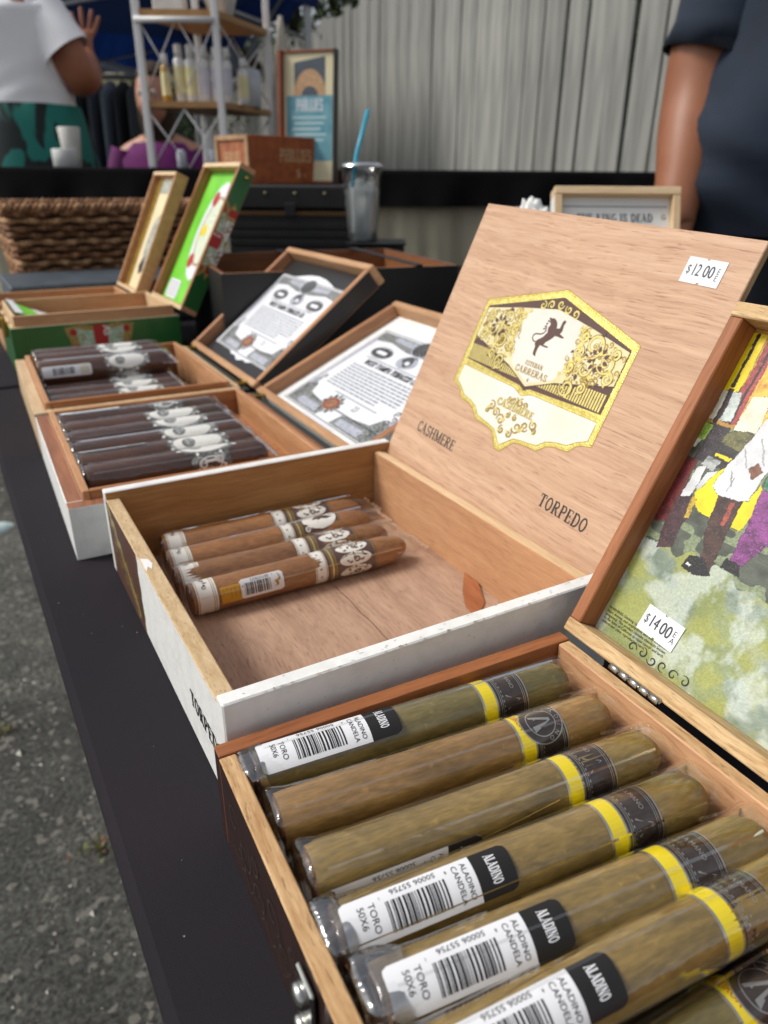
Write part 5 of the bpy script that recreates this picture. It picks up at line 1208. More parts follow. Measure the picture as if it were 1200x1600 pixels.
def sign():
    p=at(437,208,1.80); q=at(522,208,1.76); top=at(437,76,1.80)
    W=(q-p).length; z0=tH+.001; H=top.z-z0
    root=thing('framed_sign','framed cream and blue PHILLIES sign with an arched picture behind the orange crate','sign',mat=frame_at((p.x,p.y,z0),q-p)@Matrix.Rotation(R_(-5),4,'X'))
    fm=mat('frame_red_brown','84401f',rough=.5,var=.2); cr=mat('cream_board','ddd2ac',rough=.6,var=.05); tl=mat('teal_print','4f8fa0',rough=.6,col2='6fa6b2',vs=40)
    board('backing',.003,W-.003,.002,.006,.003,H-.003,cr,root,0)
    board('frame_side',-.003,.006,-.012,.012,0,H,fm,root,.001); board('frame_side',W-.006,W+.001,-.004,.012,0,H,black_matte,root,.001)
    board('frame_side',.0062,W-.0062,-.002,.012,H-.005,H,fm,root,.001); board('frame_side',.0062,W-.0062,-.002,.012,0,.006,fm,root,.001)
    P=Print(); b=H*.47
    P.rect(W*.10,W*.93,b-.075,b+.052,tl,1)
    dk=mat('slate_print','4c5660',rough=.6,var=.2); tn=mat('tan_arch','c8a27c',rough=.6,col2='a9845f',vs=300)
    P.poly([(W*.24,b+.052),(W*.24,b+.115),(W*.80,b+.125),(W*.80,b+.052)],dk,1)
    arch=[(W*.52+W*.29*math.cos(a),b+.052+.050*math.sin(a)) for a in np.linspace(0,math.pi,20)]; P.poly(arch,tn,2)
    P.poly([(W*.52+W*.15*math.cos(a),b+.052+.018*math.sin(a)) for a in np.linspace(0,math.pi,14)],dk,3)
    P.serif('PHILLIES',W*.52,b+.022,.024,paper_white,3,sx=.55,align='c',wt=1.2)
    for k in range(5): P.rib([(W*(.2+.04*(k%2)),b+.010-.011*k),(W*(.82-.05*(k%3)),b+.010-.011*k)],.004,mat('pale_line','b9d2d4'),2)
    P.build('sign_print',root,planemap((0,.0018,0),(1,0,0),(0,0,1),(0,-1,0)))
sign()
# black riser, cup
def riser():
    a=at(585,380,1.56); b=at(632,380,1.56); a=b+(a-b)*1.9; H=b.z
    W=(Vector((b.x-a.x,b.y-a.y,0))).length
    root=thing('black_riser','low black box under the iced drink beside the trunk','display box',mat=frame_at((a.x,a.y,0),Vector((b.x-a.x,b.y-a.y,0))))
    board('body',0,W,0,.115,0,H-.005,black_matte,root,.003); board('lid',-.003,W+.003,-.003,.117,H-.0045,H,black_matte,root,.001)
    return H
rH=riser()
def cup():
    p=at(566,370,1.61); p.z=rH+.0006
    root=thing('drink_cup','clear plastic cup of iced drink with a turquoise straw','cup',p)
    m=cello_mat('clear_plastic',k=.8,base=.05,bs=30,dist=.0003)
    icem,n,b2=newmat('ice_drink'); b2.inputs['Base Color'].default_value=(.80,.86,.87,1); b2.inputs['Roughness'].default_value=.2; b2.inputs['Transmission Weight'].default_value=.12; b2.inputs['IOR'].default_value=1.2
    H=at(566,255,1.61).z-rH-.010; r0,r1=.0300,.0405
    pr=[(r0,0),(r0+.001,.004)]+[(r0+(r1-r0)*t,H*t) for t in (.15,.3,.5,.7,.9,1)]+[(r1+.002,H+.001),(r1+.002,H+.003),(r1,H+.002)]
    V=[];F=[];n_=32
    for r,z in pr+[(r-.0008,max(z,.002)) for r,z in pr[::-1][2:]]:
        for k in range(n_): a=2*math.pi*k/n_; V.append((r*math.cos(a),r*math.sin(a),z))
    m_=len(V)//n_
    for i in range(m_-1):
        for k in range(n_): F.append((i*n_+k,i*n_+(k+1)%n_,(i+1)*n_+(k+1)%n_,(i+1)*n_+k))
    F.append(tuple(range(n_))[::-1]); F.append(tuple((m_-1)*n_+k for k in range(n_))); meshobj('cup_wall',V,F,m,root,smooth=True)
    # drink with ice lumps on top
    V=[];F=[]
    for j,(z,f) in enumerate(((.0025,1),(.04,1),(.095,1),(.102,.7),(.105,.3))):
        for k in range(24): a=2*math.pi*k/24; r=(r0+(r1-r0)*z/H-.0016)*f; V.append((r*math.cos(a),r*math.sin(a),z+(.004*math.sin(k*2.1+j) if j>2 else 0)))
    for i in range(4):
        for k in range(24): F.append((i*24+k,i*24+(k+1)%24,(i+1)*24+(k+1)%24,(i+1)*24+k))
    F.append(tuple(range(24))[::-1]); F.append(tuple(96+k for k in range(24))); meshobj('drink',V,F,icem,root,smooth=True)
    for i in range(5): o=board('ice_cube',-.008,.008,-.008,.008,-.007,.007,icem,root,.002); o.location=(.018*math.cos(i*1.3),.018*math.sin(i*1.3),.103+.004*(i%2)); o.rotation_euler=(i,.5*i,.3)
    lid=tube('cup_lid',[(0,0,H+.0025),(0,0,H+.004),(0,0,H+.010),(0,0,H+.0105)],[r1+.003,r1+.003,r1-.004,.006],m,root,32)
    t=at(575,172,1.63)-p
    tube('straw',[Vector((-.024,0,.09)),Vector((-.020,0,.115)),Vector((-.012,0,.16)),t],.0042,mat('turquoise_straw','35a9c6',rough=.35),root,12)
cup()
# big shallow black case with tan lining
def case():
    z=.13; B=back(603,388,z); C=back(717,414,z)
    ydir=(B-C); L=ydir.length; ydir.normalize(); xd=ydir.cross(Vector((0,0,1)))  # right-hand side axis
    W=.35
    org=C-xd*W; org.z=0
    root=thing('display_case','wide open black case lined in tan wood with black straps, behind the certificates','display case',mat=frame_at(org,xd))
    lin=mat('case_lining','8f5a30',rough=.6,col2='7a4a26',vs=30,stretch=(1,6,6)); lin2=mat('case_lining_pale','b07c58',rough=.6,col2='9a6846',vs=30)
    H=z; t=.007
    board('wall',0,W,L-t,L,0,H,black_matte,root,.001,{'-y':lin,'+z':lin}); board('wall',0,W,0,t,0,H,black_matte,root,.001,{'+y':lin2,'+z':lin2})
    board('wall',W-t,W,t+.0002,L-t-.0002,0,H,black_matte,root,.001,{'-x':lin,'+z':lin}); board('wall',0,t,t+.0002,L-t-.0002,0,H,black_matte,root,.001,{'+x':lin,'+z':lin})
    board('divider',t+.001,W-t-.001,L*.38,L*.38+.006,.003,H-.018,lin2,root,.001); board('strap',W*.80,W*.80+.012,-.001,L+.001,H+.0004,H+.003,black_matte,root,.001); board('strap',W*.42,W*.42+.012,-.001,L+.001,H+.0004,H+.003,black_matte,root,.001)
    board('floor_panel',t,W-t,t,L-t,.001,.004,lin,root,0)
    # a few loose foil-wrapped cigars glinting inside
    sm=mat('silver_wrap','c9c9c6',rough=.3,metal=.7,bump=1,bs=300)
    for k in range(3):
        g=tube('cigar_tube',[(0,0,0),(.002,0,0),(.10,0,0),(.104,0,0)],[.004,.008,.008,.004],sm,None,10); g.matrix_world=root.matrix_world@Matrix.Translation((W*.55+.02*k,L*.62,.0125+.0))@Matrix.Rotation(R_(10+9*k),4,'Z')@Matrix.Translation((0,.02*k,0))
        tag(g,['silver cigar tube at the left of the three lying in the tan-lined black case','middle silver cigar tube in the tan-lined black case','silver cigar tube at the right of the three in the tan-lined black case'][k],'cigar tube',group='silver tubes in the black case')
case()
# KING box
def king():
    tl=at(868,290,.95); tr=at(1065,297,.95); x=(tr-tl); x.z=0; W=x.length; xd=x.normalized(); fwd=Vector((-xd.y,xd.x,0)) # away from camera
    if fwd.dot(FH)<0: fwd=-fwd
    th=R_(68); L=.185; H=.062; D=.185
    hinge=Vector((tl.x,tl.y,0))-fwd*(L*math.cos(th))
    org=hinge-fwd*D
    root=thing('cigar_box','pale cigar box with lid reading THE KING IS DEAD, half hidden behind the veneer lid','cigar box',mat=frame_at(org,xd))
    wh=mat('king_box_white','e6e6e2',rough=.5,var=.03)
    tray(root,W,D,H,.007,(pale_wood,{'-x':wh}),(pale_wood,{'+x':wh}),(pale_wood,{'-y':wh}),(pale_wood,{'+y':wh}),m_floor=pale_wood)
    c,s=math.cos(th),math.sin(th); M=Matrix.Identity(4)
    U=Vector((1,0,0));V=Vector((0,c,s));N=U.cross(V)
    for i in range(3): M[i][0],M[i][1],M[i][2]=U[i],V[i],N[i]
    M[1][3]=D; M[2][3]=H+.001
    LL=(at(960,292,.95).z-H)/s
    p=frame_lid(root,M,W,LL,.024,.009,-.012,wh,pale_wood,pale_wood_y,ext=wh,panel_ext=wh)
    P=Print(); P.serif('THE KING IS DEAD',W*.5,LL-.038,.0095,mat('king_ink','4a4d56',rough=.5),2,sx=.98,align='c'); P.text('G',W*.87,LL-.035,.006,mat('king_ink2','6c6f78'),2); P.rect(.012,W-.012,LL-.0205,LL-.0195,ink_soft,1)
    P.build('lining_print',p,lambda u,v,h:(u,v,-.0115+h))
    P=Print(); P.rrect(LL-.030,LL-.004,-.021,-.003,.001,mat('dark_stamp','70737a',rough=.5,col2='c9cbd0',vs=600),1,3); P.rib([(LL-.10,-.012),(LL-.035,-.012)],.0008,ink_soft,1)
    P.build('side_stamp',p,planemap((W+.0004,0,0),(0,1,0),(0,0,1),(1,0,0)))
king()
# white crumpled bag
def bag():
    p=at(826,330,.80); zt=at(826,306,.80).z; r=random.Random(3)
    bm=bmesh.new(); bmesh.ops.create_icosphere(bm,subdivisions=5,radius=1)
    for v in bm.verts:
        n=v.co.normalized(); t=n.z*.5+.5
        cr=sum(abs(math.sin(a*n.x+b*n.y+c*n.z+d))*w for a,b,c,d,w in ((7,5,3,1,.10),(-6,8,5,2,.09),(13,-9,11,0,.06),(17,21,-13,3,.04),(29,-31,23,1,.03)))
        k=.86+cr; x,y,z=n.x*(.046-.016*t)*k,n.y*(.030-.012*t)*k,t**.8*zt*(.93+.25*cr)
        v.co=(x+.006*math.sin(z*40),y,max(z,0))
    root=bmobj('paper_bag',bm,mat('crumpled_white_paper','e8e8e4',rough=.7,var=.08,vs=60,bump=.5,bs=120),None,True)
    root.location=(p.x,p.y,0); root.rotation_euler=(0,0,-YAW)
    tag(root,'crumpled white paper bag peeping over the top left of the veneer lid','bag')
bag()
# ------------------------------------------------------------------ back table: black cloth over canvas
def strip_cloth(name,p0,p1,z0,z1,mt,label,amp,freq,n=160,m_=14,cat='cloth',seed=0,top=None):
    d=(p1-p0); L=d.length; d.normalize(); nrm=Vector((d.y,-d.x,0)); V=[];F=[]
    rows=[(0,z1)] if top is None else [(-top,z1),(-.01,z1+.0005),(0,z1-.004)]
    for j in range(1,m_+1): rows.append((0,z1+(z0-z1)*j/m_))
    for o,z in rows:
        k=max(0,(z1-z))
        for i in range(n+1):
            t=i/n; w_=amp*min(1,k*8)*(math.sin(t*freq+seed)+.6*math.sin(t*freq*2.3+1+z*5)+.3*math.sin(t*freq*5.1+z*9))
            P=p0+d*(L*t)+nrm*(w_+(-o if o else 0)*-1*-1); V.append((P.x,P.y,z))
    rw=len(rows)
    for j in range(rw-1):
        for i in range(n): F.append((j*(n+1)+i,j*(n+1)+i+1,(j+1)*(n+1)+i+1,(j+1)*(n+1)+i))
    o=meshobj(name,V,F,mt,None,smooth=True); return tag(o,label,cat)
DB=2.3; ZB=at(600,265,DB).z; ZK=at(600,321,DB).z
pL=FH*DB+RH*(-1.75); pR=FH*DB+RH*(1.15)
cblk=mat('black_skirt_cloth',(.006,.006,.007),rough=.95,var=.2,spec=.1)
canvas=mat('beige_canvas','cfc9b0',rough=.9,col2='b1ab92',vs=7,bump=.5,bs=400,stretch=(1,1,.25))
gB=gz(2.3)
tb=thing('long_table','long table under the black cloth behind the display','table',mat=frame_at((pL.x,pL.y,gB),RH))
board('table_top',0.01,2.89,.012,.74,ZB-gB-.045,ZB-gB-.006,top_m,tb,.003)
for x in (.15,1.45,2.75):
    for y in (.1,.65): tube('leg',[(x,y,0),(x,y,ZB-gB-.046)],.015,leg_m,tb,8)
def long_cloth():
    V=[];F=[];n=180; rows=[(.75,ZB),(.3,ZB),(.02,ZB),(.004,ZB-.001),(0,ZB-.006)]+[(0,ZB-.006-(ZB-.006-ZK)*j/10) for j in range(1,11)]
    for o,z in rows:
        for i in range(n+1):
            t=i/n; k=max(0,ZB-z-.01); P=pL+(pR-pL)*t+FH*o-FH*(k*.10*(math.sin(t*61)+.5*math.sin(t*143+1)+1.3)); V.append((P.x,P.y,z+(.004*math.sin(t*9) if z<ZB-.09 else 0)))
    for j in range(len(rows)-1):
        for i in range(n): F.append((j*(n+1)+i,j*(n+1)+i+1,(j+1)*(n+1)+i+1,(j+1)*(n+1)+i))
    tag(meshobj('tablecloth',V,F,cblk,None,smooth=True),'black cloth hanging in a short band from the long table behind the display','tablecloth')
long_cloth()
cv=strip_cloth('canvas_skirt',FH*(DB+.03)+RH*(-1.75),FH*(DB+.03)+RH*1.15,gB+.01,ZK+.06,canvas,'beige canvas skirt wrinkling below the black cloth of the long table',.012,70,n=260,m_=20,cat='canvas')
# ------------------------------------------------------------------ shelf on the long table
wm=mat('white_metal','dedede',rough=.35,var=.03); sw=mat('shelf_wood','b98f5d',rough=.6,col2='9c7344',vs=40,stretch=(1,8,8))
def shelf():
    fl=at(240,265,2.42); fr=at(350,265,2.42); zt=ZB+.001
    root=thing('shelf_rack','white metal rack with wooden shelves holding bottles','shelf',mat=frame_at((fl.x,fl.y,zt),RH))
    W=(at(354,265,2.42)-fl).length; D=.30; h1=at(240,158,2.42).z-zt; h2=at(220,14,2.42).z-zt; H=h2+.12
    # depth runs away and to the right as in the photograph
    sk=.10
    P=lambda x,y,z:Vector((x+sk*y/D,y,z))
    for x,y in ((0,0),(W,0),(0,D),(W,D)): 
        a=P(x,y,0); board('post',a.x-.0095,a.x+.0095,a.y-.0095,a.y+.0095,0,H,wm,root,.002)
    for z in (h1-.016,h2-.016):
        V=[P(-.005,-.005,z),P(W+.005,-.005,z),P(W+.005,D+.005,z),P(-.005,D+.005,z)]; V+= [v+Vector((0,0,.016)) for v in V]
        meshobj('shelf_board',V,[(3,2,1,0),(4,5,6,7),(0,1,5,4),(1,2,6,5),(2,3,7,6),(3,0,4,7)],sw,root)
        if z>h1: tube('rail',[P(0,-.012,z-.010),P(W,-.012,z-.010)],.008,wm,root,8)
    for z0,z1 in ((h1+.01,h2-.02),(0.0,h1-.02)):
        for a,b in ((0,W/2),(W/2,0),(W/2,W),(W,W/2)): tube('cross_wire',[P(a,0,z0+.0),P(b,0,z1)],.0020,wm,root,6)
        tube('cross_wire',[P(W,0,z0),P(W,D,z1)],.0020,wm,root,6); tube('cross_wire',[P(W,0,z1),P(W,D,z0)],.0020,wm,root,6)
        for a,b in ((0,W/2),(W/2,0),(W/2,W),(W,W/2)): tube('cross_wire',[P(a,D,z0+.0),P(b,D,z1)],.0020,wm,root,6)
    mw=root.matrix_world.copy()
    yl=mat('pale_yellow_label','efe6b0',rough=.5); lv=mat('lavender_label','d8d6e2',rough=.5); wb=mat('white_bottle','e9e9e6',rough=.35); am=mat('amber_liquid','b88f2e',rough=.3)
    def bottle(x,y,z,h,r,bodym,labm,label):
        w=mw@P(x,y,z); t=thing('bottle',label,'bottle',w,0,'bottles on the white rack')
        tube('body',[(0,0,0),(0,0,.003),(0,0,h*.72),(0,0,h*.78)],[r*.9,r,r,r*.6],bodym,t,14)
        tube('cap',[(0,0,h*.775),(0,0,h*.99),(0,0,h)],[r*.72,r*.68,r*.5],wb,t,12)
        tube('label',[(0,0,h*.14),(0,0,h*.62)],r*1.03,labm,t,14,caps=False)
    names=['amber bottle at the left end of the row on the middle rack shelf','white bottle with yellow label second from the left on the middle rack shelf','tall white bottle third from the left on the middle rack shelf','white bottle with lavender label in the middle of the rack shelf row','white bottle with grey label fifth along the middle rack shelf','white bottle with lavender label sixth along the middle rack shelf','short pale bottle near the right post on the middle rack shelf']
    for i,(x,y,h,r) in enumerate([(.035,.05,.125,.013),(.072,.06,.150,.017),(.108,.055,.148,.017),(.144,.06,.148,.017),(.178,.06,.142,.015),(.208,.065,.142,.014),(.238,.10,.12,.014)]):
        bottle(x,y,h1+.0005,h,r,am if i==0 else wb,[yl,yl,yl,lv,lv,lv,yl][i],names[i])
    jr=tube('jar',[(0,0,0),(0,0,.002),(0,0,.10),(0,0,.105)],[.033,.035,.035,.02],mat('frosted_jar','c7cbd0',rough=.4),None,20); jr.location=mw@P(W+.045-.06,.20,h1+.0005); tag(jr,'frosted round jar at the back right of the middle rack shelf','jar')
    bx=board('gift_box',0,.085,0,.06,0,.10,wb,None,.003); bx.matrix_world=mw@Matrix.Translation(P(.03,.03,h2+.0005)); tag(bx,'white box on the top rack shelf above the bottles','box')
    pot=tube('bowl',[(0,0,0),(0,0,.002),(0,0,.09),(0,0,.12)],[.03,.034,.06,.066],wb,None,20); pot.location=mw@P(.19,.09,h2+.0005); tag(pot,'white bowl at the right on the top rack shelf','bowl')
    # hanging cream cloth bag on the rear post
    hb=loft('tote_bag',[((0,0,.42),.006,.006),((0,0,.38),.012,.010),((0,0,.30),.024,.016),((0,0,.20),.034,.022),((0,0,.06),.048,.030),((0,0,.0),.052,.030)],mat('cream_cotton','cdc4b4',rough=.9,var=.15,vs=30,bump=.5,bs=200),None,22,fold=.12,fs=7)
    hb.location=mw@P(W+.035,D+.02,.02); tag(hb,'cream cloth bag hanging from the rear post of the white rack','bag')
    # small clear packets and glasses at the foot of the rack
    gl=mat('pale_glass','cfd6dc',rough=.15,spec=.8)
    for i,(x,y,h,r,l) in enumerate([(.07,.03,.05,.014,'small clear glass bottle at the left foot of the white rack'),(.12,.10,.11,.022,'tall white candle glass under the bottle shelf of the rack'),(.165,.04,.055,.020,'squat clear glass jar at the foot of the white rack'),(.215,.05,.06,.022,'clear glass jar by the right post at the foot of the rack')]):
        o=tube('glass_jar',[(0,0,0),(0,0,.002),(0,0,h*.8),(0,0,h)],[r*.9,r,r,r*.7],gl if i!=1 else wb,None,14); o.location=mw@P(x,y,.0005); tag(o,l,'jar',group='jars under the rack')
shelf()
# ------------------------------------------------------------------ fence
def fence():
    fm=mat('weathered_grey_board','989892',rough=.9,col2='6c6d69',vs=8,stretch=(2.6,2.6,.22),bump=.5,bs=60,rnd=.17,detail=8)
    fd=mat('fence_rail','5d5e58',rough=.9)
    P0=Vector((2.79,5.31,0)); d=Vector((.094,.996,0)).normalized(); nrm=Vector((d.y,-d.x,0))
    s0=-4.9; s1=5.2; z0=-.62; top=1.315
    root=thing('board_fence','tall weathered grey board fence along the right and back of the lot','fence',P0+d*s0,0)
    step=.149; n=int((s1-s0)/step); r=random.Random(5); protos=[]
    for k in range(6):
        w_=(.1465,.145,.1415,.146,.124,.144)[k]; pro=board('board',-w_/2,w_/2,-.009,.009,z0,top-.03*(k%2),fm,root,.002); protos.append(pro)
    me=[p.data for p in protos]
    broken={}
    for i in range(n):
        s=step*(i+.5); o=protos[i] if i<6 else bpy.data.objects.new('board',me[r.randrange(6)])
        if i>=6: link(o,root)
        p=d*s+nrm*r.uniform(-.003,.004)
        o.location=(p.x,p.y,r.uniform(-.02,.012)); o.rotation_euler=(0,r.gauss(0,.0035),math.atan2(d.y,d.x)+r.gauss(0,.010))
        o['i']=i
    for px in (665,985):
        v=at(px,60,1.0); v.z=0; q=P0+d*s0; den=v.x*d.y-v.y*d.x; sx=(q.y*v.x-q.x*v.y)/-den if abs(den)>1e-6 else 0
        ii=int(sx/step)
        for o in root.children:
            if o.get('i')==ii: o.data=me[4]; o.rotation_euler[1]=.012
            if o.get('i')==ii+1: o.rotation_euler[1]=-.006
    for z in (-.35,.35,1.08): 
        o=board('rail',0,s1-s0,.012,.055,z,z+.09,fd,root,.003); o.rotation_euler=(0,0,math.atan2(d.y,d.x)-0); o.location=nrm*.0
        o.scale=(1,-1,1)
    for i in range(5):
        o=board('post',-.045,.045,-.15,-.06,z0,1.25,fd,root,.004); p=d*(.5+i*2.4); o.location=p; o.rotation_euler=(0,0,math.atan2(d.y,d.x))
    return root,d,nrm,P0+d*s0,step
froot,fd_,fn_,fo_,fstep=fence()
# ------------------------------------------------------------------ trees
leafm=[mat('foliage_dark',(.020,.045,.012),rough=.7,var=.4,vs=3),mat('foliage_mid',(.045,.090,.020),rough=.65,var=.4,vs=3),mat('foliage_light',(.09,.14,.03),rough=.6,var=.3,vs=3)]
bark=mat('bark','4a4036',rough=.9,var=.4,vs=20,bump=.6,bs=60)
def tree(c,H,cr,label,seed,nleaf=9000):
    r=np.random.RandomState(seed); g=gz(3); root=thing('tree',label,'tree',(c.x,c.y,g),0,'trees behind the fence')
    tube('trunk',[(0,0,0),(.05,.03,H*.3),(-.04,.05,H*.6),(.02,0,H*.85)],[.16,.13,.09,.03],bark,root,10)
    V=[];F=[];M=[]; cl=[]
    for i in range(26):
        a=r.uniform(0,6.28); q=r.rand()**.5*cr; z=H*(.32+.68*r.rand()); cl.append((q*math.cos(a),q*math.sin(a),z,r.uniform(.35,.75)))
    for i in range(nleaf):
        x,y,z,s=cl[r.randint(len(cl))]; p=Vector(r.normal(0,1,3)).normalized()*(s*r.rand()**.4); p=Vector((x,y,z))+p
        u=Vector(r.normal(0,1,3)).normalized(); v=u.orthogonal().normalized(); l=r.uniform(.04,.09); b=len(V)
        V+=[p,p+u*l*.5+v*l*.28,p+u*l,p+u*l*.5-v*l*.28]; F.append((b,b+1,b+2,b+3)); M.append(r.choice(3,p=[.45,.4,.15]))
    tag(meshobj('crown',V,F,leafm,root,mi=M))
    for k in range(5):
        x,y,z,s=cl[k]; tube('limb',[(0,0,H*.35),(x*.5,y*.5,(H*.35+z)/2),(x,y,z)],[.06,.04,.015],bark,root,6)
for i,(px,dh,H,cr,lab) in enumerate([(470,8.2,4.2,1.3,'dark leafy tree rising behind the fence beside the blue canopy'),(395,10.5,4.0,1.6,'dense green tree seen under the blue canopy edge, left of the fence top'),(235,12.5,4.0,1.5,'green tree glimpsed between the canopy and the white rack'),(560,7.6,4.6,1.0,'tree with leaves showing over the fence top at the upper middle')]):
    c=at(px,277,dh); tree(c,H,cr,lab,i+3,7000)
hd=[]
def far_wall():
    a=at(-250,277,13.0); b=at(470,277,15); d=(b-a)
    m=mat('grey_building_wall','6f716c',rough=.9,col2='5b5d58',vs=1.5)
    g=gz(3)
    root=thing('building','plain grey building wall closing the far end of the lot','building',mat=frame_at((a.x,a.y,g),d))
    board('wall',0,d.length,0,.3,0,2.6,m,root,.01); board('roof_edge',-.1,d.length+.1,-.12,.4,2.602,2.75,mat('roof_edge','3b3c3a',rough=.8),root,.01)
    for k in range(5): board('window',.9+k*2.1,1.9+k*2.1,-.02,-.002,1.2,2.1,mat('dark_glass',(.02,.025,.03),rough=.1),root,.005)
far_wall()
def hedge():
    r=np.random.RandomState(9); P0=Vector((2.79,5.31,0)); d=Vector((.094,.996,0)).normalized(); n_=Vector((d.y,-d.x,0)); V=[];F=[];M=[]
    for i in range(15000):
        t=r.uniform(-5.2,5.6); h=2.35+.25*math.sin(t*1.7)+.2*math.sin(t*4.1); z=GZ+r.uniform(0,1)**.8*h; o=.35+r.uniform(0,.5)
        p=P0+d*t+n_*o+Vector((0,0,z)); u=Vector(r.normal(0,1,3)).normalized(); v=u.orthogonal().normalized(); l=r.uniform(.05,.12); b=len(V)
        V+=[p,p+u*l*.5+v*l*.3,p+u*l,p+u*l*.5-v*l*.3]; F.append((b,b+1,b+2,b+3)); M.append(r.choice(3,p=[.6,.3,.1]))
    q=[P0+d*-5.2+n_*.62,P0+d*5.6+n_*.62,P0+d*5.6+n_*.85,P0+d*-5.2+n_*.85]; b=len(V); V+=[Vector((p.x,p.y,GZ)) for p in q]+[Vector((p.x,p.y,GZ+2.15)) for p in q]  # dark core added inside to stop sky showing through the leaves
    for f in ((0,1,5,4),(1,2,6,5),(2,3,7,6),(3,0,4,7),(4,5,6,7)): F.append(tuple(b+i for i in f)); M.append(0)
    tag(meshobj('hedge',V,F,leafm,None,mi=M),'dark green hedge growing close behind the grey board fence','hedge')
hedge()
# ------------------------------------------------------------------ canopies
def canopy(corner,side_r,side_b,xdir,zE,fab,vmat,label,slope=.45,vd=.24,legs=True,tr=True):
    x=Vector(xdir).normalized(); y=Vector((-x.y,x.x,0)); g=gz(3)
    root=thing('canopy_tent',label,'canopy',mat=frame_at((corner.x,corner.y,g),x)); E=zE-g
    W,D=side_r,side_b; n=10
    V=[];F=[]
    for j in range(n+1):
        for i in range(n+1):
            u,v=i/n,j/n; h=slope*min(1,2*min(u,1-u,v,1-v)); sag=-.05*math.sin(math.pi*u)*math.sin(math.pi*v)*0
            V.append((u*W,v*D,E+h+sag))
    for j in range(n):
        for i in range(n): F.append((j*(n+1)+i,j*(n+1)+i+1,(j+1)*(n+1)+i+1,(j+1)*(n+1)+i))
    meshobj('roof_fabric',V,F,fab,root)
    for (a,b) in (((0,0),(W,0)),((W,0),(W,D)),((W,D),(0,D)),((0,D),(0,0))):
        V=[];F=[];m_=30
        for i in range(m_+1):
            t=i/m_; px=a[0]+(b[0]-a[0])*t; py=a[1]+(b[1]-a[1])*t; w_=.012*math.sin(t*40); V+=[(px,py,E+.001),(px+w_,py+w_,E-vd*(.9+.1*math.cos(t*2*math.pi*6)))]
        for i in range(m_): F.append((2*i,2*i+2,2*i+3,2*i+1))
        meshobj('valance',V,F,vmat,root)
    lm=mat('canopy_steel','a9abad',rough=.4,metal=.5)
    if legs:
        for x_,y_ in ((.04,.04),(W-.04,.04),(.04,D-.04),(W-.04,D-.04)): board('leg',x_-.018,x_+.018,y_-.018,y_+.018,0,E-.02,lm,root,.003)
    if tr:
        for (a,b) in (((.04,.04),(W-.04,.04)),((W-.04,.04),(W-.04,D-.04)),((.04,D-.04),(W-.04,D-.04)),((.04,.04),(.04,D-.04))):
            for k in range(2):
                A=Vector((a[0]+(b[0]-a[0])*k/2,a[1]+(b[1]-a[1])*k/2,0)); B=Vector((a[0]+(b[0]-a[0])*(k+1)/2,a[1]+(b[1]-a[1])*(k+1)/2,0))
                tube('truss_bar',[A+Vector((0,0,E-.38)),B+Vector((0,0,E-.03))],.010,lm,root,6); tube('truss_bar',[A+Vector((0,0,E-.03)),B+Vector((0,0,E-.38))],.010,lm,root,6)
    return root
def fabric(name,c,t):
    m=bpy.data.materials.new(name); m.use_nodes=True; n=m.node_tree; b=n.nodes['Principled BSDF']; b.inputs['Base Color'].default_value=(*hx(c),1); b.inputs['Roughness'].default_value=.8
    tl=n.nodes.new('ShaderNodeBsdfTranslucent'); tl.inputs[0].default_value=(*hx(t),1); mx=n.nodes.new('ShaderNodeMixShader'); mx.inputs[0].default_value=.35
    n.links.new(b.outputs[0],mx.inputs[1]); n.links.new(tl.outputs[0],mx.inputs[2]); n.links.new(mx.outputs[0],n.nodes['Material Output'].inputs[0]); return m
navy=fabric('navy_canopy','0e1930','0f1c38')
cr_=at(495,12,4.6); W_=3.0
CX=Vector((.996,-.094,0)); c0=cr_-CX*W_; c0.z=0
canopy(c0,W_,3.0,CX,cr_.z+.24,navy,fabric('lit_blue_valance','142c5e','173473'),'navy blue pop-up canopy over the back of the lot, upper left',vd=.24)  # valance bluer than the roof: light on the fabric put into its colour
c1=at(222,104,8.6)-RH*3.0; cz=at(222,104,8.6).z
crm=fabric('cream_canopy','d8d4bd','e6e2c8')
canopy(Vector((c1.x,c1.y,0)),3.0,2.5,RH,cz+.14,crm,crm,'cream topped canopy far behind the blue one at the left',vd=.14,slope=.3)
gry=fabric('lit_grey_fabric','5a6270','8a93a3')  # paler grey holds the light that passes through the fabric
c2=at(445,64,7.9)-RH*4.2; canopy(Vector((c2.x,c2.y,0)),4.2,.45,RH,at(445,64,7.9).z+.03,gry,gry,'grey fabric canopy seen underneath the navy one',vd=.30,slope=.05,legs=False,tr=False)
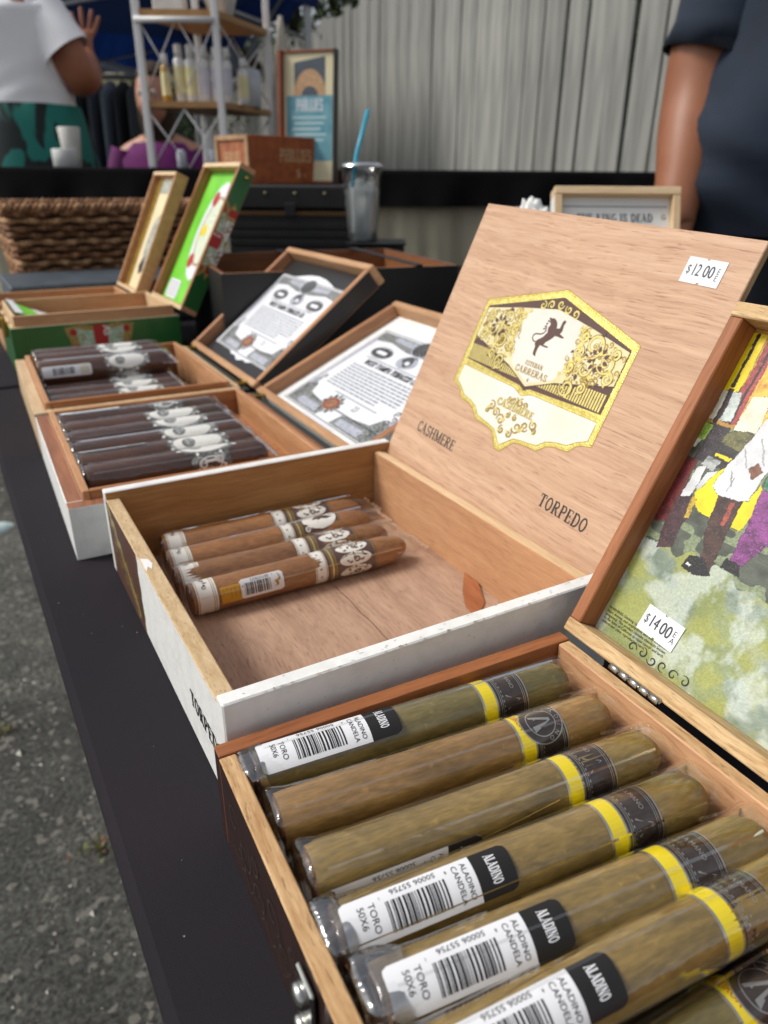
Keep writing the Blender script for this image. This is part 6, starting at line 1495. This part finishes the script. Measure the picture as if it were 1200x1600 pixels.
# hanging dark clothes and clutter between the woman and the rack
def clothes():
    a=at(150,120,4.2); g=gz(3)
    root=thing('clothes_rack','metal clothes rack with dark garments behind the woman in the green skirt','clothes rack',mat=frame_at((a.x,a.y,g),RH)); Z=a.z-g
    tube('rail',[(-.1,0,Z),(.26,0,Z)],.012,leg_m,root,8)
    for x in (-.1,.26): tube('post',[(x,0,0),(x,0,Z)],.012,leg_m,root,8)
    cols=['23262b','3a4048','5a636e','1a1c20','2b3036']
    for i in range(5):
        o=loft('garment',[((-.06+.065*i,0,Z-.02),.012,.03),((-.06+.065*i,0,Z-.08),.026,.16),((-.06+.065*i,0,Z-.4),.028,.18),((-.06+.065*i,0,Z-.75),.034,.21)],mat('garment_cloth',cols[i],rough=.9,var=.2),root,16,fold=.1)
clothes()
def clutter():
    p=at(158,262,2.75); z=ZB+.001
    P=FH*2.72+RH*((158-600)/FPX*2.72)
    c1=tube('paper_cup',[(0,0,0),(0,0,.002),(0,0,.12),(0,0,.122)],[.024,.026,.036,.034],mat('white_paper_cup','cfcdc6',rough=.5),None,20); c1.location=(P.x,P.y,z); tag(c1,'white paper cup on the long table between the green skirt and the rack','cup')
    P=FH*2.6+RH*((148-600)/FPX*2.6); c2=tube('tissue_roll',[(0,0,0),(0,0,.002),(0,0,.052),(0,0,.054)],[.038,.040,.040,.036],mat('pale_grey_roll','c4c6c4',rough=.6),None,20); c2.location=(P.x,P.y,z); tag(c2,'pale squat roll beside the white paper cup on the long table','roll')
    P=FH*2.95+RH*((138-600)/FPX*2.95); h=loft('straw_hat',[((0,0,.0),.13,.10),((0,0,.012),.13,.10),((0,0,.016),.075,.07),((0,0,.09),.065,.06),((0,0,.15),.045,.04)],mat('straw','a58a63',rough=.8,var=.3,vs=120,bump=.6,bs=400),None,26); h.location=(P.x,P.y,ZB+.001); h.rotation_euler=(0,0,0); tag(h,'tan straw hat lying on the long table beside the green skirt','hat')
clutter()
# ------------------------------------------------------------------ people
def skin_mesh(name,verts,edges,radii,mt,parent,root=0,sub=2):
    me=bpy.data.meshes.new(name); me.from_pydata([tuple(v) for v in verts],edges,[]); me.materials.append(mt)
    o=bpy.data.objects.new(name,me); link(o,parent)
    s=o.modifiers.new('skin','SKIN'); s.use_smooth_shade=True
    lay=me.skin_vertices[0] if len(me.skin_vertices) else None
    if lay is None:
        bpy.context.view_layer.objects.active=o; bpy.ops.mesh.customdata_skin_add(); lay=me.skin_vertices[0]
    for i,rv in enumerate(radii):
        lay.data[i].radius=rv if isinstance(rv,tuple) else (rv,rv); lay.data[i].use_root=(i==root)
    u=o.modifiers.new('sub','SUBSURF'); u.levels=sub; u.render_levels=sub
    return o
def person(name_label,loc,rz,skin,pose,hair,parts,zfoot):
    root=thing('person',name_label,'person',(loc.x,loc.y,zfoot),rz)
    V=[];E=[];Rr=[]
    idx={}
    def j(k,p,r,par=None):
        if isinstance(r,tuple) and k[:3] in ('arm','elb','for','wri','hip','kne','ank'): r=(r[0]*1.32,r[1]*1.32)
        idx[k]=len(V); V.append(Vector(p)); Rr.append(r)
        if par is not None: E.append((idx[par],idx[k]))
    for k,p,r,par in pose: j(k,p,r,par)
    # hands: palm and five fingers rooted in the wrist
    for side,(axis,side_v,spread) in parts.get('hands',{}).items():
        w=V[idx['wrist_'+side]]; ax=Vector(axis).normalized(); sv=Vector(side_v).normalized()
        j('palm_'+side,w+ax*.055,(.036,.017),'wrist_'+side)
        for f,(o,l) in enumerate(((-.030,.062),(-.010,.076),(.010,.072),(.028,.056))):
            b=w+ax*.085+sv*o; d=(ax+sv*o*spread*14).normalized(); cu=Vector(parts.get('curl',(0,0,0)))
            j(f'f{f}a_'+side,b,.0095,'palm_'+side); j(f'f{f}b_'+side,b+d*l*.5,.0085,f'f{f}a_'+side); j(f'f{f}c_'+side,b+d*l+cu*.02,.007,f'f{f}b_'+side)
        b=w+ax*.035-sv*.035; j('t1_'+side,b,.012,'wrist_'+side) ; j('t2_'+side,b+ax*.035-sv*.025,.010,'t1_'+side); j('t3_'+side,b+ax*.060-sv*.032,.008,'t2_'+side)
    o=skin_mesh('body',V,E,Rr,skin,root)
    return root,idx,V
skin_a=mat('tan_skin','a5694a',rough=.5,col2='95593d',vs=9,bump=.15,bs=300); skin_b=mat('fair_skin','c68f76',rough=.5,var=.08,vs=9); skin_c=mat('brown_skin','9a6345',rough=.5,col2='8a5538',vs=9,bump=.15,bs=300)
def face(root,hc,fd,skin,hairm,long=False,s=1.0,mouth=True):
    """head with face; hc head centre, fd facing direction"""
    f=Vector(fd).normalized(); r=f.cross(Vector((0,0,1))); u=Vector((0,0,1)); hc=Vector(hc)
    bm=bmesh.new(); bmesh.ops.create_uvsphere(bm,u_segments=28,v_segments=20,radius=1)
    for v in bm.verts:
        x,y,z=v.co; jaw=1-.22*max(0,-z)**1.5; q=hc+r*x*.074*jaw*s+f*(y*.094*jaw*s+ (.010 if z<-.2 and y>0 else 0))+u*z*.118*s
        n=math.exp(-((x/.16)**2+((z+.12)/.16)**2)) if y>0 else 0; q+=f*n*.022*s
        e=sum(math.exp(-(((x-sx*.36)/.16)**2+((z-.05)/.12)**2)) for sx in (-1,1)) if y>0 else 0; q-=f*e*.010*s
        v.co=q
    bmobj('head',bm,skin,root,True)
    ew=mat('eye_white','e6e2dc',rough=.2); ed=mat('iris_dark','2a1a12',rough=.2); lip=mat('lips','a0564c',rough=.4)
    for sx in (-1,1):
        c=hc+r*sx*.029*s+f*.079*s+u*.008*s
        for nm,rad,mt_,off in (('eye',.0115,ew,0),('iris',.006,ed,.008)):
            b2=bmesh.new(); bmesh.ops.create_uvsphere(b2,u_segments=12,v_segments=8,radius=rad*s)
            for v in b2.verts: v.co+=c+f*off*s
            bmobj(nm,b2,mt_,root,True)
        b2=bmesh.new(); bmesh.ops.create_uvsphere(b2,u_segments=12,v_segments=8,radius=1)
        for v in b2.verts: v.co=hc+r*(sx*.075*s+v.co.x*.009*s)+f*(v.co.y*.018*s-.005)+u*(v.co.z*.030*s-.005)
        bmobj('ear',b2,skin,root,True)
    b2=bmesh.new(); bmesh.ops.create_uvsphere(b2,u_segments=12,v_segments=8,radius=1)
    for v in b2.verts: v.co=hc+r*v.co.x*.024*s+f*(v.co.y*.008*s+.084*s)+u*(v.co.z*.008*s-.055*s)
    bmobj('mouth',b2,lip,root,True)
    b2=bmesh.new(); bmesh.ops.create_uvsphere(b2,u_segments=32,v_segments=22,radius=1)
    for v in b2.verts:
        x,y,z=v.co; cut=1.0
        wob=1+.02*math.sin(14*x+9*z)+.02*math.sin(21*y)
        k=1.10*wob
        if y>.25 and z<.45: k=.80
        zz=z*.125
        if long and y<.3 and z<0: zz=z*.26; k*=1.05
        v.co=hc+r*x*.074*k*s+f*(y*.094*k*s-.006)+u*(zz*s+.010)
    bmobj('hair',b2,hairm,root,True)
# man at the right: local frame x to image right, y away
def man():
    dh=1.45; c=at(1268,277,dh); zf=gz(dh); cz=lambda py:at(1120,py,dh).z-zf
    lx=lambda px:(at(px,160,dh)-c).dot(RH)
    pose=[('pelvis',(0,.02,1.00),(.17,.13),None),('belly',(.0,-.01,1.14),(.185,.15),'pelvis'),('chest',(.0,.02,1.34),(.18,.13),'belly'),('neck0',(0,.03,1.52),(.07,.07),'chest'),('neck',(0,.02,1.60),(.058,.06),'neck0'),
      ('sh_l',(-.17,.03,1.50),(.065,.065),'neck0'),('arm_l',(lx(1120)-.01,.03,cz(55)),(.060,.060),'sh_l'),('elb_l',(lx(1100),.02,cz(165)),(.051,.052),'arm_l'),('fore_l',(lx(1082),-.02,cz(225)),(.046,.048),'elb_l'),('wrist_l',(lx(1058),-.075,cz(325)),(.029,.024),'fore_l'),
      ('sh_r',(.17,.03,1.50),(.065,.065),'neck0'),('arm_r',(.24,.04,1.34),(.055,.055),'sh_r'),('elb_r',(.27,.06,1.17),(.046,.046),'arm_r'),('wrist_r',(.27,-.06,.94),(.028,.024),'elb_r'),
      ('hip_l',(-.10,.02,.90),(.10,.10),'pelvis'),('knee_l',(-.11,0,.50),(.062,.065),'hip_l'),('ank_l',(-.11,.04,.10),(.042,.045),'knee_l'),('foot_l',(-.12,-.12,.04),(.042,.032),'ank_l'),
      ('hip_r',(.10,.02,.90),(.10,.10),'pelvis'),('knee_r',(.11,0,.50),(.062,.065),'hip_r'),('ank_r',(.11,.04,.10),(.042,.045),'knee_r'),('foot_r',(.12,-.12,.04),(.042,.032),'ank_r')]
    root,idx,V=person('man in a navy button shirt standing behind the display, arm hanging down',c,-YAW,skin_c,pose,None,{'hands':{'l':((-.1,-.25,-1),(1,.2,0),.3),'r':((0,-.2,-1),(-1,0,0),.3)}},zf)
    navy_s=mat('navy_shirt','18222f',rough=.9,col2='1e2a3b',vs=9,bump=.3,bs=900)
    X=Vector((1,0,0))
    rings=[((-.02,.0,.90),.215,.160),((-.03,-.01,.98),.232,.172),((-.025,-.015,1.08),.225,.182),((-.008,-.005,1.20),.200,.172),((0,.01,1.32),.200,.158),((0,.02,1.42),.195,.140),((0,.03,1.50),.155,.115),((0,.03,1.555),.090,.085)]
    # resample rings densely and add long soft folds
    R2=[]
    for i in range(len(rings)-1):
        for k in range(6):
            t=k/6; a,b=rings[i],rings[i+1]; R2.append((Vector(a[0]).lerp(Vector(b[0]),t),a[1]+(b[1]-a[1])*t,a[2]+(b[2]-a[2])*t))
    R2.append(rings[-1]); V2=[];F2=[];n=72
    for ri,(cc,rx,ry) in enumerate(R2):
        cc=Vector(cc)
        for k in range(n):
            a=2*math.pi*k/n; z=cc.z
            f=1+.018*math.sin(3*a+z*9)+.034*math.exp(-((z-1.02)/.10)**2)*math.sin(z*70+5*math.cos(a*1.0)+2*a)+.022*math.sin(5*a-z*17)+.010*math.exp(-((z-1.42)/.1)**2)*math.sin(12*a+z*40)
            V2.append((cc.x+math.cos(a)*rx*f,cc.y+math.sin(a)*ry*f,z))
    for i in range(len(R2)-1):
        for k in range(n): F2.append((i*n+k,i*n+(k+1)%n,(i+1)*n+(k+1)%n,(i+1)*n+k))
    meshobj('shirt',V2,F2,navy_s,root,smooth=True)
    a,b=Vector((-.13,.03,1.50)),Vector((lx(1112),.03,cz(88))); d=(b-a).normalized(); ax=d.cross(Vector((0,1,0))).normalized()
    rs=[]
    for k in range(9):
        t=k/8; rs.append((a.lerp(b,t),.075+.012*t+.003*math.sin(k*2.4),.078+.010*t,ax,(0,1,0)))
    rs.append((b-d*.004,.080,.084,ax,(0,1,0)))
    loft('sleeve',rs,navy_s,root,30,cap=False,fold=.03)
    a,b=Vector((.13,.03,1.50)),Vector((.245,.04,1.30)); d=(b-a).normalized(); ax=d.cross(Vector((0,1,0))).normalized()
    loft('sleeve',[(a.lerp(b,k/6),.075+.010*k/6,.078+.01*k/6,ax,(0,1,0)) for k in range(7)],navy_s,root,26,cap=False,fold=.03)
    # placket with buttons, pocket
    bt=mat('dark_button','15171c',rough=.3)
    def surf(px,z,off=.004):
        x=lx(px)
        for i in range(len(R2)-1):
            if R2[i][0].z<=z<=Vector(R2[i+1][0]).z: cc,rx,ry=R2[i]; break
        q=min(.98,abs(x)/rx); return Vector((x,cc.y-ry*math.sqrt(1-q*q)-off,z))
    for k in range(7):
        z=cz(315)-.0+.085*(k-1)
        if .93<z<1.5:
            s=surf(1190,z,.006); tube('button',[s,s-Vector((0,.003,0))],.0062,bt,root,14)
    pts=[surf(1183,.92+.02*k,.0035) for k in range(30)]; pts2=[surf(1201,.92+.02*k,.0035) for k in range(30)]
    meshobj('placket',pts+pts2,[(i,i+1,31+i-0,30+i) for i in range(29)],navy_s,root,smooth=True)
    tube('collar',[Vector((.085*math.sin(t),.03-.085*math.cos(t),1.565+.012*math.cos(t))) for t in np.linspace(-2.6,2.6,16)],.014,navy_s,root,8)
    tr=mat('dark_trousers','1c1f26',rough=.9,var=.2)
    loft('trouser_seat',[((0,.02,1.00),.175,.140),((0,.02,.92),.200,.150),((0,.02,.85),.195,.145),((0,.02,.80),.150,.120)],tr,root,30,fold=.01)
    for s in (-1,1): loft('trouser_leg',[((s*.095,.02,.94),.115,.135),((s*.10,.01,.75),.098,.11),((s*.108,0,.5),.08,.085),((s*.11,.03,.2),.068,.075),((s*.11,.03,.07),.070,.08)],tr,root,24,cap=False,fold=.04)
    for s in (-1,1): loft('shoe',[((s*.115,.10,.045),.030,.045,(1,0,0),(0,0,1)),((s*.115,.04,.05),.046,.050,(1,0,0),(0,0,1)),((s*.118,-.08,.040),.050,.040,(1,0,0),(0,0,1)),((s*.12,-.17,.030),.040,.028,(1,0,0),(0,0,1)),((s*.12,-.20,.02),.018,.012,(1,0,0),(0,0,1))],bt,root,18)
    face(root,(0,.0,1.735),(-.25,-1,-.1),skin_c,mat('dark_hair','1a1410',rough=.8))
man()
def woman():
    dh=2.95; zf=GZ+.15; c=at(48,240,dh)
    lx=lambda px:(at(px,100,dh)-c).dot(RH); cz=lambda py:at(100,py,dh).z-zf
    zw=cz(172); zs=cz(-8)
    pose=[('pelvis',(0,.0,zw-.13),(.17,.14),None),('waist',(0,0,zw+.02),(.14,.12),'pelvis'),('chest',(.0,.0,zw+.26),(.15,.125),'waist'),('neck0',(.01,0,zs+.02),(.06,.06),'chest'),('neck',(.025,-.01,zs+.09),(.05,.05),'neck0'),
      ('sh_r',(lx(92)-.03,.0,zs-.04),(.055,.055),'neck0'),('arm_r',(lx(108),-.03,cz(75)),(.056,.056),'sh_r'),('elb_r',(lx(131),-.02,cz(140)),(.050,.050),'arm_r'),('fore_r',(lx(128),.06,cz(112)),(.040,.040),'elb_r'),('wrist_r',(lx(108),.17,cz(78)),(.026,.022),'fore_r'),
      ('sh_l',(-.16,.0,zs-.03),(.055,.055),'neck0'),('arm_l',(-.21,.02,zs-.18),(.046,.046),'sh_l'),('elb_l',(-.22,.06,zs-.32),(.040,.040),'arm_l'),('wrist_l',(-.10,.25,zs-.22),(.026,.022),'elb_l'),
      ('hip_l',(-.09,.0,zw-.22),(.11,.11),'pelvis'),('knee_l',(-.09,0,.46),(.06,.06),'hip_l'),('ank_l',(-.09,-.02,.09),(.038,.04),'knee_l'),('foot_l',(-.09,.12,.035),(.038,.028),'ank_l'),
      ('hip_r',(.09,.0,zw-.22),(.11,.11),'pelvis'),('knee_r',(.09,0,.46),(.06,.06),'hip_r'),('ank_r',(.09,-.02,.09),(.038,.04),'knee_r'),('foot_r',(.09,.12,.035),(.038,.028),'ank_r')]
    root,idx,V=person('woman in white T-shirt and green leaf-pattern skirt seen from behind, one hand raised',c,-YAW,skin_a,pose,None,{'hands':{'r':((.12,.15,1),(1,.2,.0),.9),'l':((.3,.4,.9),(1,0,0),.5)}},zf)
    tee=mat('white_tee','f2f2f4',rough=.85,var=.05,vs=6,bump=.2,bs=700)
    R2=[];rings=[((-.0,0,zw-.04),.170,.142),((0,0,zw+.00),.184,.153),((0,0,zw+.06),.180,.148),((.0,0,zw+.18),.178,.142),((0,0,zw+.30),.182,.138),((0,0,zs-.05),.172,.118),((0.01,0,zs+.01),.125,.09),((.01,0,zs+.045),.080,.07)]
    for i in range(len(rings)-1):
        for k in range(6):
            t=k/6; a,b=rings[i],rings[i+1]; R2.append((Vector(a[0]).lerp(Vector(b[0]),t),a[1]+(b[1]-a[1])*t,a[2]+(b[2]-a[2])*t))
    V2=[];F2=[];n=64
    for cc,rx,ry in R2:
        for k in range(n):
            a=2*math.pi*k/n; z=cc.z; f=1+.016*math.exp(-((z-zw-.07)/.06)**2)*math.sin(z*90+4*math.sin(2*a))+.012*math.sin(4*a+z*12)+.010*math.sin(7*a-z*20); V2.append((cc.x+math.cos(a)*rx*f,cc.y+math.sin(a)*ry*f,z))
    for i in range(len(R2)-1):
        for k in range(n): F2.append((i*n+k,i*n+(k+1)%n,(i+1)*n+(k+1)%n,(i+1)*n+k))
    meshobj('tshirt',V2,F2,tee,root,smooth=True)
    a,b=Vector((lx(82)-.02,0,zs-.045)),Vector((lx(112),-.03,cz(86))); d=(b-a).normalized(); ax=d.cross(Vector((0,1,0))).normalized()
    loft('sleeve',[(a.lerp(b,k/7),.082+.006*k/7,.082+.006*k/7,ax,(0,1,0)) for k in range(8)],tee,root,26,cap=False,fold=.03)
    a,b=Vector((-.13,0,zs-.03)),Vector((-.225,.03,zs-.22)); d=(b-a).normalized(); ax=d.cross(Vector((0,1,0))).normalized()
    loft('sleeve',[(a.lerp(b,k/7),.064+.008*k/7,.066,ax,(0,1,0)) for k in range(8)],tee,root,26,cap=False,fold=.03)
    # dark leaf pattern on teal skirt
    m,nn,b_=newmat('leaf_skirt'); L=nn.links.new; tc=nn.nodes.new('ShaderNodeTexCoord'); mp=nn.nodes.new('ShaderNodeMapping'); mp.inputs['Rotation'].default_value=(0,.5,.3); mp.inputs['Scale'].default_value=(1,1,.5); L(tc.outputs['Object'],mp.inputs[0])
    v=nn.nodes.new('ShaderNodeTexNoise'); v.inputs['Scale'].default_value=8.5; v.inputs['Detail'].default_value=1.5; v.inputs['Distortion'].default_value=1.2; L(mp.outputs[0],v.inputs['Vector']); cr=nn.nodes.new('ShaderNodeValToRGB'); e=cr.color_ramp.elements; e[0].position=.525; e[0].color=(.006,.012,.013,1); e[1].position=.55; e[1].color=(*hx('17756a'),1)
    L(v.outputs[0],cr.inputs[0]); L(cr.outputs[0],b_.inputs['Base Color']); b_.inputs['Roughness'].default_value=.75
    loft('skirt',[((0,0,zw+.012),.193,.162),((0,0,zw+.004),.197,.166),((0,0,zw-.06),.212,.182),((0,0,zw-.25),.245,.21),((0,0,zw-.5),.255,.225),((0,0,.28),.275,.25)],m,root,60,cap=False,fold=.035,fs=9)
    # shoulder strap and grey back print
    tube('bag_strap',[(-.19,-.02,zw+.05),(-.15,-.125,zw+.20),(-.07,-.135,zw+.32),(.02,-.10,zs-.01),(.06,0,zs+.035)],.006,mat('dark_strap','4a3c34',rough=.6),root,8)
    P=Print(); gi=mat('grey_back_print','55575c',rough=.8)
    for q in range(3): P.spiral(-.10+.05*q,.05*((q*2)%3),.022,1.3,q*2,.010,gi,1,cw=(-1)**q)
    P.rib([(-.13,-.03),(-.08,-.05),(-.04,-.03),(.0,-.045)],.010,gi,1)
    P.build('back_print',root,lambda u,v,h:(u,-.152*math.sqrt(max(.05,1-(u/.190)**2))-.010-h,zw+.20+v),.001)
    face(root,(.055,.02,zs+.235),(.35,.9,-.1),skin_a,mat('brown_hair','2c1b12',rough=.8),long=False)
    for s in (-1,1): loft('shoe',[((s*.09,-.06,.04),.03,.04,(1,0,0),(0,0,1)),((s*.09,.02,.045),.042,.045,(1,0,0),(0,0,1)),((s*.09,.12,.035),.046,.035,(1,0,0),(0,0,1)),((s*.09,.18,.02),.02,.015,(1,0,0),(0,0,1))],mat('tan_shoe','6d5442'),root,16)
woman()
def seated():
    dh=3.3; zf=GZ+.15; c=at(246,220,dh); cz=lambda py:at(250,py,dh).z-zf
    zh=cz(150)
    ch=thing('folding_chair','dark folding chair under the seated woman in purple','chair',(c.x,c.y,zf),-YAW)
    dm=mat('chair_black','1c1c1e',rough=.5); board('seat',-.22,.22,-.20,.20,zh-.80,zh-.78,dm,ch,.004); board('backrest',-.21,.21,.19,.21,zh-.50,zh-.22,dm,ch,.004)
    for sx in (-.2,.2):
        tube('leg',[(sx,-.18,0),(sx,-.18,zh-.80)],.011,dm,ch,8); tube('leg',[(sx,.20,0),(sx,.20,zh-.22)],.011,dm,ch,8)
    zs=zh-.70
    pose=[('pelvis',(0,.06,zs+.02),(.16,.12),None),('chest',(0,.07,zh-.38),(.15,.11),'pelvis'),('neck0',(0,.06,zh-.17),(.06,.06),'chest'),('neck',(0,.04,zh-.12),(.05,.05),'neck0'),
      ('sh_l',(-.16,.06,zh-.22),(.055,.055),'neck0'),('elb_l',(-.22,.02,zh-.50),(.045,.045),'sh_l'),('wrist_l',(-.10,-.22,zh-.58),(.027,.022),'elb_l'),
      ('sh_r',(.16,.06,zh-.22),(.055,.055),'neck0'),('elb_r',(.22,.02,zh-.50),(.045,.045),'sh_r'),('wrist_r',(.10,-.22,zh-.58),(.027,.022),'elb_r'),
      ('knee_l',(-.12,-.38,zs-.0),(.07,.07),'pelvis'),('ank_l',(-.12,-.40,.09),(.042,.042),'knee_l'),('foot_l',(-.12,-.53,.04),(.038,.028),'ank_l'),
      ('knee_r',(.12,-.38,zs-.0),(.07,.07),'pelvis'),('ank_r',(.12,-.40,.09),(.042,.042),'knee_r'),('foot_r',(.12,-.53,.04),(.038,.028),'ank_r')]
    root,idx,V=person('woman in a purple top sitting behind the white rack',c,-YAW,skin_b,pose,None,{'hands':{'l':((.5,-.8,0),(.8,.5,0),.3),'r':((-.5,-.8,0),(-.8,.5,0),.3)}},zf)
    pm=mat('purple_top','7c1f76',rough=.8,col2='5f175a',vs=12,bump=.3,bs=300)
    loft('top',[((0,.06,zs-.06),.20,.16),((0,.06,zs+.10),.185,.145),((0,.07,zh-.36),.190,.140),((0,.06,zh-.23),.190,.120),((0,.06,zh-.165),.12,.09)],pm,root,36,cap=False,fold=.03)
    for s in (-1,1):
        pa=[Vector((s*.14,.06,zh-.20)),Vector((s*.20,.04,zh-.38)),Vector((s*.225,.02,zh-.50)),Vector((s*.17,-.09,zh-.54))]
        tube('sleeve',pa,[.070,.068,.060,.055],pm,root,20,caps=False)
        tube('trouser_leg',[(s*.09,.05,zs),(s*.12,-.38,zs+.01),(s*.12,-.40,.5*zs),(s*.12,-.40,.10)],[.10,.085,.065,.06],mat('denim','2c3648',rough=.9),root,20,caps=False)
    face(root,(0,.02,zh),(-.1,-1,0),skin_b,mat('blonde_hair','3c2a1c',rough=.8),long=True,s=.90)
seated()
